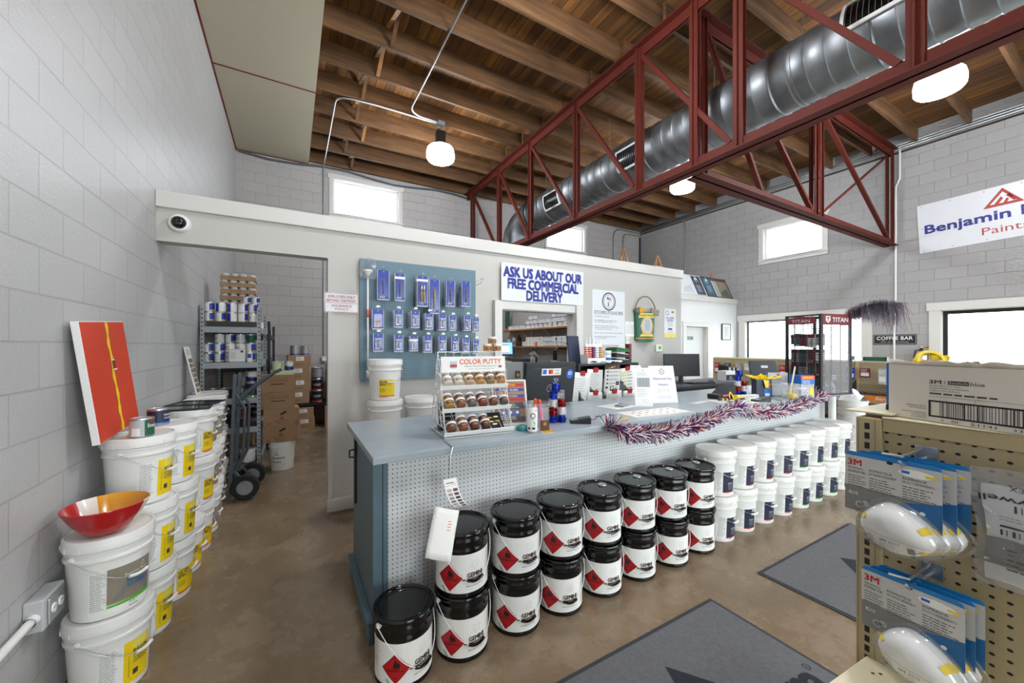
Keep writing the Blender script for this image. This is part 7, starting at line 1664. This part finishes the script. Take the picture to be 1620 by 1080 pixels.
# ------------------------------------------------------------------ hand truck
t = thing('hand_truck', 'grey steel hand truck with black wheels parked beside the grey rack', 'hand truck', (-.55, 5.15, 0), R(-94))
LEAN = R(-2); M = Matrix.Rotation(LEAN, 4, 'X')
for s in (-1, 1):
    m = MB(); m.bar(M @ Vector((s * .13, 0, .03)), M @ Vector((s * .13, 0, 1.32)), .045, .03, 'truck_grey', up=(0, 1, 0)); m.build('side_rail', t)
    m = MB(); m.tube([M @ Vector((s * .13, .02, 1.0)), M @ Vector((s * .13, .10, 1.12)), M @ Vector((s * .13, .34, 1.33)), M @ Vector((s * .13, .40, 1.36))], .018, 'truck_grey', 8); m.build('handle', t)
    m = MB(); m.tube([M @ Vector((s * .13, .02, .25)), M @ Vector((s * .13, .10, .45)), M @ Vector((s * .13, .10, .95)), M @ Vector((s * .13, .02, 1.1))], .014, 'truck_grey', 8); m.build('rail_bow', t)
    W_ = Matrix.Translation((s * .23, .15, .13)) @ Matrix.Rotation(R(90), 4, 'Y')
    m = MB(); m.lathe([(.075, -.03), (.10, -.034), (.122, -.03), (.13, -.015), (.13, .015), (.122, .03), (.10, .034), (.075, .03)], 'rubber', 32, W_); w = m.build('wheel', t)
    m = MB(); m.lathe([(0, -.022), (.03, -.026), (.035, -.012), (.06, -.012), (.076, -.028), (.076, .028), (.06, .012), (.035, .012), (.03, .026), (0, .022)], 'grey', 24, W_)
    for i in range(6): a = 2 * PI * i / 6; m.bar(W_ @ Vector((.02 * math.cos(a), .02 * math.sin(a), 0)), W_ @ Vector((.072 * math.cos(a), .072 * math.sin(a), 0)), .014, .036, 'grey')
    m.build('hub', w)
    m = MB(); m.bar(M @ Vector((s * .13, 0, .32)), (s * .16, .15, .13), .035, .02, 'truck_grey'); m.build('axle_bracket', t)
m = MB(); m.tube([(-.23, .15, .13), (.23, .15, .13)], .01, 'steel', 8); m.build('axle', t)
for z in (.32, .75, 1.0): m = MB(); m.bar(M @ Vector((-.13, 0, z)), M @ Vector((.13, 0, z)), .03, .012, 'truck_grey'); m.build('cross_bar', t)
m = MB(); m.bb(-.18, .18, -.025, .015, .002, .03, 'truck_grey'); m.build('toe_plate', t)
# ------------------------------------------------------------------ floor mats
def floor_mat_thing(label, x0, x1, y0, y1, art):
    t = thing('floor_mat', label, 'mat', (x0, y0, 0), 0); W, D = x1 - x0, y1 - y0
    m = MB(); m.bb(0, W, 0, D, .0005, .006, 'mat_edge'); m.build('rubber_edge', t, .002); m = MB(); m.bb(.025, W - .025, .025, D - .025, .006, .0095, 'mat_grey'); art(Print(m, lambda x, y, o: Vector((x, y, .0098 + o)))); m.build('carpet', t)
def art1(p):
    p.poly([(.81, .46), (.95, .73), (1.04, .42), (.98, .36)], 'mat_dark', 1) if False else p.poly([(.30, .61), (.62, .40), (.40, .40)], 'mat_dark', 1)
    p.text('Aura', 1.10, .24, .30, 'mat_dark', 1, w=.36, rot=R(12), bold=.05); p.ring(1.42, .41, .018, .025, 'mat_dark', 1); p.text('R', 1.412, .398, .022, 'mat_dark', 1)
floor_mat_thing('grey carpet floor mat in the lower middle with dark triangle and lettering', .80, 2.325, .50, 1.485, lambda p: (p.poly([(.828, .78), (1.05, .465), (.66, .42)], 'mat_dark', 1), p.text('Aura', .90, .335, .20, 'mat_dark', 1, w=.515, bold=.05, rot=R(-7)), p.ring(1.44, .422, .014, .019, 'mat_dark', 1), p.text('R', 1.434, .414, .016, 'mat_dark', 1)))
floor_mat_thing('grey carpet floor mat farther right below the navy labelled pails', 2.875, 4.40, .50, 1.485, lambda p: p.poly([(.742, .77), (.93, .55), (.56, .60)], 'mat_dark', 1))

# ------------------------------------------------------------------ near gondola with respirator packs
GR = R(-94); GO = (1.36, .31)
G = Matrix.Translation((*GO, 0)) @ Matrix.Rotation(GR, 4, 'Z')   # local: x right, y into the panel, z up
g = thing('gondola_shelf', 'near tan pegboard gondola shelf with hanging respirator packs at the right', 'shelf unit', (*GO, 0), GR)
m = MB(); m.bb(-.077, 1.1, .0, .022, .1, 1.405, 'tan_pegs'); m.build('back_panel', g)
m = MB(); m.bb(-.077, 1.1, -.006, .0, 1.393, 1.428, 'tan_metal'); m.bb(-.077, 1.1, -.01, .05, 1.428, 1.432, 'cream'); m.build('top_rail', g, .002)
for x0 in (-.129, 1.1):
    m = MB(); m.bb(x0, x0 + .052, -.014, .04, 0, 1.425, 'tan_metal'); m.bb(x0 + .004, x0 + .006, -.0155, -.014, 0, 1.42, 'taupe'); m.bb(x0 + .04, x0 + .042, -.0155, -.014, 0, 1.42, 'taupe')
    for k in range(52):
        z = 1.403 - .0262 * k
        if z > .05: m.box((x0 + .024, -.0143, z), (.011, .001, .017), 'black')
    m.build('upright', g, .001)
m = MB(); m.bb(-.16, -.06, -.0, .36, 1.436, 1.44, 'cream'); m.build('top_cap', g)
m = MB(); m.bb(-.129, 1.15, .04, .40, 1.405, 1.43, 'cream'); m.bb(-.129, 1.15, .36, .40, 0, 1.405, 'tan_metal'); m.build('top_deck', g)
m = MB(); m.bb(-.105, 1.1, -.36, -.016, .762, .782, 'cream'); p = Print(m, lambda x, y, o: Vector((x, y, .782 + o)))
for i in range(12):
    p.disk(-.06 + .1 * i, -.06, .004, 'black', 1, n=8); p.disk(-.07 + .1 * i, -.075, .004, 'black', 1, n=8)
m.bb(-.105, 1.1, -.365, -.36, .74, .785, 'cream'); m.build('shelf', g, .002)
for x in (-.1, 1.09): m = MB(); m.add([(x, -.016, .76), (x, -.34, .76), (x, -.016, .68)], [(0, 1, 2)], 'tan_metal'); m.build('shelf_bracket', g, solid=.003)
m = MB(); m.bb(-.129, 1.15, -.4, .04, .02, .14, 'cream'); m.build('base_deck', g)
def G_(o, x, y, z, rz=0): o.location = G @ Vector((x, y, z)); o.rotation_euler = (0, 0, GR + rz)
def long_hook(label, x, z, L):
    t = thing('display_hook', label, 'hook', (0, 0, 0), 0, 'metal hooks on the near gondola'); G_(t, x, 0, z)
    m = MB(); m.bb(-.02, .02, -.004, -.0005, -.02, .02, 'steel'); m.build('back_plate', t, .001)
    m = MB(); m.tube([(0, -.004, -.008), (0, -L, -.008), (0, -L - .012, .002)], .0032, 'steel', 8); m.build('prong', t)
    m = MB(); m.tube([(-.012, -.004, .014), (.0, -.012, .02), (0, -.03, .016), (0, -L, .012), (-.012, -L - .01, .014), (-.03, -L - .016, .014)], .0028, 'steel', 8); m.build('label_arm', t)
long_hook('metal display hook holding the upper respirator packs', .005, 1.352, .135); long_hook('metal display hook holding the lower respirator packs', .015, 1.072, .13); long_hook('metal display hook holding the clear bag of gloves', .20, 1.345, .075)
RP = None
def respirator():
    t = thing('respirator_pack', '', 'package', group='respirator packs on the near gondola'); w, h = .172, .148
    m = MB()
    def rr(x0, x1, z0, z1, r, n=5):
        o = []
        for cx, cz, a0 in ((x1 - r, z1 - r, 0), (x0 + r, z1 - r, 90), (x0 + r, z0 + r, 180), (x1 - r, z0 + r, 270)):
            for i in range(n + 1): a = R(a0 + 90 * i / n); o.append((cx + r * math.cos(a), cz + r * math.sin(a)))
        return o
    MX = Matrix.Rotation(R(90), 4, 'X')
    m.prism(rr(-w / 2, w / 2, -h, 0, .012), 0, .0015, 'pack_strip', MX)
    p = Print(m, flat(Matrix.Translation((0, -.0015, 0))), e=.0003)
    p.rect(-w / 2, -h, w, h - .010, 'pack_grey', 1)
    p.rect(-w / 2, -h, w, .062, 'print_grey', 2); p.poly([(-.0, -h), (w / 2, -h), (w / 2, -.082), (.02, -.098)], 'pack_blue', 3)
    p.text('3M', -w / 2 + .006, -.034, .015, 'red', 3, w=.027, bold=.06); p.text('PERFORMANCE', -w / 2 + .006, -.044, .005, 'text_dark', 3, w=.03); p.text('RESPIRATOR', -w / 2 + .006, -.053, .006, 'text_dark', 3, w=.034); p.fine(-w / 2 + .006, -.062, .036, 5, .006, 'print_dark', 3, seed=1)
    p.text('RESPIRATEUR', -.038, -.043, .006, 'text_dark', 3, w=.042); p.text('DE GRAND RENDEMENT', -.038, -.051, .005, 'text_dark', 3, w=.05); p.fine(-.038, -.06, .05, 6, .006, 'print_dark', 3, seed=2)
    p.text('RESPIRADOR', .022, -.043, .006, 'text_dark', 3, w=.04); p.text('DE ALTO RENDIMIENTO', .022, -.051, .005, 'text_dark', 3, w=.052); p.fine(.022, -.06, .055, 6, .006, 'print_dark', 3, seed=3)
    p.disk(.045, -.026, .03, 'paper', 3, .009); p.rect(.06, -.03, .018, .005, 'yellow', 4); p.rect(.02, -.028, .014, .006, 'bright_blue', 4); p.text('8210', -w / 2 + .008, -.108, .008, 'paper', 4, w=.018); p.ring(-w / 2 + .03, -.13, .006, .0085, 'light_grey', 4); p.disk(-.045, -.125, .007, 'light_grey', 4); p.disk(.055, -.112, .005, 'white', 4, .004); p.disk(0, -.012, .006, 'black', 3, .004)
    m.build('card', t)
    cx, cz, rx, rz_, dp = .016, -.163, .077, .063, .055
    def out(a, k): s = math.sin(a); return cx + k * (rx * math.cos(a) * (1 - .34 * max(0, s) ** 1.3) - .010 * max(0, s)), cz + k * rz_ * s * (1.08 if s > 0 else .95)
    def shell(a, v, k0, d0, ex=0):
        k = k0 * math.sin(v * PI / 2) ** .85
        x, z = out(a, k); y = -.003 - d0 * math.cos(v * PI / 2) ** .7 * (1 + .12 * math.sin(a) * math.sin(v * PI) + .05 * math.cos(3 * a) * math.sin(v * PI)) - ex
        return Vector((x, y, z))
    def dome(k0, d0, mm, name, zlift=0, nu=26, nv=9, rim=False):
        m = MB()
        def f(u, v): return shell(2 * PI * u, v, k0, d0)
        m.grid(f, nu, nv, mm)
        if rim: m.tube([(*[c for c in (out(2 * PI * i / 32, k0 * 1.0)[0],)], -.004, out(2 * PI * i / 32, k0)[1]) for i in range(32)], .003, mm, 6, True)
        return m
    mk = dome(.86, dp * .88, 'mask_white', 'mask')
    pp = Print(mk, lambda x, y, o: Vector((x, -.003 - dp * .90 * math.sqrt(max(.02, 1 - ((x - cx) / (rx * .9)) ** 2 - ((y - cz) / (rz_ * .9)) ** 2)) ** .9 - o - .001, y)), .01)
    pp.text('3M', cx - .02, cz - .022, .006, 'text_dark', 1, w=.012, bold=.04); pp.text('8210', cx - .003, cz - .022, .006, 'text_dark', 1, w=.018); pp.fine(cx - .022, cz - .029, .04, 3, .005, 'text_grey', 1); pp.rect(cx + .026, cz - .036, .011, .015, 'print_dark', 1); pp.fine(cx - .045, cz - .018, .018, 4, .006, 'print_dark', 1)
    pp.line(cx - .055, cz - .005, cx + .06, cz - .016, .0009, 'print_grey', 1)
    mk.build('mask', t)
    m = MB()
    for a, s in ((R(158), 1), (R(22), 1), (R(200), 1), (R(-38), 1)):
        m.grid(lambda u, v: shell(a - .11 + .22 * u, .62 + .36 * v, .87, dp * .9, .0015), 3, 5, 'yellow')
    m.build('strap', t)
    b_ = dome(1.0, dp, 'blister', 'b', rim=True); b_.build('blister_shell', t)
    return t
mat('pack_blue', '1a5f96', .4); mat('pack_strip', '1c79bd', .4); mat('pack_grey', 'c2c0bc', .45, var=.05)
for rn, (x, z, ys, dx) in enumerate(((-.02, 1.352, (-.122, -.092, -.062), .013), (.012, 1.072, (-.118, -.094, -.072), .008))):
    for k, y in enumerate(ys):
        lab = f'carded white respirator mask, {("front", "second", "rear")[k]} one on the {("upper", "lower")[rn]} hook of the near gondola'
        if RP is None: RP = o = respirator()
        else: o = dup(RP, lab)
        o['label'] = lab; G_(o, x + dx * k, y, z, R((2, 4, 5)[k]))
t = thing('plastic_bag', 'clear plastic bag of folded white goggles wipes hanging at the far right', 'bag', (0, 0, 0)); G_(t, .185, -.055, 1.352)
t['label'] = 'crinkled clear plastic bag with printed white contents hanging at the right edge'
rg = random.Random(4); wob = [[rg.uniform(-1, 1) for _ in range(13)] for _ in range(19)]
def bag(u, v, s=1, o=0):
    i, j = min(int(u * 12), 11), min(int(v * 18), 17); k = wob[j][i] * .0018
    pin = math.sin(PI * min(1, max(0, u))) ** .5 * math.sin(PI * min(1, .06 + v * .94)) ** .5
    return Vector(((u - .5) * (.19 - .02 * v + .008 * math.sin(v * 9)), s * (.022 * pin) * (.4 + .6 * v) + k - o, .004 - .25 * v + .006 * math.sin(u * 5)))
m = MB(); m.grid(lambda u, v: bag(u, v, -1), 12, 18, 'bag_plastic'); m.grid(lambda u, v: bag(u, v, 1), 12, 18, 'bag_plastic'); m.build('bag_film', t)
m = MB(); m.grid(lambda u, v: bag(.09 + .84 * u, .14 + .80 * v, -.8), 10, 14, 'mask_white'); m.grid(lambda u, v: bag(.09 + .84 * u, .14 + .80 * v, .8), 10, 14, 'mask_white')
p = Print(m, lambda x, y, o: bag(.5 + x / .17, -y / .25, -.93, o), .01)
p.text('Honeywell', .052, -.052, .016, 'text_dark', 2, w=.125, rot=PI, bold=.03); p.text('UVEX', -.0, -.032, .010, 'text_dark', 2, w=.035, rot=PI); p.text('UVEX', .03, -.108, .009, 'text_dark', 2, w=.035, rot=PI)
for i in range(9): p.rect(-.03 + .008 * i, -.085, (.003, .0015, .004)[i % 3], .014, 'text_dark', 2)
p.rect(-.05, -.118, .1, .004, 'text_dark', 2)
for i in range(12): p.rect(-.05 + .008 * i, -.135, (.003, .0015, .004, .002)[i % 4], .012, 'text_dark', 2)
p.rect(-.07, -.20, .14, .058, 'print_grey', 2); p.fine(-.04, -.165, .08, 5, .01, 'print_dark', 3); p.fine(-.05, -.098, .04, 2, .006, 'text_grey', 2); m.build('contents', t)
# shipping carton on top
t = thing('shipping_carton', 'large torn open white shipping carton with barcode on the near gondola', 'box', (1.40, .385, 1.433), R(-106))
BW, BH, BD = .70, .145, .30
m = MB(); m.bb(0, BW, 0, .004, 0, BH - .008, 'carton_white') if 'carton_white' in MATS else (mat('carton_white', 'ddd5c9', .75, var=.03), m.bb(0, BW, 0, .004, 0, BH - .008, 'carton_white'))
m.bb(0, .004, .004, BD, 0, BH - .01, 'carton_white'); m.bb(BW - .004, BW, .004, BD, 0, BH - .01, 'carton_white'); m.bb(.004, BW - .004, BD - .004, BD, 0, BH - .01, 'carton_white'); m.bb(.004, BW - .004, .004, BD - .004, 0, .004, 'carton_white')
p = Print(m, flat(), e=.0004)
p.text('3M', .085, .094, .009, 'text_dark', 2, w=.022, bold=.06); p.rect(.113, .094, .0008, .009, 'text_dark', 2); p.rect(.119, .0935, .036, .0095, 'text_dark', 2); p.text('Scotch', .121, .0955, .006, 'carton_white', 3, w=.032); p.text('blue', .157, .0945, .008, 'text_dark', 2, w=.023, shear=.15)
for i, s in enumerate(("Original Painter's Tape", 'Original Ruban pour Peinture', 'Original Cinta de Pintor')): p.text(s, .085, .087 - .006 * i, .004, 'text_dark', 2, w=(.055, .07, .055)[i])
p.fine(.085, .068, .12, 1, .006, 'text_dark', 2, rag=.05, th=.6); p.line(.085, .0625, .6, .0625, .0006, 'text_dark', 2)
for x in (.165, .25, .34): p.line(x, .055, x, .0625, .0006, 'text_dark', 2)
for a, b_, c, d in ((.083, .012, .6, .016), (.083, .049, .6, .053), (.083, .016, .0875, .049)): p.rect(a, b_, c - a, d - b_, 'black', 2)
x = .104; rg = random.Random(8)
while x < .59: w = rg.choice((.0012, .0012, .003, .0016)); p.rect(x, .016, w, .033, 'text_dark', 2); x += w + rg.choice((.0012, .0025, .004))
for i, s in enumerate(('0', '00', '51141', '33140', '9')): p.text(s, (.107, .125, .158, .222, .285)[i], .003, .006, 'text_dark', 2, w=(.004, .012, .04, .04, .006)[i])
for i, s in enumerate(('INDIVIDUAL ROLLS', 'NOT FOR RESALE', '', 'ROULEAUX INDIVIDUELS', 'NON DESTINES', 'A LA REVENTE')):
    if s: p.text(s, .079, .034 - .0056 * i, .0036, 'text_dark', 2, w=.0025 * len(s), al='R')
m.build('carton_body', t)
m = MB(); n = 40; rg = random.Random(6); jag = [rg.uniform(-.006, .006) for _ in range(n + 1)]
m.grid(lambda u, v: Vector((BW * u, .002 - .012 * v * math.sin(u * 8), BH - .009 + (.012 + jag[int(u * n)]) * v)), n, 1, 'carton_white')
m.grid(lambda u, v: Vector((.05 + .1 * u, .01 + .05 * v, BH - .01 + .014 * math.sin(PI * v) + .006 * math.sin(u * 7))), 6, 3, 'kraft'); m.grid(lambda u, v: Vector((.15 + .07 * u, .005 + .04 * v, BH - .01 + .009 * math.sin(PI * v))), 4, 3, 'kraft'); m.build('torn_flap', t, solid=.001)
m = MB(); m.bb(0, .12, 0, .2, 0, .138, 'bright_blue'); m.bb(-.001, .12, -.001, .2, 0, .022, 'black'); o = m.build('blue_carton'); o.location = (1.455, .405, 1.433); o.rotation_euler = (0, 0, R(-100)); tag(o, 'bright blue carton just behind the torn shipping carton', 'box')
m = MB(); m.lathe([(.028, 0), (.03, .002), (.03, .012), (.028, .014), (.02, .014), (.02, 0), (.028, 0)], 'yellow', 20, Matrix.Rotation(R(60), 4, 'X')); m.box((.02, 0, .012), (.035, .01, .012), 'yellow'); m.box((-.02, .0, -.002), (.02, .014, .02), 'yellow'); o = m.build('tape_dispenser', None, .002); o.location = (1.47, .325, 1.577); o.rotation_euler = (0, 0, R(-60)); tag(o, 'yellow plastic tape dispenser in the open top of the shipping carton', 'dispenser')
rg = random.Random(12)
for k in range(5):
    m = MB(); m.lathe([(.038, 0), (.05, 0), (.05, .024), (.038, .024), (.038, 0)], ('royal_blue', 'bright_blue', 'light_grey', 'paper', 'bright_blue')[k], 24); o = m.build('tape_roll'); L = Matrix.Translation((1.40, .385, 1.433)) @ Matrix.Rotation(R(-106), 4, 'Z'); o.location = L @ Vector((.22 + .105 * k, .13, .118)); tag(o, f'tape roll in the open shipping carton, {ORD[k]} from the far end', 'tape roll', 'tape rolls in the shipping carton')
    o.location.z -= .0
    for j in range(4):
        q = dup(o, f'tape roll in the open shipping carton, {ORD[j]} below the top roll at place {ORD[k]}'); q.location.z = 1.4375 + .0245 * j
    o.location.z = 1.4375 + .0245 * 4
m = MB(); m.lathe([(0, 0), (.04, 0), (.04, .09), (0, .09)], 'navy', 20); m.lathe([(.0405, 0), (.0405, .03)], 'bright_blue', 20); o = m.build('tape_core'); o.location = (1.66, .155, 1.433); o.location = Vector((1.76, .17, 1.43)); tag(o, 'navy and blue cylinder standing behind the shipping carton at the picture edge', 'roll')
